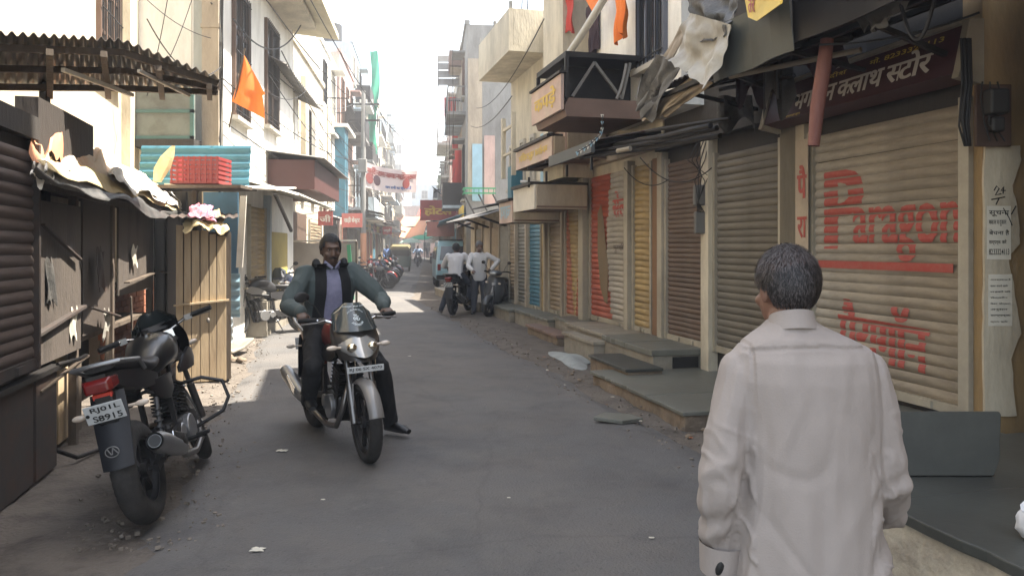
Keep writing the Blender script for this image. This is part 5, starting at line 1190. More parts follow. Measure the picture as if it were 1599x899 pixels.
# tarps and bundles on the stall roof
def bundle(label, pts, m, sd, thick_=.12, name='cloth_bundle', cat='cloth', amp=.09):
    c = [Vector(p) for p in pts]; o_ = sum(c, Vector())/4; t = thing(name, label, cat, o_)
    def f(u, v):
        p = c[0]*(1-u)*(1-v)+c[1]*u*(1-v)+c[2]*u*v+c[3]*(1-u)*v
        h = thick_*(math.sin(math.pi*u)*math.sin(math.pi*v))**.5 if 0 < u < 1 and 0 < v < 1 else 0
        q = noise.noise(Vector((u*4+sd, v*3, sd)))*amp+noise.noise(Vector((u*11+sd, v*7, sd)))*amp*.4+abs(noise.noise(Vector((u*6, v*6+sd, sd))))*amp*.6
        return p+Vector((0,0,h+q))+Vector((noise.noise(Vector((u*5, v*5, sd)))*.05, 0, 0))-o_
    b = MB(); b.grid(f, 26, 26, thick=(0,0,-.01)); b.build('cloth', m, t, smooth=True); return t
def LP(px, w, z): return LN.P(LN.x(px, w), w, z)
bundle('straw coloured tarpaulin draped along the stall roof', [LP(58,.22,2.10), LP(285,.18,2.03), LP(270,-1.1,2.55), LP(110,-1.1,2.75)], cloth_y, 1.1, .18)
bundle('white sheet lying over the right half of the stall roof', [LP(170,.22,2.13), LP(262,.22,2.1), LP(262,-.4,2.40), LP(170,-.4,2.46)], cloth_w, 4.2, .1)
bundle('salmon and white cloth bundle on the near end of the stall roof', [LP(48,.1,2.18), LP(115,.05,2.2), LP(150,-.6,2.42), LP(95,-.6,2.48)], cloth_pk, 7.7, .28, amp=.14)
bundle('pale cream cloth hanging over the near stall corner', [LP(46,.22,1.98), LP(80,.22,2.05), LP(100,-.2,2.32), LP(60,-.2,2.32)], cloth_w, 2.7, .05)
bundle('dark rag layer along the front edge of the stall roof', [LP(55,.26,2.0), LP(290,.22,1.93), LP(288,.0,2.12), LP(60,.0,2.12)], tarp_k, 9.7, .03)
bundle('thick cream and orange quilt heaped in the middle of the stall roof', [LP(85,.12,2.16), LP(190,.1,2.12), LP(205,-.7,2.42), LP(130,-.7,2.5)], mat('quilt', (.62,.50,.36), .9, col2=(.55,.25,.10), scale=3.5, amt=.9, bump=.3, dirt=.1), 21.3, .22, amp=.12)
bundle('crumpled white cloth at the far end of the stall roof', [LP(215,.2,2.1), LP(283,.18,2.05), LP(278,-.4,2.3), LP(230,-.4,2.36)], cloth_w, 25.3, .14, amp=.1)
bundle('dull brown sacks piled at the back of the stall roof', [LP(165,-.7,2.3), LP(235,-.7,2.3), LP(240,-1.1,2.5), LP(190,-1.1,2.5)], mat('sack_brown', (.10,.085,.07), .9, dirt=.2), 12.2, .22)
t = thing('cloth_sheaf', 'standing cream and yellow cloth roll sticking up from the stall roof', 'cloth', at(262,284,9.0)); b = MB(); b.loft([[(-.12+.05*math.cos(q), .05*math.sin(q), 0) for q in [k*.785 for k in range(8)]], [(-.06+.10*math.cos(q), .06*math.sin(q), .16) for q in [k*.785 for k in range(8)]], [(.0+.08*math.cos(q), .04*math.sin(q), .30) for q in [k*.785 for k in range(8)]], [(.07+.02*math.cos(q), .02*math.sin(q), .42) for q in [k*.785 for k in range(8)]]]); b.build('roll', cloth_y, t, smooth=True)
# plank shed
t = thing('plank_shed', 'narrow shed of pale upright planks behind the parked motorcycle', 'shed', (-3.72, 8.95, 0)); t.rotation_euler = (0,0,R(20))
xx = -.18
for i in range(6):
    w_ = .075+.03*rng.random(); b = MB(); z1_ = 1.84-.03*i+.05*rng.random(); b.prism([(xx,0,.02+.05*rng.random()), (xx+w_,0,.02), (xx+w_-.004,0,z1_), (xx+.003,0,z1_+.03*(rng.random()-.5))], (0,.02+.012*(i % 2),0)); b.build('plank', wood_pale, t, bevel=.003); xx += w_+.006
b = MB(); b.bar((-.2,-.02,.92), (.40,-.02,.97), .07, .02); b.build('batten', wood_pale, t)
b = MB(); b.rbox((.12,.4,.9), (.6,.65,1.75)); b.build('shed_body', wood, t)
b = MB(); corr(b, -.3, .5, .8, 2.02, -.22, 1.93, .09, .012); b.build('roof_sheet', rust, t, smooth=True)
b = MB(); b.ball((.17,-.03,.74), (.02,.02,.03)); b.build('padlock', zinc, t)
bundle('pink and blue rags on the plank shed roof', [at(294,340,8.8), at(338,345,8.8), at(330,322,9.3), at(300,320,9.3)], mat('rag_pink', (.42,.12,.14), .9, col2=(.2,.25,.45), scale=14, amt=1, dirt=0), 15.1, .03, amp=.05)
bundle('straw brown rags hanging off the plank shed roof', [at(285,357,8.75), at(357,360,8.75), at(345,335,9.2), at(295,335,9.2)], cloth_y, 17.1, .03, amp=.08)
# blue corrugated kiosk parts
def frontal(name, label, cat, px0, px1, py0, py1, Y, m, pitch=None, th=.03, lean=0., horiz=False, grp=None):
    p0 = at(px0, py1, Y); p1_ = at(px1, py0, Y); t = thing(name, label, cat, p0, 0, grp); W_ = p1_.x-p0.x; H_ = p1_.z-p0.z; b = MB()
    if horiz:
        n = int(H_/pitch)*4; b.grid(lambda u, v: Vector((W_*u, lean*v+.014*math.sin(2*math.pi*H_*v/pitch), H_*v)), 1, max(4, n), thick=(0,.004,0))
    elif pitch: n = int(W_/pitch)*4; b.grid(lambda u, v: Vector((W_*u, lean*v+.014*math.sin(2*math.pi*W_*u/pitch), H_*v)), max(4, n), 1, thick=(0,.004,0))
    else: b.box(0, W_, 0, th, 0, H_)
    b.build('sheet', m, t, smooth=bool(pitch)); return t
frontal('corrugated_sheet', 'upper light blue horizontally corrugated sheet beside the plank shed', 'tin sheet', 334, 375, 427, 495, 11.4, lblue, .14, horiz=True)
frontal('corrugated_sheet', 'lower white and blue corrugated sheet with a rusty foot', 'tin sheet', 331, 364, 494, 545, 11.45, w_lblue, .12, horiz=True)
t = frontal('tin_kiosk', 'dark blue tin kiosk wall standing above the corrugated sheets', 'kiosk', 318, 372, 300, 428, 11.8, bluek); 
b = MB(); b.prism([(.50,0,.1), (.60,0,.1), (.68,-.05,1.2), (.58,-.05,1.2)], (0,.02,0)); b.build('lit_edge_strip', cloth_w, t)  # white strip paints in the lit edge of the blue panel
t = thing('dirt_ledge', 'broken masonry ledge with rubble below the corrugated sheets', 'ledge', at(345,560,11.0)); t.location.z = 0
b = MB(); b.prism([(-.35,.1,.05), (.15,.05,.05), (.26,.2,.10), (.22,.8,.16), (-.4,.8,.16), (-.42,.2,.12)], (0,0,.05)); b.build('slab', stone_l, t, bevel=.02)
for i in range(7): r_ = .05+.05*rng.random(); b = MB(); b.ball((-.3+.12*i, -.25-.2*rng.random(), r_*.5), (r_*1.3, r_, r_*.7), nu=10, nv=7); b.v = [tuple(Vector(v)+Vector((0,0,.03))*noise.noise(Vector(v)*15)) for v in b.v]; b.build('rubble', masonry, t, smooth=True)
t = frontal('corrugated_sheet', 'teal blue corrugated sheet standing behind the red crate', 'tin sheet', 216, 389, 226, 290, 10.6, teal, .11, lean=.1, horiz=True)
t = fthing(LN, 'sheet_awning', 'pale thin sheet awning projecting right under the red crate', 'awning', LN.xy(10.3), 0, 2.2); t.rotation_euler = (0,0,0); t.location = at(360,296,9.9)
b = MB(); b.prism([(-.85,0,.06), (.62,-.1,-.02), (.6,.9,.08), (-.85,.9,.12)], (0,0,.02)); b.build('sheet', cloth_w, t)
b = MB(); b.bar((-.8,.5,0), (-.8,.5,-2.2), .06); b.bar((.3,.9,-.0), (.3,1.7,-.5), .04); b.build('post', steel_dk, t)
# red crate
t = thing('plastic_crate', 'red slatted plastic crate standing on the stall roof', 'crate', at(315,288,9.7)); cw, ch_, cdp = .30, .33, .22
for i in range(6): z_ = .0+i*.058; b = MB(); b.box(-cw,cw,-cdp,-cdp+.012,z_,z_+.034); b.box(-cw,cw,cdp-.012,cdp,z_,z_+.034); b.box(-cw,-cw+.012,-cdp+.013,cdp-.013,z_,z_+.034); b.box(cw-.012,cw,-cdp+.013,cdp-.013,z_,z_+.034); b.build('crate_rail', redpl, t)
b = MB()
for i in range(9): q = -cw+.01+i*(2*cw-.04)/8; b.box(q,q+.02,-cdp-.006,-cdp+.006,0,ch_); b.box(q,q+.02,cdp-.006,cdp+.006,0,ch_)
b.build('crate_rib', redpl, t); b = MB(); b.box(-cw,cw,-cdp,cdp,-.008,-.001); b.build('crate_bottom', redpl, t)
t = thing('crate_shelf', 'plank shelf on posts carrying the red crate', 'shelf', at(315,290,9.7)); b = MB(); b.box(-.75,.6,-.3,.3,-.05,-.012); b.build('plank', wood, t)
for s_ in (-.65, -.08): b = MB(); b.bar((s_,0,-.06), (s_,0,-t.location.z), .06); b.build('leg', wood, t)
# ================================================================ LEFT building near (yellow-cream), set back
LW = -.95
a, c = LN.xy(11.9, LW), LN.xy(2.0, LW)
on = building(LN, 'old cream plastered house with an upper carved window behind the corrugated awning', a, c, 8.5, w_yel, depth=4, w=LW, name='old_house', cat='house')
window(on, LN.x(183,LW)-.0, LN.x(150,LW), 3.9, 5.6, LW+.001, wfr, glassd, 3, 3, t=.07, grille=True)
on.box('pilaster', LN.x(217,LW)+.0, LN.x(190,LW), LW-.01, LW+.12, 0, 8.4, w_ochre if 0 else w_cream); on.box('shutter_door', LN.x(242,LW)+.05, LN.x(218,LW), LW-.01, LW+.06, 3.0, 8.0, wfr)
b = MB(); b.tube([(LN.x(205,LW),LW+.06,3.1), (LN.x(212,LW),LW+.07,2.6), (LN.x(204,LW),LW+.06,2.1)], .03, 8); on.part('drain_pipe', b, steel_dk, smooth=True)
# frontal wing
xw0, xw1 = at(218,0,12).x, at(344,0,12).x
t = thing('old_house_wing', 'pale wing wall with dirty teal framed balcony panel facing the camera', 'house', (xw0, 12.0, 0)); Wd = xw1-xw0
b = MB(); b.box(-.3, Wd-.005, 0, .3, 0, 8.4); wl = b.build('wall', wallm('wall_pale_grey', (.36,.38,.36), .25), t)
b = MB(); b.box(Wd-.26, Wd, -.06, -.002, 0, 8.4); b.build('column', w_beige, t); 
for z_ in (3.1, 5.0, 6.9):
    b = MB(); b.box(Wd-.275, Wd+.012, -.075, -.0, z_, z_+.06); b.build('column_band', w_beige, t)
b = MB(); b.box(-.02, .30, -.03, -.002, 4.2, 8.3); b.build('dark_door', wfr, t)
zt_, zb_ = 1.6+(385-132)/100, 1.6+(385-222)/100
bp = MB(); bp.box(-.0, Wd-.27, -.32, -.28, zb_, zt_); po = bp.build('balcony_panel', mat('dirty_pane', (.17,.19,.17), .7, col2=(.08,.08,.07), scale=3, amt=.9, dirt=.5), t)
for (q0,q1,r0,r1) in ((-.0,Wd-.27,zt_-.04,zt_), (-.0,Wd-.27,zb_+.40,zb_+.45), (-.02,.04,zb_,zt_), (Wd-.33,Wd-.27,zb_,zt_), (0,Wd-.27,zb_,zb_+.05)): b = MB(); b.box(q0,q1,-.34,-.322,r0,r1); b.build('balcony_frame', mat('teal_wood', (.08,.17,.16), .8, dirt=.4), po)
b = MB(); b.box(-.02, Wd-.26, -.36, 0, zb_-.12, zb_); b.build('balcony_slab', w_dark, t); b = MB(); b.box(0, Wd-.27, -.05, -.002, 1.4, zb_-.12); b.build('lower_wall', w_dark, t)
for q in range(5): b = MB(); b.box(.34+q*.12, .345+q*.12, -.012, -.002, 4.1, 8.3); b.build('wall_groove', wfrw, t)
b = MB()
for i in range(4): b.tube([(Wd+.03+.012*i,-.08-.01*i,8), (Wd+.04+.03*i*math.sin(i),-.09,6), (Wd+.02+.02*i,-.08,4.4), (Wd+.05,-.09-.02*i,2.6+.2*i)], .008+.002*(i % 2), 6)
b.build('cable_bundle', cable_m, t, smooth=True)
# L2 white building
w2 = .42
on = building(LF, 'white building with roof slab, two dark windows and sunlit lower wall on the left', LF.xy(18.4,w2), LF.xy(12.05,w2), 6.75, w_white, depth=2.6, w=w2)
wallz = lambda px, py: LF.z(px, py, w2)
window(on, LF.x(386,w2), LF.x(362,w2), 3.75, 5.9, w2+.001, wfr, glassd, 2, 3, t=.08, grille=True)
window(on, LF.x(432,w2), LF.x(413,w2), 4.0, 6.1, w2+.001, wfr, glassd, 2, 3, t=.08, grille=True)
b = MB(); b.prism([(LF.xy(18.6,w2), w2-.1, 6.75), (LF.xy(18.6,w2), w2+1.05, 6.62), (LF.xy(18.6,w2), w2+1.05, 6.75), (LF.xy(18.6,w2), w2-.1, 6.9)], (LF.xy(12.,w2)-LF.xy(18.6,w2), 0, 0)); on.part('roof_slab', b, w_yel if 0 else mat('slab_cream', (.55,.50,.36), .85, dirt=.15))
on.box('plinth', LF.xy(18.4,w2), LF.xy(13.6,w2), w2-.01, w2+.35, 0, .62, stone_l)
shutter(on, LF.x(411,w2), LF.x(387,w2), .64, 2.35, w2+.02, s_yel, .09, .017, label='straw yellow roller shutter')
on.box('door', LF.x(446,w2), LF.x(416,w2), w2, w2+.05, .64, 1.9, sign_y if 0 else mat('door_mustard', (.42,.33,.09), .7, dirt=.3))
on.box('pillar', LF.x(415,w2), LF.x(412,w2), w2, w2+.12, .64, 2.6, w_lblue)
b = MB(); corr(b, LF.x(470,.9), LF.x(395,.9), w2, 2.75, 1.6, 2.42, .15, .02); on.part('tin_awning', b, tarp_g, smooth=True)
# flag
fl = thing('orange_flag', 'big orange triangular flag on a thin pole against the white wall', 'flag', at(372,190,10.6)); o_ = fl.location
b = MB(); P0, P1, P2, P3 = [at(*q, 10.6)-o_ for q in ((381,85), (362,158), (414,190), (416,150))]
def ff(u, v):
    a_ = P0.lerp(P1, v); c_ = P0.lerp(P3, min(1, v*1.0)).lerp(P2, max(0, v-.75)*4*.9) if v > .75 else P0.lerp(P3, v/.75*.95)
    q = a_.lerp(c_, u); return q+Vector((0, .05*math.sin(u*7+v*3)*v, 0))
b.grid(ff, 16, 16, thick=(0,.004,0)); b.build('cloth', cloth_o, fl, smooth=True)
b = MB(); b.tube([at(383,76,10.6)-o_, at(372,130,10.6)-o_, at(358,200,10.6)-o_], .012, 6); b.build('flagpole', wood, fl)
# L3
w3 = .15
on = building(LF, 'busy cream building with striped columns and tin shade beside the white building', LF.xy(25.8,w3), LF.xy(18.5,w3), 6.9, w_cream, depth=4, w=w3)
for px, m_ in ((452, w_white), (470, w_cream), (486, w_white), (499, w_white), (506, w_yel), (513, w_white)): on.box('column', LF.x(px+5,w3), LF.x(px,w3), w3, w3+.14, 2.9, 6.3, m_)
window(on, LF.x(463,w3), LF.x(455,w3), 3.3, 5.6, w3+.001, wfr, glassd, 1, 3); window(on, LF.x(484,w3), LF.x(477,w3), 3.3, 5.6, w3+.001, steel_dk, glassd, 1, 3)
b = MB(); corr(b, LF.x(503,.8), LF.x(447,.8), w3, 5.55, .8, 5.25, .2, .02); on.part('tin_awning', b, zinc, smooth=True)
on.box('door', LF.x(477,w3), LF.x(452,w3), w3, w3+.04, .3, 2.5, s_brown); 
shutter(on, LF.x(500,w3), LF.x(482,w3), .3, 2.4, w3+.02, s_tan, .09, .017, split=False)
p = on.box('balcony', LF.x(480,.9), LF.x(444,.9), w3-.02, 1.1, 6.5, 6.6, w_cream)
on.box('wall_panel', LF.x(523,w3), LF.x(517,w3), w3, w3+.5, 2.7, 6.0, teal)
bx = fthing(LF, 'fascia_box', 'dark red brown box canopy projecting over the left shops', 'canopy', LF.x(520,1.3), .2, 2.9); bo = On(LF, bx, LF.x(520,1.3), .2, 2.9)
bo.box('fascia', LF.x(530,1.35), LF.x(492,1.35), .2, 1.35, 2.75, 3.35, brownf, bevel=.01); b = MB(); corr(b, LF.x(534,1.35), LF.x(490,1.35), .15, 3.55, 1.55, 3.38, .2, .015); bo.part('tin_cap', b, zinc, smooth=True)
# tarp screen beside rider
t = thing('canvas_screen', 'wide pale canvas screen on a frame behind the rider', 'screen', at(500,398,19)); b = MB(); b.grid(lambda u, v: Vector(((u-.5)*1.75, .05*math.sin(u*9)*(1-v), (v-.5)*.62+.02*math.sin(u*12)*v)), 20, 8, thick=(0,.01,0)); b.build('canvas', mat('canvas_taupe', (.33,.29,.25), .85, dirt=.2), t, smooth=True)
b = MB(); b.bar((-.88,0,.34), (.9,0,.36), .04); b.build('top_rail', cloth_w, t)
for s_ in (-.88, .9): b = MB(); b.bar((s_,.03,.34), (s_,.03,-t.location.z), .05); b.build('post', wood, t)
b = MB(); b.bar((.82,-.05,-1.1), (.72,-.05,.25), .09, .03); b.build('green_strut', green, t)
# L4.. far left row
def fl_(label, Y0, Y1, H, m, fl, seed, w=0, **k): return far_b(LF, label, Y0, Y1, H, m, fl, .9, w=w, seed=seed, **k)
fl_('pale building with dark blue door strip and red shop signs on the left', 26, 31, 8.6, w_white, 2, 31)
fl_('salmon and grey building with stacked balconies on the left', 31.2, 37, 9.5, w_pink, 2, 33, w=.1)
fl_('pale blue building with a long green net on the left', 37.2, 43, 11.5, w_lblue, 3, 35)
fl_('cream building behind the hanging banner on the left', 43.2, 51, 10.5, w_cream, 3, 37)
fl_('white building past the banner on the left', 51.2, 60, 12, w_white, 3, 39)
fl_('pale yellow building far down the left side', 60.3, 70, 10.5, w_yel, 3, 41)
fl_('tall chalk blue block far down the left side', 70.3, 82, 14, w_lblue, 4, 43)
fl_('last cream building at the far left bend', 82.3, 104, 10, w_cream, 3, 45)
t = thing('green_net', 'tall green net strip hanging down the far left facade', 'net', at(584,80,42)); b = MB(); b.grid(lambda u, v: Vector((.45*(u-.5)+.1*math.sin(v*6), .1*math.sin(u*5+v*9), -5.6*v)), 8, 30, thick=(0,.01,0)); b.build('net', greenn, t, smooth=True)
# utility pole and banner
pole = thing('utility_pole', 'grey utility pole with cross arms holding the banner on the left', 'pole', gr(568,452)); H_ = 7.4; pl_ = pole.location
b = MB(); b.tube([(0,0,0), (0,0,H_)], [.11,.075], 12); b.build('shaft', w_grey, pole, smooth=True)
b = MB(); b.cyl((0,0,.9), (0,0,2.1), .118, 12); b.build('paint_band', cloth_pk, pole)
for z_ in (6.9, 6.3): b = MB(); b.bar((-.6,0,z_), (.6,0,z_), .06); b.build('cross_arm', steel_dk, pole)
for i in range(6): b = MB(); b.cyl((-.55+.22*i,0,6.95), (-.55+.22*i,0,7.08), .03, 8); b.build('insulator', w_white, pole)
b = MB(); b.rbox((0,-.14,4.6), (.3,.2,.5)); b.build('junction_box', w_grey, pole, bevel=.02)
bn = thing('street_banner', 'pink and white printed cloth banner hung across the street on the left', 'banner', at(609,276,30)); o_ = bn.location
c4 = [at(568,252,30)-o_, at(652,266,30.5)-o_, at(650,300,30.5)-o_, at(570,292,30)-o_]
def bf(u, v): return c4[0]*(1-u)*(1-v)+c4[1]*u*(1-v)+c4[2]*u*v+c4[3]*(1-u)*v+Vector((0,.05*math.sin(u*8),-.12*math.sin(math.pi*u)))
b = MB(); b.grid(bf, 20, 6, thick=(0,.01,0)); cl = b.build('cloth', mat('banner_cloth', (.72,.58,.56), .8, col2=(.75,.68,.66), scale=1.5, dirt=0), bn, smooth=True)
lettering('श्री राम कथा महोत्सव', (.08,.97,.52,.9), lambda u, v: bf(u, 1-v)+Vector((0,-.02,0)), sign_r, cl, .05)
lettering('आप सभी का स्वागत है', (.4,.9,.12,.3), lambda u, v: bf(u, 1-v)+Vector((0,-.02,0)), mat('print_blue', (.12,.18,.4), .8), cl, .03)
for uu, mm_ in ((.1, sign_r), (.24, mat('print_dark', (.12,.05,.07), .8)), (.8, sign_r)):
    b = MB(); b.add([bf(uu+du*.07, .60+dv*.22)+Vector((0,-.025,0)) for du, dv in [(math.cos(q*.628), math.sin(q*.628)) for q in range(10)]], [tuple(range(10))]); b.build('printed_patch', mm_, cl)
# small left signs
for i, (px0, px1, py0, py1, Y, m_, tx) in enumerate(((497,520,330,352,22.5,sign_r,'जी'), (534,566,333,355,26,mat('sign_salmon',(.5,.14,.12),.6),'साड़ी सेन्टर'), (598,612,354,366,44,sign_r,'लस्सी'))):
    t = frontal('shop_sign', ['small red sign with a pale letter under the brown canopy', 'long red shop sign right of the brown canopy', 'tiny red sign further along the left row'][i], 'sign', px0, px1, py0, py1, Y, m_)
    W_ = at(px1,0,Y).x-at(px0,0,Y).x; Hh = at(0,py0,Y).z-at(0,py1,Y).z; lettering(tx, (W_*.12,W_*.88,Hh*.25,Hh*.75), lambda u, v: Vector((u,-.006,v)), lett_w, kids(t)[0], .04)
# ================================================================ vehicles
tyre_m = mat('tyre_rubber', (.012,.0115,.011), .9, col2=(.05,.045,.04), scale=14, amt=.5, dirt=.35, dscale=8, bump=.15, bscale=60)
def MM(body, accent=None, fender=None, accent2=(.05,.05,.05), dust=.07):
    bm_ = mat('bike_paint_%d%d%d' % tuple(int(c*255) for c in body), body, .36, coat=.3, dirt=dust, dscale=5, col2=tuple(c*.8 for c in body))
    ac = mat('bike_accent_%d%d%d' % tuple(int(c*255) for c in (accent or body)), accent or body, .35, coat=.3, dirt=dust)
    return dict(body=bm_, accent=ac, fender=mat('bike_fender_%d%d%d' % tuple(int(c*255) for c in (fender or body)), fender or body, .3, coat=.5, dirt=dust),
        accent2=mat('bike_spring_%d' % int(accent2[0]*99), accent2, .4), tyre=tyre_m, rim=mat('alloy_black', (.03,.03,.032), .45, metal=.5, dirt=.3, dscale=6), chrome=mat('chrome', (.6,.6,.6), .18, metal=1, dirt=.1), chrome_dark=mat('dull_chrome', (.22,.21,.2), .35, metal=.9, dirt=.3),
        rubber=mat('grip_rubber', (.006,.006,.006), .8, dirt=.15), plastic=mat('black_plastic', (.006,.006,.007), .5, dirt=.25, dscale=5), plastic2=mat('grey_plastic', (.009,.010,.014), .6, dirt=.2), lens=mat('lamp_glass', (.34,.34,.33), .08, metal=.25, coat=1., dirt=.05), reflector=mat('lamp_reflector', (.75,.68,.55), .2, metal=1, dirt=0),
        smoke=mat('smoked_screen', (.05,.062,.065), .12, coat=.6, dirt=.12, dscale=6), white=mat('sticker_white', (.62,.68,.70), .6, dirt=0), indic=mat('indicator_lens', (.62,.52,.42), .2, coat=.5, dirt=.1), plate=mat('number_plate_white', (.55,.56,.55), .5, dirt=.15, dscale=9), black=black,
        seat=mat('seat_vinyl', (.007,.007,.008), .5, dirt=.2), silver=mat('silver_paint', (.30,.30,.30), .35, metal=.7, dirt=.2, dscale=6), engine=mat('engine_metal', (.03,.03,.03), .45, metal=.7, dirt=.35, dscale=7), red_lens=mat('red_lens', (.16,.008,.008), .15, coat=.6, dirt=.05), red_bright=mat('red_reflector', (.75,.045,.02), .3, coat=.4, dirt=0))
def face_loc(rear, front, frac=.5): return (Vector(rear)+Vector(front))/2
def bike_at(label, rear, front, m, lean=0, steer=0, **k):
    r_, f_ = Vector(rear), Vector(front); d = f_-r_; rz = math.atan2(d.y, d.x); c = (r_+f_)/2; c.z = .025
    return motorcycle(label, c, rz, m, lean, steer, **k)
mblack = MM((.004,.005,.006), (.006,.006,.008), (.004,.005,.006)); mred = MM((.14,.012,.010), (.008,.008,.008), (.19,.18,.17)); mred['cowl'] = mat('cowl_grey', (.035,.032,.03), .3, coat=.4, dirt=.2)
r1 = gr(238,822); f1 = gr(304,738)
dv = (f1-r1).normalized(); f1 = r1+dv*1.3
parked = bike_at('parked black motorcycle seen from behind leaning on its stand by the stall', r1, f1, mblack, lean=-R(14), steer=R(22), plate=('RJ01L', 'S8915'), emblem=True, mirrors='')
r2 = gr(573,727); dd = Vector((.50,-.86,0)).normalized(); rd = r2-dd*1.3
ridden = bike_at('dark red motorcycle with smoked windshield being ridden toward the camera', rd, r2, mred, lean=R(1.5), steer=R(-3), front_plate='RJ 06 SX 4070', windtext=True, stand=False, mirrors='r', guard=False)
r3 = gr(708,494); back_bike = bike_at('black motorcycle with white plate seen from behind in the middle distance', r3, r3+Vector((.28,1.25,0)), mblack, lean=R(-3), steer=R(-5), hi=False, plate=('RJ06', '4512'), mirrors='', stand=False)
# scooter
ms = MM((.045,.05,.055), (.3,.3,.3), (.045,.05,.055))
sf = gr(763,495); sr = sf+Vector((.25,1.2,0)); d = sf-sr; scooter('grey scooter facing the camera parked beside the stopped riders', Vector(((sf+sr)/2).to_tuple()), math.atan2(d.y, d.x), ms, lean=R(-7), steer=R(-18))
# parked row on the left
mg = MM((.03,.03,.032), (.25,.24,.22), (.3,.29,.27)); mb2 = MM((.02,.03,.07), (.2,.2,.2), (.02,.03,.07)); mr2 = MM((.22,.02,.015), (.03,.03,.03), (.22,.02,.015))
bA = bike_at('black commuter motorcycle side on with its front wheel at the blue sheets', gr(452,522), gr(396,527), mg, lean=R(9), steer=R(14), cowl=False, hi=False, plate=None, mirrors='')
bA.scale = (1.0,)*3
bB = bike_at('second dark motorcycle with round mirrors behind the side-on motorcycle', gr(468,505)+Vector((0,.6,0)), gr(436,510)+Vector((0,.1,0)), mb2, lean=R(8), steer=R(10), hi=False)
bC = bike_at('motorcycle with red tail parked first in the far left row', gr(590,448), gr(578,459), mr2, lean=R(6), cowl=False, hi=False)
kidmap = {}
for c_ in bpy.data.objects:
    if c_.parent: kidmap.setdefault(c_.parent, []).append(c_)
rowlab = ['second motorcycle of the far left row behind the red tailed one', 'third motorcycle of the far left row', 'fourth dark motorcycle of the far left row', 'fifth motorcycle of the far left row near the umbrella', 'sixth motorcycle of the far left row', 'seventh motorcycle of the far left row', 'eighth motorcycle of the far left row', 'ninth motorcycle of the far left row', 'last motorcycle of the far left row']
for i in range(9):
    src = (bB, bC, bA)[i % 3]; o = copy_tree(src, kidmap); Y = 28.5+i*1.6+rng.random()*.4; o.location = (-(3.3+.118*(Y-5))-.15*rng.random()+.9-.2*i*0, Y, .01)
    o.rotation_euler = (R(6*(1 if i % 2 else -1)), 0, R(-20+rng.random()*30)); o['label'] = rowlab[i]; o['group'] = 'motorcycles in the far left row'
for i, (px, py) in enumerate(((683,416), (676,408), (632,413), (640,408))):
    o = copy_tree((bB, bA, bC, bB)[i], kidmap); p_ = gr(px, py+4); o.location = (p_.x, p_.y, .02); o.rotation_euler = (0,0,R((80,85,-95,-88)[i])); o['label'] = ['dark motorcycle parked at the right kerb left of the van', 'farther motorcycle beyond the van on the right', 'far motorcycle crossing the sunny patch on the left', 'farthest motorcycle before the shade net'][i]; o['group'] = 'distant motorcycles'
# van
def van(loc, rz):
    t = thing('parked_van', 'pale blue van with wide dark windows stopped behind the riders', 'van', loc, rz)
    body = mat('van_paint', (.26,.44,.52), .35, coat=.5, dirt=.25); L, Wd, H = 3.5, .74, 1.80
    prof = [(-1.75,.35),(-1.78,.7),(-1.74,1.0),(-1.60,1.62),(-1.45,1.80),(1.0,1.83),(1.35,1.62),(1.62,1.05),(1.78,.85),(1.78,.35)]
    b = MB(); rings = []
    for x, z in prof: pass
    ring = lambda s, k: [(x, s*(Wd-(k if z > 1.05 else 0)*(z-1.05)), z) for x, z in prof]
    b.loft([ring(-1, .12), ring(1, .12)]); b.build('body', body, t, bevel=.05)
    def pane(pts, off): b = MB(); b.prism(pts, off); return b.build('window', glassd, t, bevel=.008)
    pane([(-1.735,-.60,1.08), (-1.735,.60,1.08), (-1.62,.54,1.60), (-1.62,-.54,1.60)], (-.02,0,.004)); pane([(1.59,-.60,1.12), (1.59,.60,1.12), (1.375,.56,1.60), (1.375,-.56,1.60)], (.025,0,.01))
    for s in (-1, 1):
        for x0, x1 in ((-1.4,-.5), (-.42,.42), (.5,1.2)): pane([(x0,s*(Wd+.0),1.1), (x1,s*(Wd+.0),1.1), (x1-.06,s*(Wd-.055),1.58), (x0+.04,s*(Wd-.055),1.58)], (0,s*.012,0))
        for x in (-1.1, 1.15): wheel(t, (x, s*.66, .27), .27, .075, MM((.1,.1,.1)), hi=False, tread=False)
        b = MB(); b.rbox((-1.775,s*.62,.82), (.03,.12,.24)); b.build('tail_light', mblack['red_lens'], t, bevel=.01)
        b = MB(); b.rbox((1.76,s*.52,.78), (.05,.22,.15)); b.build('headlight', mblack['lens'], t, bevel=.02)
    b = MB(); b.rbox((-1.80,0,.45), (.1,1.45,.16)); b.rbox((1.80,0,.45), (.1,1.45,.16)); b.build('bumper', mblack['plastic'], t, bevel=.03)
    b = MB(); b.rbox((-1.795,0,.72), (.012,.45,.11)); b.build('number_plate', mblack['plate'], t)
    b = MB(); b.box(-1.2, .9, -.5, .5, 1.84, 1.87); b.build('roof_rack', mblack['plastic'], t)
    return t
van((-2.35, 30.5, .01), R(98))
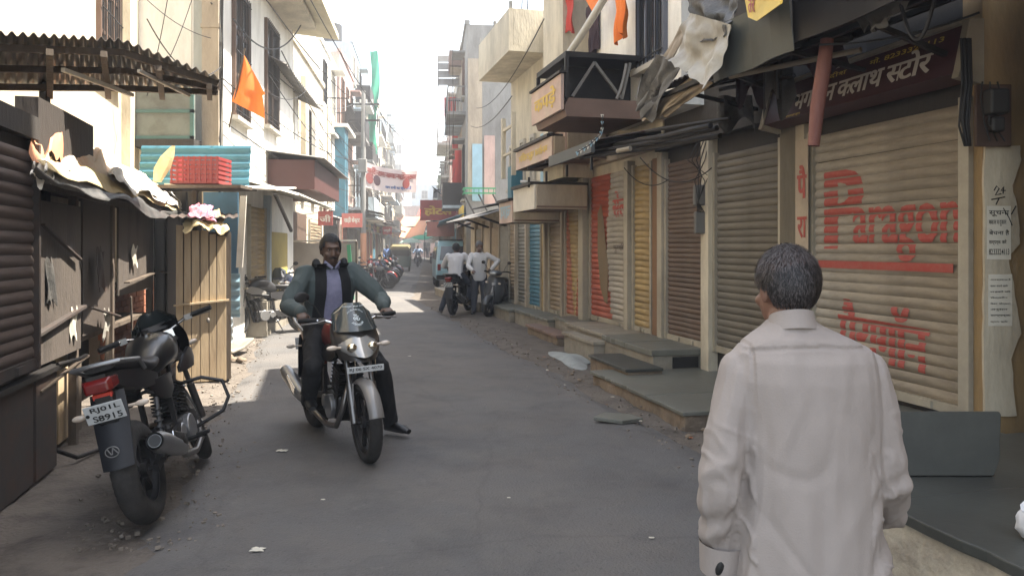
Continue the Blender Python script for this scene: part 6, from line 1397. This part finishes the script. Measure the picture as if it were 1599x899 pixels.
# auto rickshaw far
def auto(loc, rz):
    t = thing('auto_rickshaw', 'dark auto rickshaw with yellowish hood far down the left side', 'auto rickshaw', loc, rz)
    b = MB(); b.loft([[(x, y, z) for y, z in ((-w,.3), (w,.3), (w,h), (-w,h))] for x, w, h in ((-1.3,.62,1.0), (-.1,.64,1.0), (.0,.62,.55), (.6,.5,.55), (.9,.35,1.0), (1.2,.2,.9))]); b.build('body', mat('auto_green', (.03,.06,.05), .5, dirt=.2), t, bevel=.04)
    b = MB(); b.loft([[(x, y*w, z) for y, z in ((-1,h-.12), (-.8,h), (.8,h), (1,h-.12), (.97,h-.2), (-.97,h-.2))] for x, w, h in ((-1.35,.6,1.6), (-1.0,.64,1.75), (.5,.62,1.75), (.85,.55,1.62))]); b.build('hood', mat('auto_hood', (.16,.13,.05), .7, dirt=.3), t)
    b = MB()
    for x, y in ((-1.2,.58), (-1.2,-.58), (0,.6), (0,-.6), (.85,.45), (.85,-.45)): b.bar((x,y,.95), (x,y,1.6), .04)
    b.build('hood_post', steel_dk, t); b = MB(); b.box(-1.3,-1.25,-.58,.58,1.0,1.5); b.build('rear_panel', steel_dk, t)
    for c_ in ((-.85,.55,.22), (-.85,-.55,.22), (1.0,0,.22)): wheel(t, c_, .22, .05, mblack, hi=False, tread=False)
    b = MB(); b.rbox((-.7,0,.75), (.5,1.0,.4)); b.build('seat', mblack['seat'], t, bevel=.04)
auto((-7.2, 50, .0), R(95))
# motorcycle wheel entering at the bottom left corner
bE = bike_at('black motorcycle whose tyre just shows in the bottom left corner', Vector((-2.93,2.15,0)), Vector((-2.585,3.42,0)), mblack, lean=0, hi=True)
# ================================================================ people
EY = dict(eye=mat('eye_white', (.22,.20,.19), .3, dirt=0), iris=mat('eye_iris', (.02,.012,.01), .2, dirt=0))
def CM(skin, top, bottom, hair=(.012,.011,.011), shoe=(.015,.014,.014), **k):
    f = lambda n, c, **q: mat('%s_%d_%d_%d' % (n, *[int(x*500) for x in c]), c, **{**dict(rough=.85, dirt=0, col2=tuple(x*.82 for x in c), scale=6, amt=.4), **q})
    return dict(skin=f('skin', skin, rough=.5, bump=.08, bscale=120), top=f('cloth_top', top, bump=.12, bscale=220), bottom=f('cloth_bottom', bottom, bump=.1, bscale=200), hair=f('hair', hair, rough=.6, bump=.7, bscale=160), shoe=f('shoe', shoe, rough=.5), **EY)
# --- old man in the foreground, local x = forward (away from the camera), y = left
om = CM((.20,.105,.07), (.335,.29,.26), (.2,.19,.18), hair=(.045,.04,.042))
om['hair'] = mat('greying_hair', (.05,.04,.04), .75, col2=(.15,.095,.08), scale=9, amt=.8, streak=.5, bump=.8, bscale=130, dirt=0)
OY = 2.1
def ow(px, py, fx=0.): p_ = at(px, py, OY+fx); return (p_.y-OY, -(p_.x-.78), p_.z)
J = dict(leg=(.085,.07,.055), hipl=(.03,.06,.86), hipr=(.03,-.13,.86), knl=(.05,.09,.46), knr=(.0,-.12,.46), anl=(-.10,.12,.09), anr=(.16,-.12,.09), tol=(.03,.13,.03), tor=(.29,-.13,.03),
    shl=ow(1153,580), shr=ow(1356,580), ell=ow(1124,752,-.02), elr=ow(1388,755,-.03), wrl=ow(1128,868,.05), wrr=ow(1378,800,.24), neck=(.0,.015,1.375), head=(.035,.018,1.478), hs=.93, yaw=R(14), pitch=R(6),
    handl=((.15,0,-1), (0,-1,0), (1,0,0), .4), handr=((1,.1,.1), (0,.3,-1), (0,1,.2), .4), cuff=.0, sleeve=(.063,.058,.056))
secs = []
for py, cx, hw, hd in ((960,1262,.222,.155), (899,1264,.212,.15), (800,1264,.195,.14), (720,1262,.188,.135), (640,1260,.19,.13), (590,1256,.196,.125), (560,1254,.188,.115), (547,1252,.185,.10), (535,1249,.160,.094), (525,1247,.132,.088), (516,1244,.102,.082), (507,1241,.078,.074), (498,1239,.060,.064)):
    q = Vector(ow(cx, py)); q.x = -.0+(.02 if py < 520 else 0); secs.append((q, hw*1.0, hd))
q = Vector(secs[0][0]); secs.insert(0, (Vector((q.x, q.y, .52)), .24, .17)); J['torso'] = secs
def hf(p): return p.z > (.075 if p.x > .05 else (.03 if p.x > .015 else (.012 if p.x > -.03 else -.04-.2*max(0, -p.x-.05))))
def fold_old(co, n):
    z = co.z; y = co.y
    v = .009*noise.noise(Vector((y*9+3, co.x*6, z*2.2)))*(.7+.6*max(0, min(1, (1.3-z)*5)))
    v += .013*noise.noise(Vector((y*14, co.x*9, z*3.5+y*5)))*(1 if abs(y) > .17 else .35)          # sleeves
    if abs(y-.02) > .17: v += .006*math.sin(z*60+y*40+3*noise.noise(Vector((y*8,z*8,0))))*max(0, min(1, (1.15-z)*3))
    v += .003*noise.noise(Vector((y*22, co.x*20, z*12)))
    rd = lambda q: max(0, 1-abs(noise.noise(q))*7)
    v += .0045*rd(Vector((y*7+z*1.5+4, co.x*3, z*1.3)))*min(1, max(.25, (1.3-z)*4))          # long soft drape ridges
    v -= .004*rd(Vector((y*5-z*2.2+9, co.x*4, z*2.6+2)))
    if abs(y+.02) > .16: v += .006*rd(Vector((y*9, co.x*7+z*4, z*11-y*6)))*max(0, min(1, (1.22-z)*5))
    for s_ in (-1, 1):
        e_ = abs(s_*(y+.025)-.172-.12*max(0, 1.33-z)*0)
        if z < 1.345 and e_ < .005: v -= .004*max(0, min(1, (z-1.15)*8))                        # armhole seams
    if n.x < -.2 and abs(y) < .2 and abs(z-1.335+.25*(y+.02)**2) < .005: v -= .005         # yoke seam
    return v
_ff = folds_fn
folds_fn = lambda *a, **k: fold_old if a and a[0] == .0123 else _ff(*a, **k)
old, XH, VJ = human('older man seen from behind in a pale grey shirt walking on the right', 'person', (.78, OY, 0), R(90), J, om, voxel=.0055, top='long_shirt', folds=.0123, hair_fn=hf)
def strands(parent, X, keep, m, n, L, seed, axis=(.0,0,-1), rad=(.106,.087,.109), th=.0006):
    r = random.Random(seed); b = MB(); k = 0
    while k < n:
        a, c = r.random()*6.283, r.random()*2-1; s_ = math.sqrt(1-c*c); d_ = Vector((s_*math.cos(a), s_*math.sin(a), c)); p = Vector((-.01+rad[0]*d_.x, rad[1]*d_.y, .03+rad[2]*d_.z))
        if not keep(p+Vector((0,0,.006*(r.random()-.3)))): continue
        k += 1; t_ = Vector(axis)+Vector((r.random()-.5, r.random()-.5, r.random()-.5))*.7; t_ = (t_-d_*t_.dot(d_)).normalized(); w_ = d_.cross(t_)*th*(.7+r.random()); l_ = L*(.6+.8*r.random())
        q1 = p+t_*l_*.5+d_*.0025; q2 = p+t_*l_+d_*(.001+.003*r.random()); b.add([p-w_, p+w_, q1+w_, q1-w_, q2], [(0,1,2,3), (3,2,4)])
    b.xf(X); o = b.build('hair_strands', m, parent, fixn=False); o['kind'] = 'stuff'; return o
grey_strand = mat('hair_grey_strand', (.10,.085,.083), .6, dirt=0, col2=(.03,.025,.025), scale=60, amt=.9); dark_strand = mat('hair_dark_strand', (.012,.01,.01), .5, dirt=0)
strands(old, XH, lambda p: hf(p) and p.z < .085-.3*abs(p.y), dark_strand, 3600, .016, 1); strands(old, XH, hf, grey_strand, 3000, .018, 2); strands(old, XH, lambda p: hf(p) and p.z > .07, dark_strand, 350, .02, 7)
strands(old, XH, lambda p: hf(p-Vector((0,0,-.008))) and not hf(p), grey_strand, 300, .008, 3)
# collar and shirt details
b = MB(); rings = []
for z_, r0 in ((1.365,.072), (1.395,.062), (1.414,.058)): rings.append([(.008+r0*1.05*math.cos(a), .014+r0*math.sin(a), z_-.02*math.cos(a)) for a in [2*math.pi*k/28 for k in range(28)]])
for z_, r0 in ((1.408,.053), (1.37,.058)): rings.append([(.008+r0*1.05*math.cos(a), .014+r0*math.sin(a), z_-.02*math.cos(a)) for a in [2*math.pi*k/28 for k in range(28)]])
b.loft(rings, cap=False); b.build('collar', om['top'], old, smooth=True)
wl_ = Vector(J['wrl']); b = MB(); b.tube([wl_+Vector((-.012,.0,.05)), wl_+Vector((-.004,0,-.035))], [.066,.062], 24, cap=False); b.tube([wl_+Vector((-.004,0,-.034)), wl_+Vector((-.012,0,.04))], [.058,.058], 24, cap=True)
b.build('shirt_cuff', om['top'], old, smooth=True)
b = MB(); b.ball(wl_+Vector((-.060,.018,.004)), (.011,.013,.034), Matrix.Rotation(.35, 3, 'X')); b.build('cuff_shade_spot', black, old, smooth=True)  # black ball paints the dark inside of the open cuff
# --- rider on the near motorcycle (bike frame: x forward, y left)
rm_ = CM((.10,.058,.04), (.06,.078,.078), (.006,.006,.007), hair=(.005,.005,.005), shoe=(.006,.006,.006))
J = dict(hipl=(-.22,.10,.93), hipr=(-.22,-.10,.93), knl=(.16,.30,.60), knr=(.17,-.24,.66), anl=(.0,.44,.11), anr=(-.06,-.22,.36), tol=(.13,.50,.05), tor=(.09,-.24,.335),
    shl=(-.16,.20,1.36), shr=(-.16,-.20,1.36), ell=(.02,.38,1.14), elr=(-.06,-.37,1.12), wrl=(.22,.33,1.085), wrr=(.20,-.33,1.085), neck=(-.14,0,1.43), head=(-.10,0,1.545), yaw=R(-4), pitch=R(6),
    handl=((1,.15,-.45), (0,0,-1), (0,-1,0), 1.), handr=((1,-.15,-.45), (0,0,-1), (0,1,0), 1.), cuff=.02, sleeve=(.082,.064,.05), bulk=1.1, leg=(.10,.075,.06))
def mount(bike, **k):
    return k
hr = lambda p: p.z > (.078 if p.x > .05 else (.035 if p.x > .02 else (-.0 if p.x > -.015 else -.05)))
rider, XH, VJ = human('man in a dark vest and grey green padded jacket riding the red motorcycle', 'person', ridden.location, 0, J, rm_, voxel=.0075, top='jacket', folds=.014, hair_fn=hr, rot=tuple(ridden.rotation_euler))
def front_panel(y0, y1, z0, z1, x_of, name, m, parent, n=10, off=.012):
    b = MB(); b.grid(lambda u, v: Vector((x_of(y0[0]+(y1[0]-y0[0])*u if 0 else (y0[0]*(1-v)+y0[1]*v)*(1-u)+(y1[0]*(1-v)+y1[1]*v)*u, z0+(z1-z0)*v)+off, (y0[0]*(1-v)+y0[1]*v)*(1-u)+(y1[0]*(1-v)+y1[1]*v)*u, z0+(z1-z0)*v)), n, n, thick=(-.012,0,0)); return b.build(name, m, parent, smooth=True)
jk = [o for o in kids(rider) if o.name.startswith('jacket')][0]
from mathutils.bvhtree import BVHTree
bt = BVHTree.FromPolygons([v.co.copy() for v in jk.data.vertices], [tuple(p.vertices) for p in jk.data.polygons])
def xsurf(y, z):
    h = bt.ray_cast(Vector((1, y, z)), Vector((-1,0,0)), 1.6)
    return h[0].x if h[0] is not None and abs(h[0].y) < .3 and h[0].x < .15 else -.05
shirt_m = mat('shirt_lilac_check', (.22,.22,.32), .85, col2=(.13,.13,.2), scale=40, amt=.7, bump=.1, dirt=0)
vest_m = mat('vest_black', (.006,.007,.009), .9, bump=.2, bscale=120, dirt=0)
front_panel((-.10,-.055), (.10,.055), .97, 1.42, xsurf, 'shirt_front', shirt_m, rider, 14, .006)
front_panel((-.165,-.13), (-.085,-.045), .98, 1.44, xsurf, 'vest_panel', vest_m, rider, 12, .016); front_panel((.085,.045), (.165,.13), .98, 1.44, xsurf, 'vest_panel', vest_m, rider, 12, .016)
b = MB(); b.tube([(-.02,-.055,1.44), (-.035,0,1.425), (-.02,.055,1.44)] if 0 else [(-.06,-.065,1.455), (-.035,-.04,1.43), (-.02,-.012,1.40)], .013, 8, flat=.5); b.tube([(-.06,.065,1.455), (-.035,.04,1.43), (-.02,.012,1.40)], .013, 8, flat=.5); b.build('shirt_collar', shirt_m, rider, smooth=True)
b = MB(); b.tube([(-.2,-.1,1.42), (-.12,-.115,1.45), (-.06,-.105,1.42)], [.03,.032,.02], 10); b.tube([(-.2,.1,1.42), (-.12,.115,1.45), (-.06,.105,1.42)], [.03,.032,.02], 10); b.build('vest_collar', vest_m, rider, smooth=True)
strands(rider, XH, hr, dark_strand, 2500, .014, 5)
b = MB(); b.tube([(.088,-.03,-.055), (.107,0,-.049), (.088,.03,-.055)], [.004,.008,.004], 8); b.xf(XH); b.build('moustache', rm_['hair'], rider, smooth=True)
# --- man riding the distant black motorcycle
m3 = CM((.07,.04,.03), (.50,.50,.52), (.03,.035,.05), shoe=(.06,.04,.03))
J3 = dict(J); J3.update(anl=(-.14,.44,.12), tol=(0,.50,.05), knl=(.05,.30,.58), cuff=.45, bulk=1.0, sleeve=(.078,.066,.05), hipl=(-.28,.10,.90), hipr=(-.28,-.10,.90), head=(-.12,0,1.53), yaw=R(-15))
human('man in a white shirt sitting on the distant black motorcycle seen from behind', 'person', back_bike.location, 0, J3, m3, voxel=.012, rot=tuple(back_bike.rotation_euler))
# --- man in white shirt standing behind the scooter with hand on hip
m4 = CM((.14,.08,.055), (.55,.55,.56), (.05,.055,.07), hair=(.10,.10,.10))
J4 = dict(hipl=(0,.09,.9), hipr=(0,-.09,.9), knl=(.03,.11,.5), knr=(.03,-.11,.5), anl=(-.02,.12,.09), anr=(.0,-.13,.09), tol=(.11,.14,.03), tor=(.12,-.16,.03), shl=(.06,.19,1.40), shr=(.06,-.19,1.40), ell=(.04,.45,1.26), elr=(.22,-.26,1.14), wrl=(.17,.27,1.05), wrr=(.40,-.14,1.05), neck=(.07,0,1.47), head=(.12,0,1.60), yaw=R(30), pitch=R(14),
    handl=((.5,-.5,-.3), (0,-1,0), (1,0,0), .5), handr=((1,0,-.3), (0,0,-1), (0,1,0), .8), cuff=.1)
human('grey haired man in a white shirt standing behind the scooter with bent arm', 'person', (gr(748,493).x, 18.1, 0), R(-88), J4, m4, voxel=.012)
# --- distant people
def walker(label, px, py, top, bottom, rz, st=.12, seed=0, hair=(.012,.011,.011)):
    p_ = gr(px, py); Jw = dict(hipl=(0,.09,.9), hipr=(0,-.09,.9), knl=(.05+st*.6,.1,.5), knr=(.03-st*.3,-.1,.5), anl=(st,.1,.09), anr=(-st,-.1,.09), tol=(st+.13,.11,.03), tor=(-st+.12,-.11,.03), shl=(.0,.19,1.40), shr=(.0,-.19,1.40), ell=(-.06,.25,1.13), elr=(-.02,-.25,1.13), wrl=(.05,.26,.9), wrr=(.12,-.24,.93), neck=(.01,0,1.47), head=(.03,0,1.60), handl=((.2,0,-1), (0,-1,0), (1,0,0), .5), handr=((.2,0,-1), (0,1,0), (1,0,0), .5), cuff=.1)
    return human(label, 'person', (p_.x, p_.y, 0), rz, Jw, CM((.1,.06,.04), top, bottom, hair), voxel=.02)
walker('far person in a blue shirt standing by the left parked bikes', 605, 424, (.08,.15,.35), (.05,.05,.06), R(-60)); walker('far person in a red shirt among the left parked bikes', 612, 421, (.45,.08,.06), (.03,.03,.04), R(40)); walker('far person in white crossing the sunny street', 626, 411, (.5,.5,.5), (.2,.2,.2), R(100))
walker('far person in dark clothes near the street end', 668, 404, (.05,.05,.06), (.04,.04,.05), R(-90))
bF = copy_tree(bB, kidmap); p_ = gr(653,417); bF.location = (p_.x, p_.y, .02); bF.rotation_euler = (0,0,R(-86)); bF['label'] = 'distant blue motorcycle coming up the middle of the street'
J5 = dict(J); J5.update(anl=(-.06,.22,.36), tol=(.09,.24,.335), knl=(.17,.24,.66)); human('distant rider in pale blue coming up the middle of the street', 'person', bF.location, 0, J5, CM((.1,.06,.04), (.25,.35,.5), (.05,.05,.06)), voxel=.02, rot=tuple(bF.rotation_euler))
t = thing('parasol', 'pale green parasol over the far left stalls', 'parasol', gr(642,412)); b = MB(); b.loft([[(r_*math.cos(a_), r_*math.sin(a_), z_) for a_ in [2*math.pi*k/12 for k in range(12)]] for r_, z_ in ((1.1,1.95), (.7,2.2), (.05,2.4))]); b.build('canopy', mat('parasol_green', (.3,.42,.35), .8), t); b = MB(); b.cyl((0,0,0), (0,0,2.3), .03); b.build('pole', steel_dk, t)
# ================================================================ overhead cables
def cable(label, a, c, sag, r=.009, n=18):
    a, c = Vector(a), Vector(c); t = thing('overhead_cable', label, 'cable', a, 0, 'overhead cables'); b = MB()
    b.tube([a.lerp(c, i/n)-Vector((0,0,sag*4*(i/n)*(1-i/n)))-a for i in range(n+1)], r, 5); b.build('wire', cable_m, t, smooth=True)
PT = pole.location
cable('long cable from the upper left corner down to the utility pole', at(395,-30,9), PT+Vector((.5,0,6.9)), .5); cable('cable running from the white building window to the utility pole arm', at(330,5,11.9), PT+Vector((-.4,0,6.9)), .7, .012)
cable('cable from the pale column along the left facades', at(345,120,11.8), PT+Vector((-.2,0,4.8)), .3, .012); cable('lower cable from the pale column across the flag', at(350,190,11.8), PT+Vector((-.1,0,3.6)), .25, .01); cable('thick sagging cable crossing the white building', at(365,30,12), at(470,40,17), .5, .014)
cable('slack cable from the column past the tin shade', at(440,80,12), at(560,260,30), .4, .01)
cable('cable crossing the sky to the right grey building', at(480,-10,14), at(700,235,34), 1.2, .010)
cable('upper cable beyond the utility pole', PT+Vector((.5,0,6.9)), at(640,230,60), .6, .012); cable('lower cable beyond the utility pole', PT+Vector((-.5,0,6.3)), at(625,250,60), .6, .012)
cable('thin cable from the right cream balcony to the grey wall', at(850,30,13), at(735,165,30), .6, .010); cable('second thin cable in front of the grey wall', at(800,150,15), at(728,190,30), .4, .010)
cable('drooping cable beneath the right awning poles', at(1000,246,9), at(1112,262,8.4), .22, .007); cable('drooping cable by the yellow shutter top', at(975,262,10.5), at(1045,280,9.8), .15, .007)
cable('black cable looping inside the dark awning', at(1405,-5,4.6), at(1460,-5,4.4), .25, .012); cable('cable strung along the awning toward the meter', at(1280,70,5.2), at(1530,20,4.8), .05, .008)
cable('cable from the old house eave to the column', at(230,30,9), at(345,105,11.8), .35, .008)
for i, (a_, c_, e_, f_) in enumerate(((230,0,330,60), (250,120,300,0), (262,0,230,150), (160,40,215,120))): cable(['slanting wire over the dark door strip', 'wire rising to the right over the pale wing wall', 'wire falling to the left over the pale wing wall', 'wire hanging below the upper carved window'][i], at(a_,c_,10.8), at(e_,f_,11.2), .08, .006)
wr = random.Random(5)
for i in range(16):
    y0 = 13+wr.random()*28; y1 = y0+5+wr.random()*16; z0, z1 = 3+wr.random()*4.5, 3+wr.random()*4.5
    cable('thin service wire slung along the upper left facades', (-3.0-.112*y0+wr.random()*.4, y0, z0), (-2.9-.112*y1+wr.random()*.4, y1, z1), .15+wr.random()*.5, .006+.006*wr.random())
for i in range(7):
    y0 = 19+wr.random()*18; y1 = y0+4+wr.random()*12; cable('thin service wire slung along the far right facades', (1.0-.1076*y0-.1*wr.random()-(0 if y0 > 27 else .3), y0, 3+wr.random()*5), (.9-.1076*y1, y1, 3+wr.random()*5), .2+wr.random()*.4, .008)
# dark rags and poles cluttering the underside of the near awning
for i, (px, py, Y_, w_, h_, lb) in enumerate(((1150,95,7.2,.3,.35,'dark rag hanging leftmost beneath the near awning'), (1195,85,6.8,.22,.45,'narrow dark rag hanging in the middle beneath the near awning'), (1250,60,6.2,.3,.3,'dark rag hanging left of the red brown pole'), (1120,150,7.8,.35,.3,'dark rag over the awning poles'))):
    t = thing('hanging_rag', lb, 'rag', at(px,py,Y_)); b = MB(); b.grid(lambda u, v: Vector((w_*u*(1-.3*v*math.sin(3*u+i)), .05*math.sin(u*9+i), -h_*v*(1+.3*math.sin(u*8+i*2)))), 12, 10, thick=(0,.004,0)); b.build('cloth', tarp_k if i % 2 else cloth_dk, t, smooth=True)
for i, (a_, c_, e_, f_, Y0_, Y1_) in enumerate(((1130,75,1330,60,7.3,5.6), (1125,140,1240,118,7.6,6.6), (1212,95,1216,155,6.6,6.6), (1010,205,1140,185,9,7.5))):
    tubething('awning_strut', ['upper dark strut under the near awning', 'lower dark strut under the near awning', 'short upright strut under the near awning', 'far strut joining the awning poles'][i], 'strut', [at(a_,c_,Y0_), at(e_,f_,Y1_)], .02, steel_dk)
# crow in the sky
t = thing('bird', 'small dark bird flying in the white sky gap', 'bird', at(682,298,40)); b = MB(); b.ball((0,0,0), (.18,.06,.06), Matrix.Rotation(-.6, 3, 'Y')); b.prism([(-.05,0,0), (.1,0,0), (-.22,-.3,.22)], (0,.0,.02)); b.prism([(-.05,0,0), (.1,0,0), (.25,.3,-.2)], (0,.0,.02)); b.build('body', black, t)
# ================================================================ haze
b = MB(); b.box(-60, 60, -8, 150, -1.2, 25); hz = b.build('haze', [], None); hz['kind'] = 'stuff'
hm = bpy.data.materials.new('haze'); hm.use_nodes = True; n_ = hm.node_tree.nodes; n_.remove(n_['Principled BSDF']); pv = n_.new('ShaderNodeVolumePrincipled'); hm.node_tree.links.new(pv.outputs[0], n_['Material Output'].inputs['Volume'])
pv.inputs['Color'].default_value = (.96,.97,1,1); pv.inputs['Density'].default_value = .0036; pv.inputs['Anisotropy'].default_value = .2; hz.data.materials.append(hm)
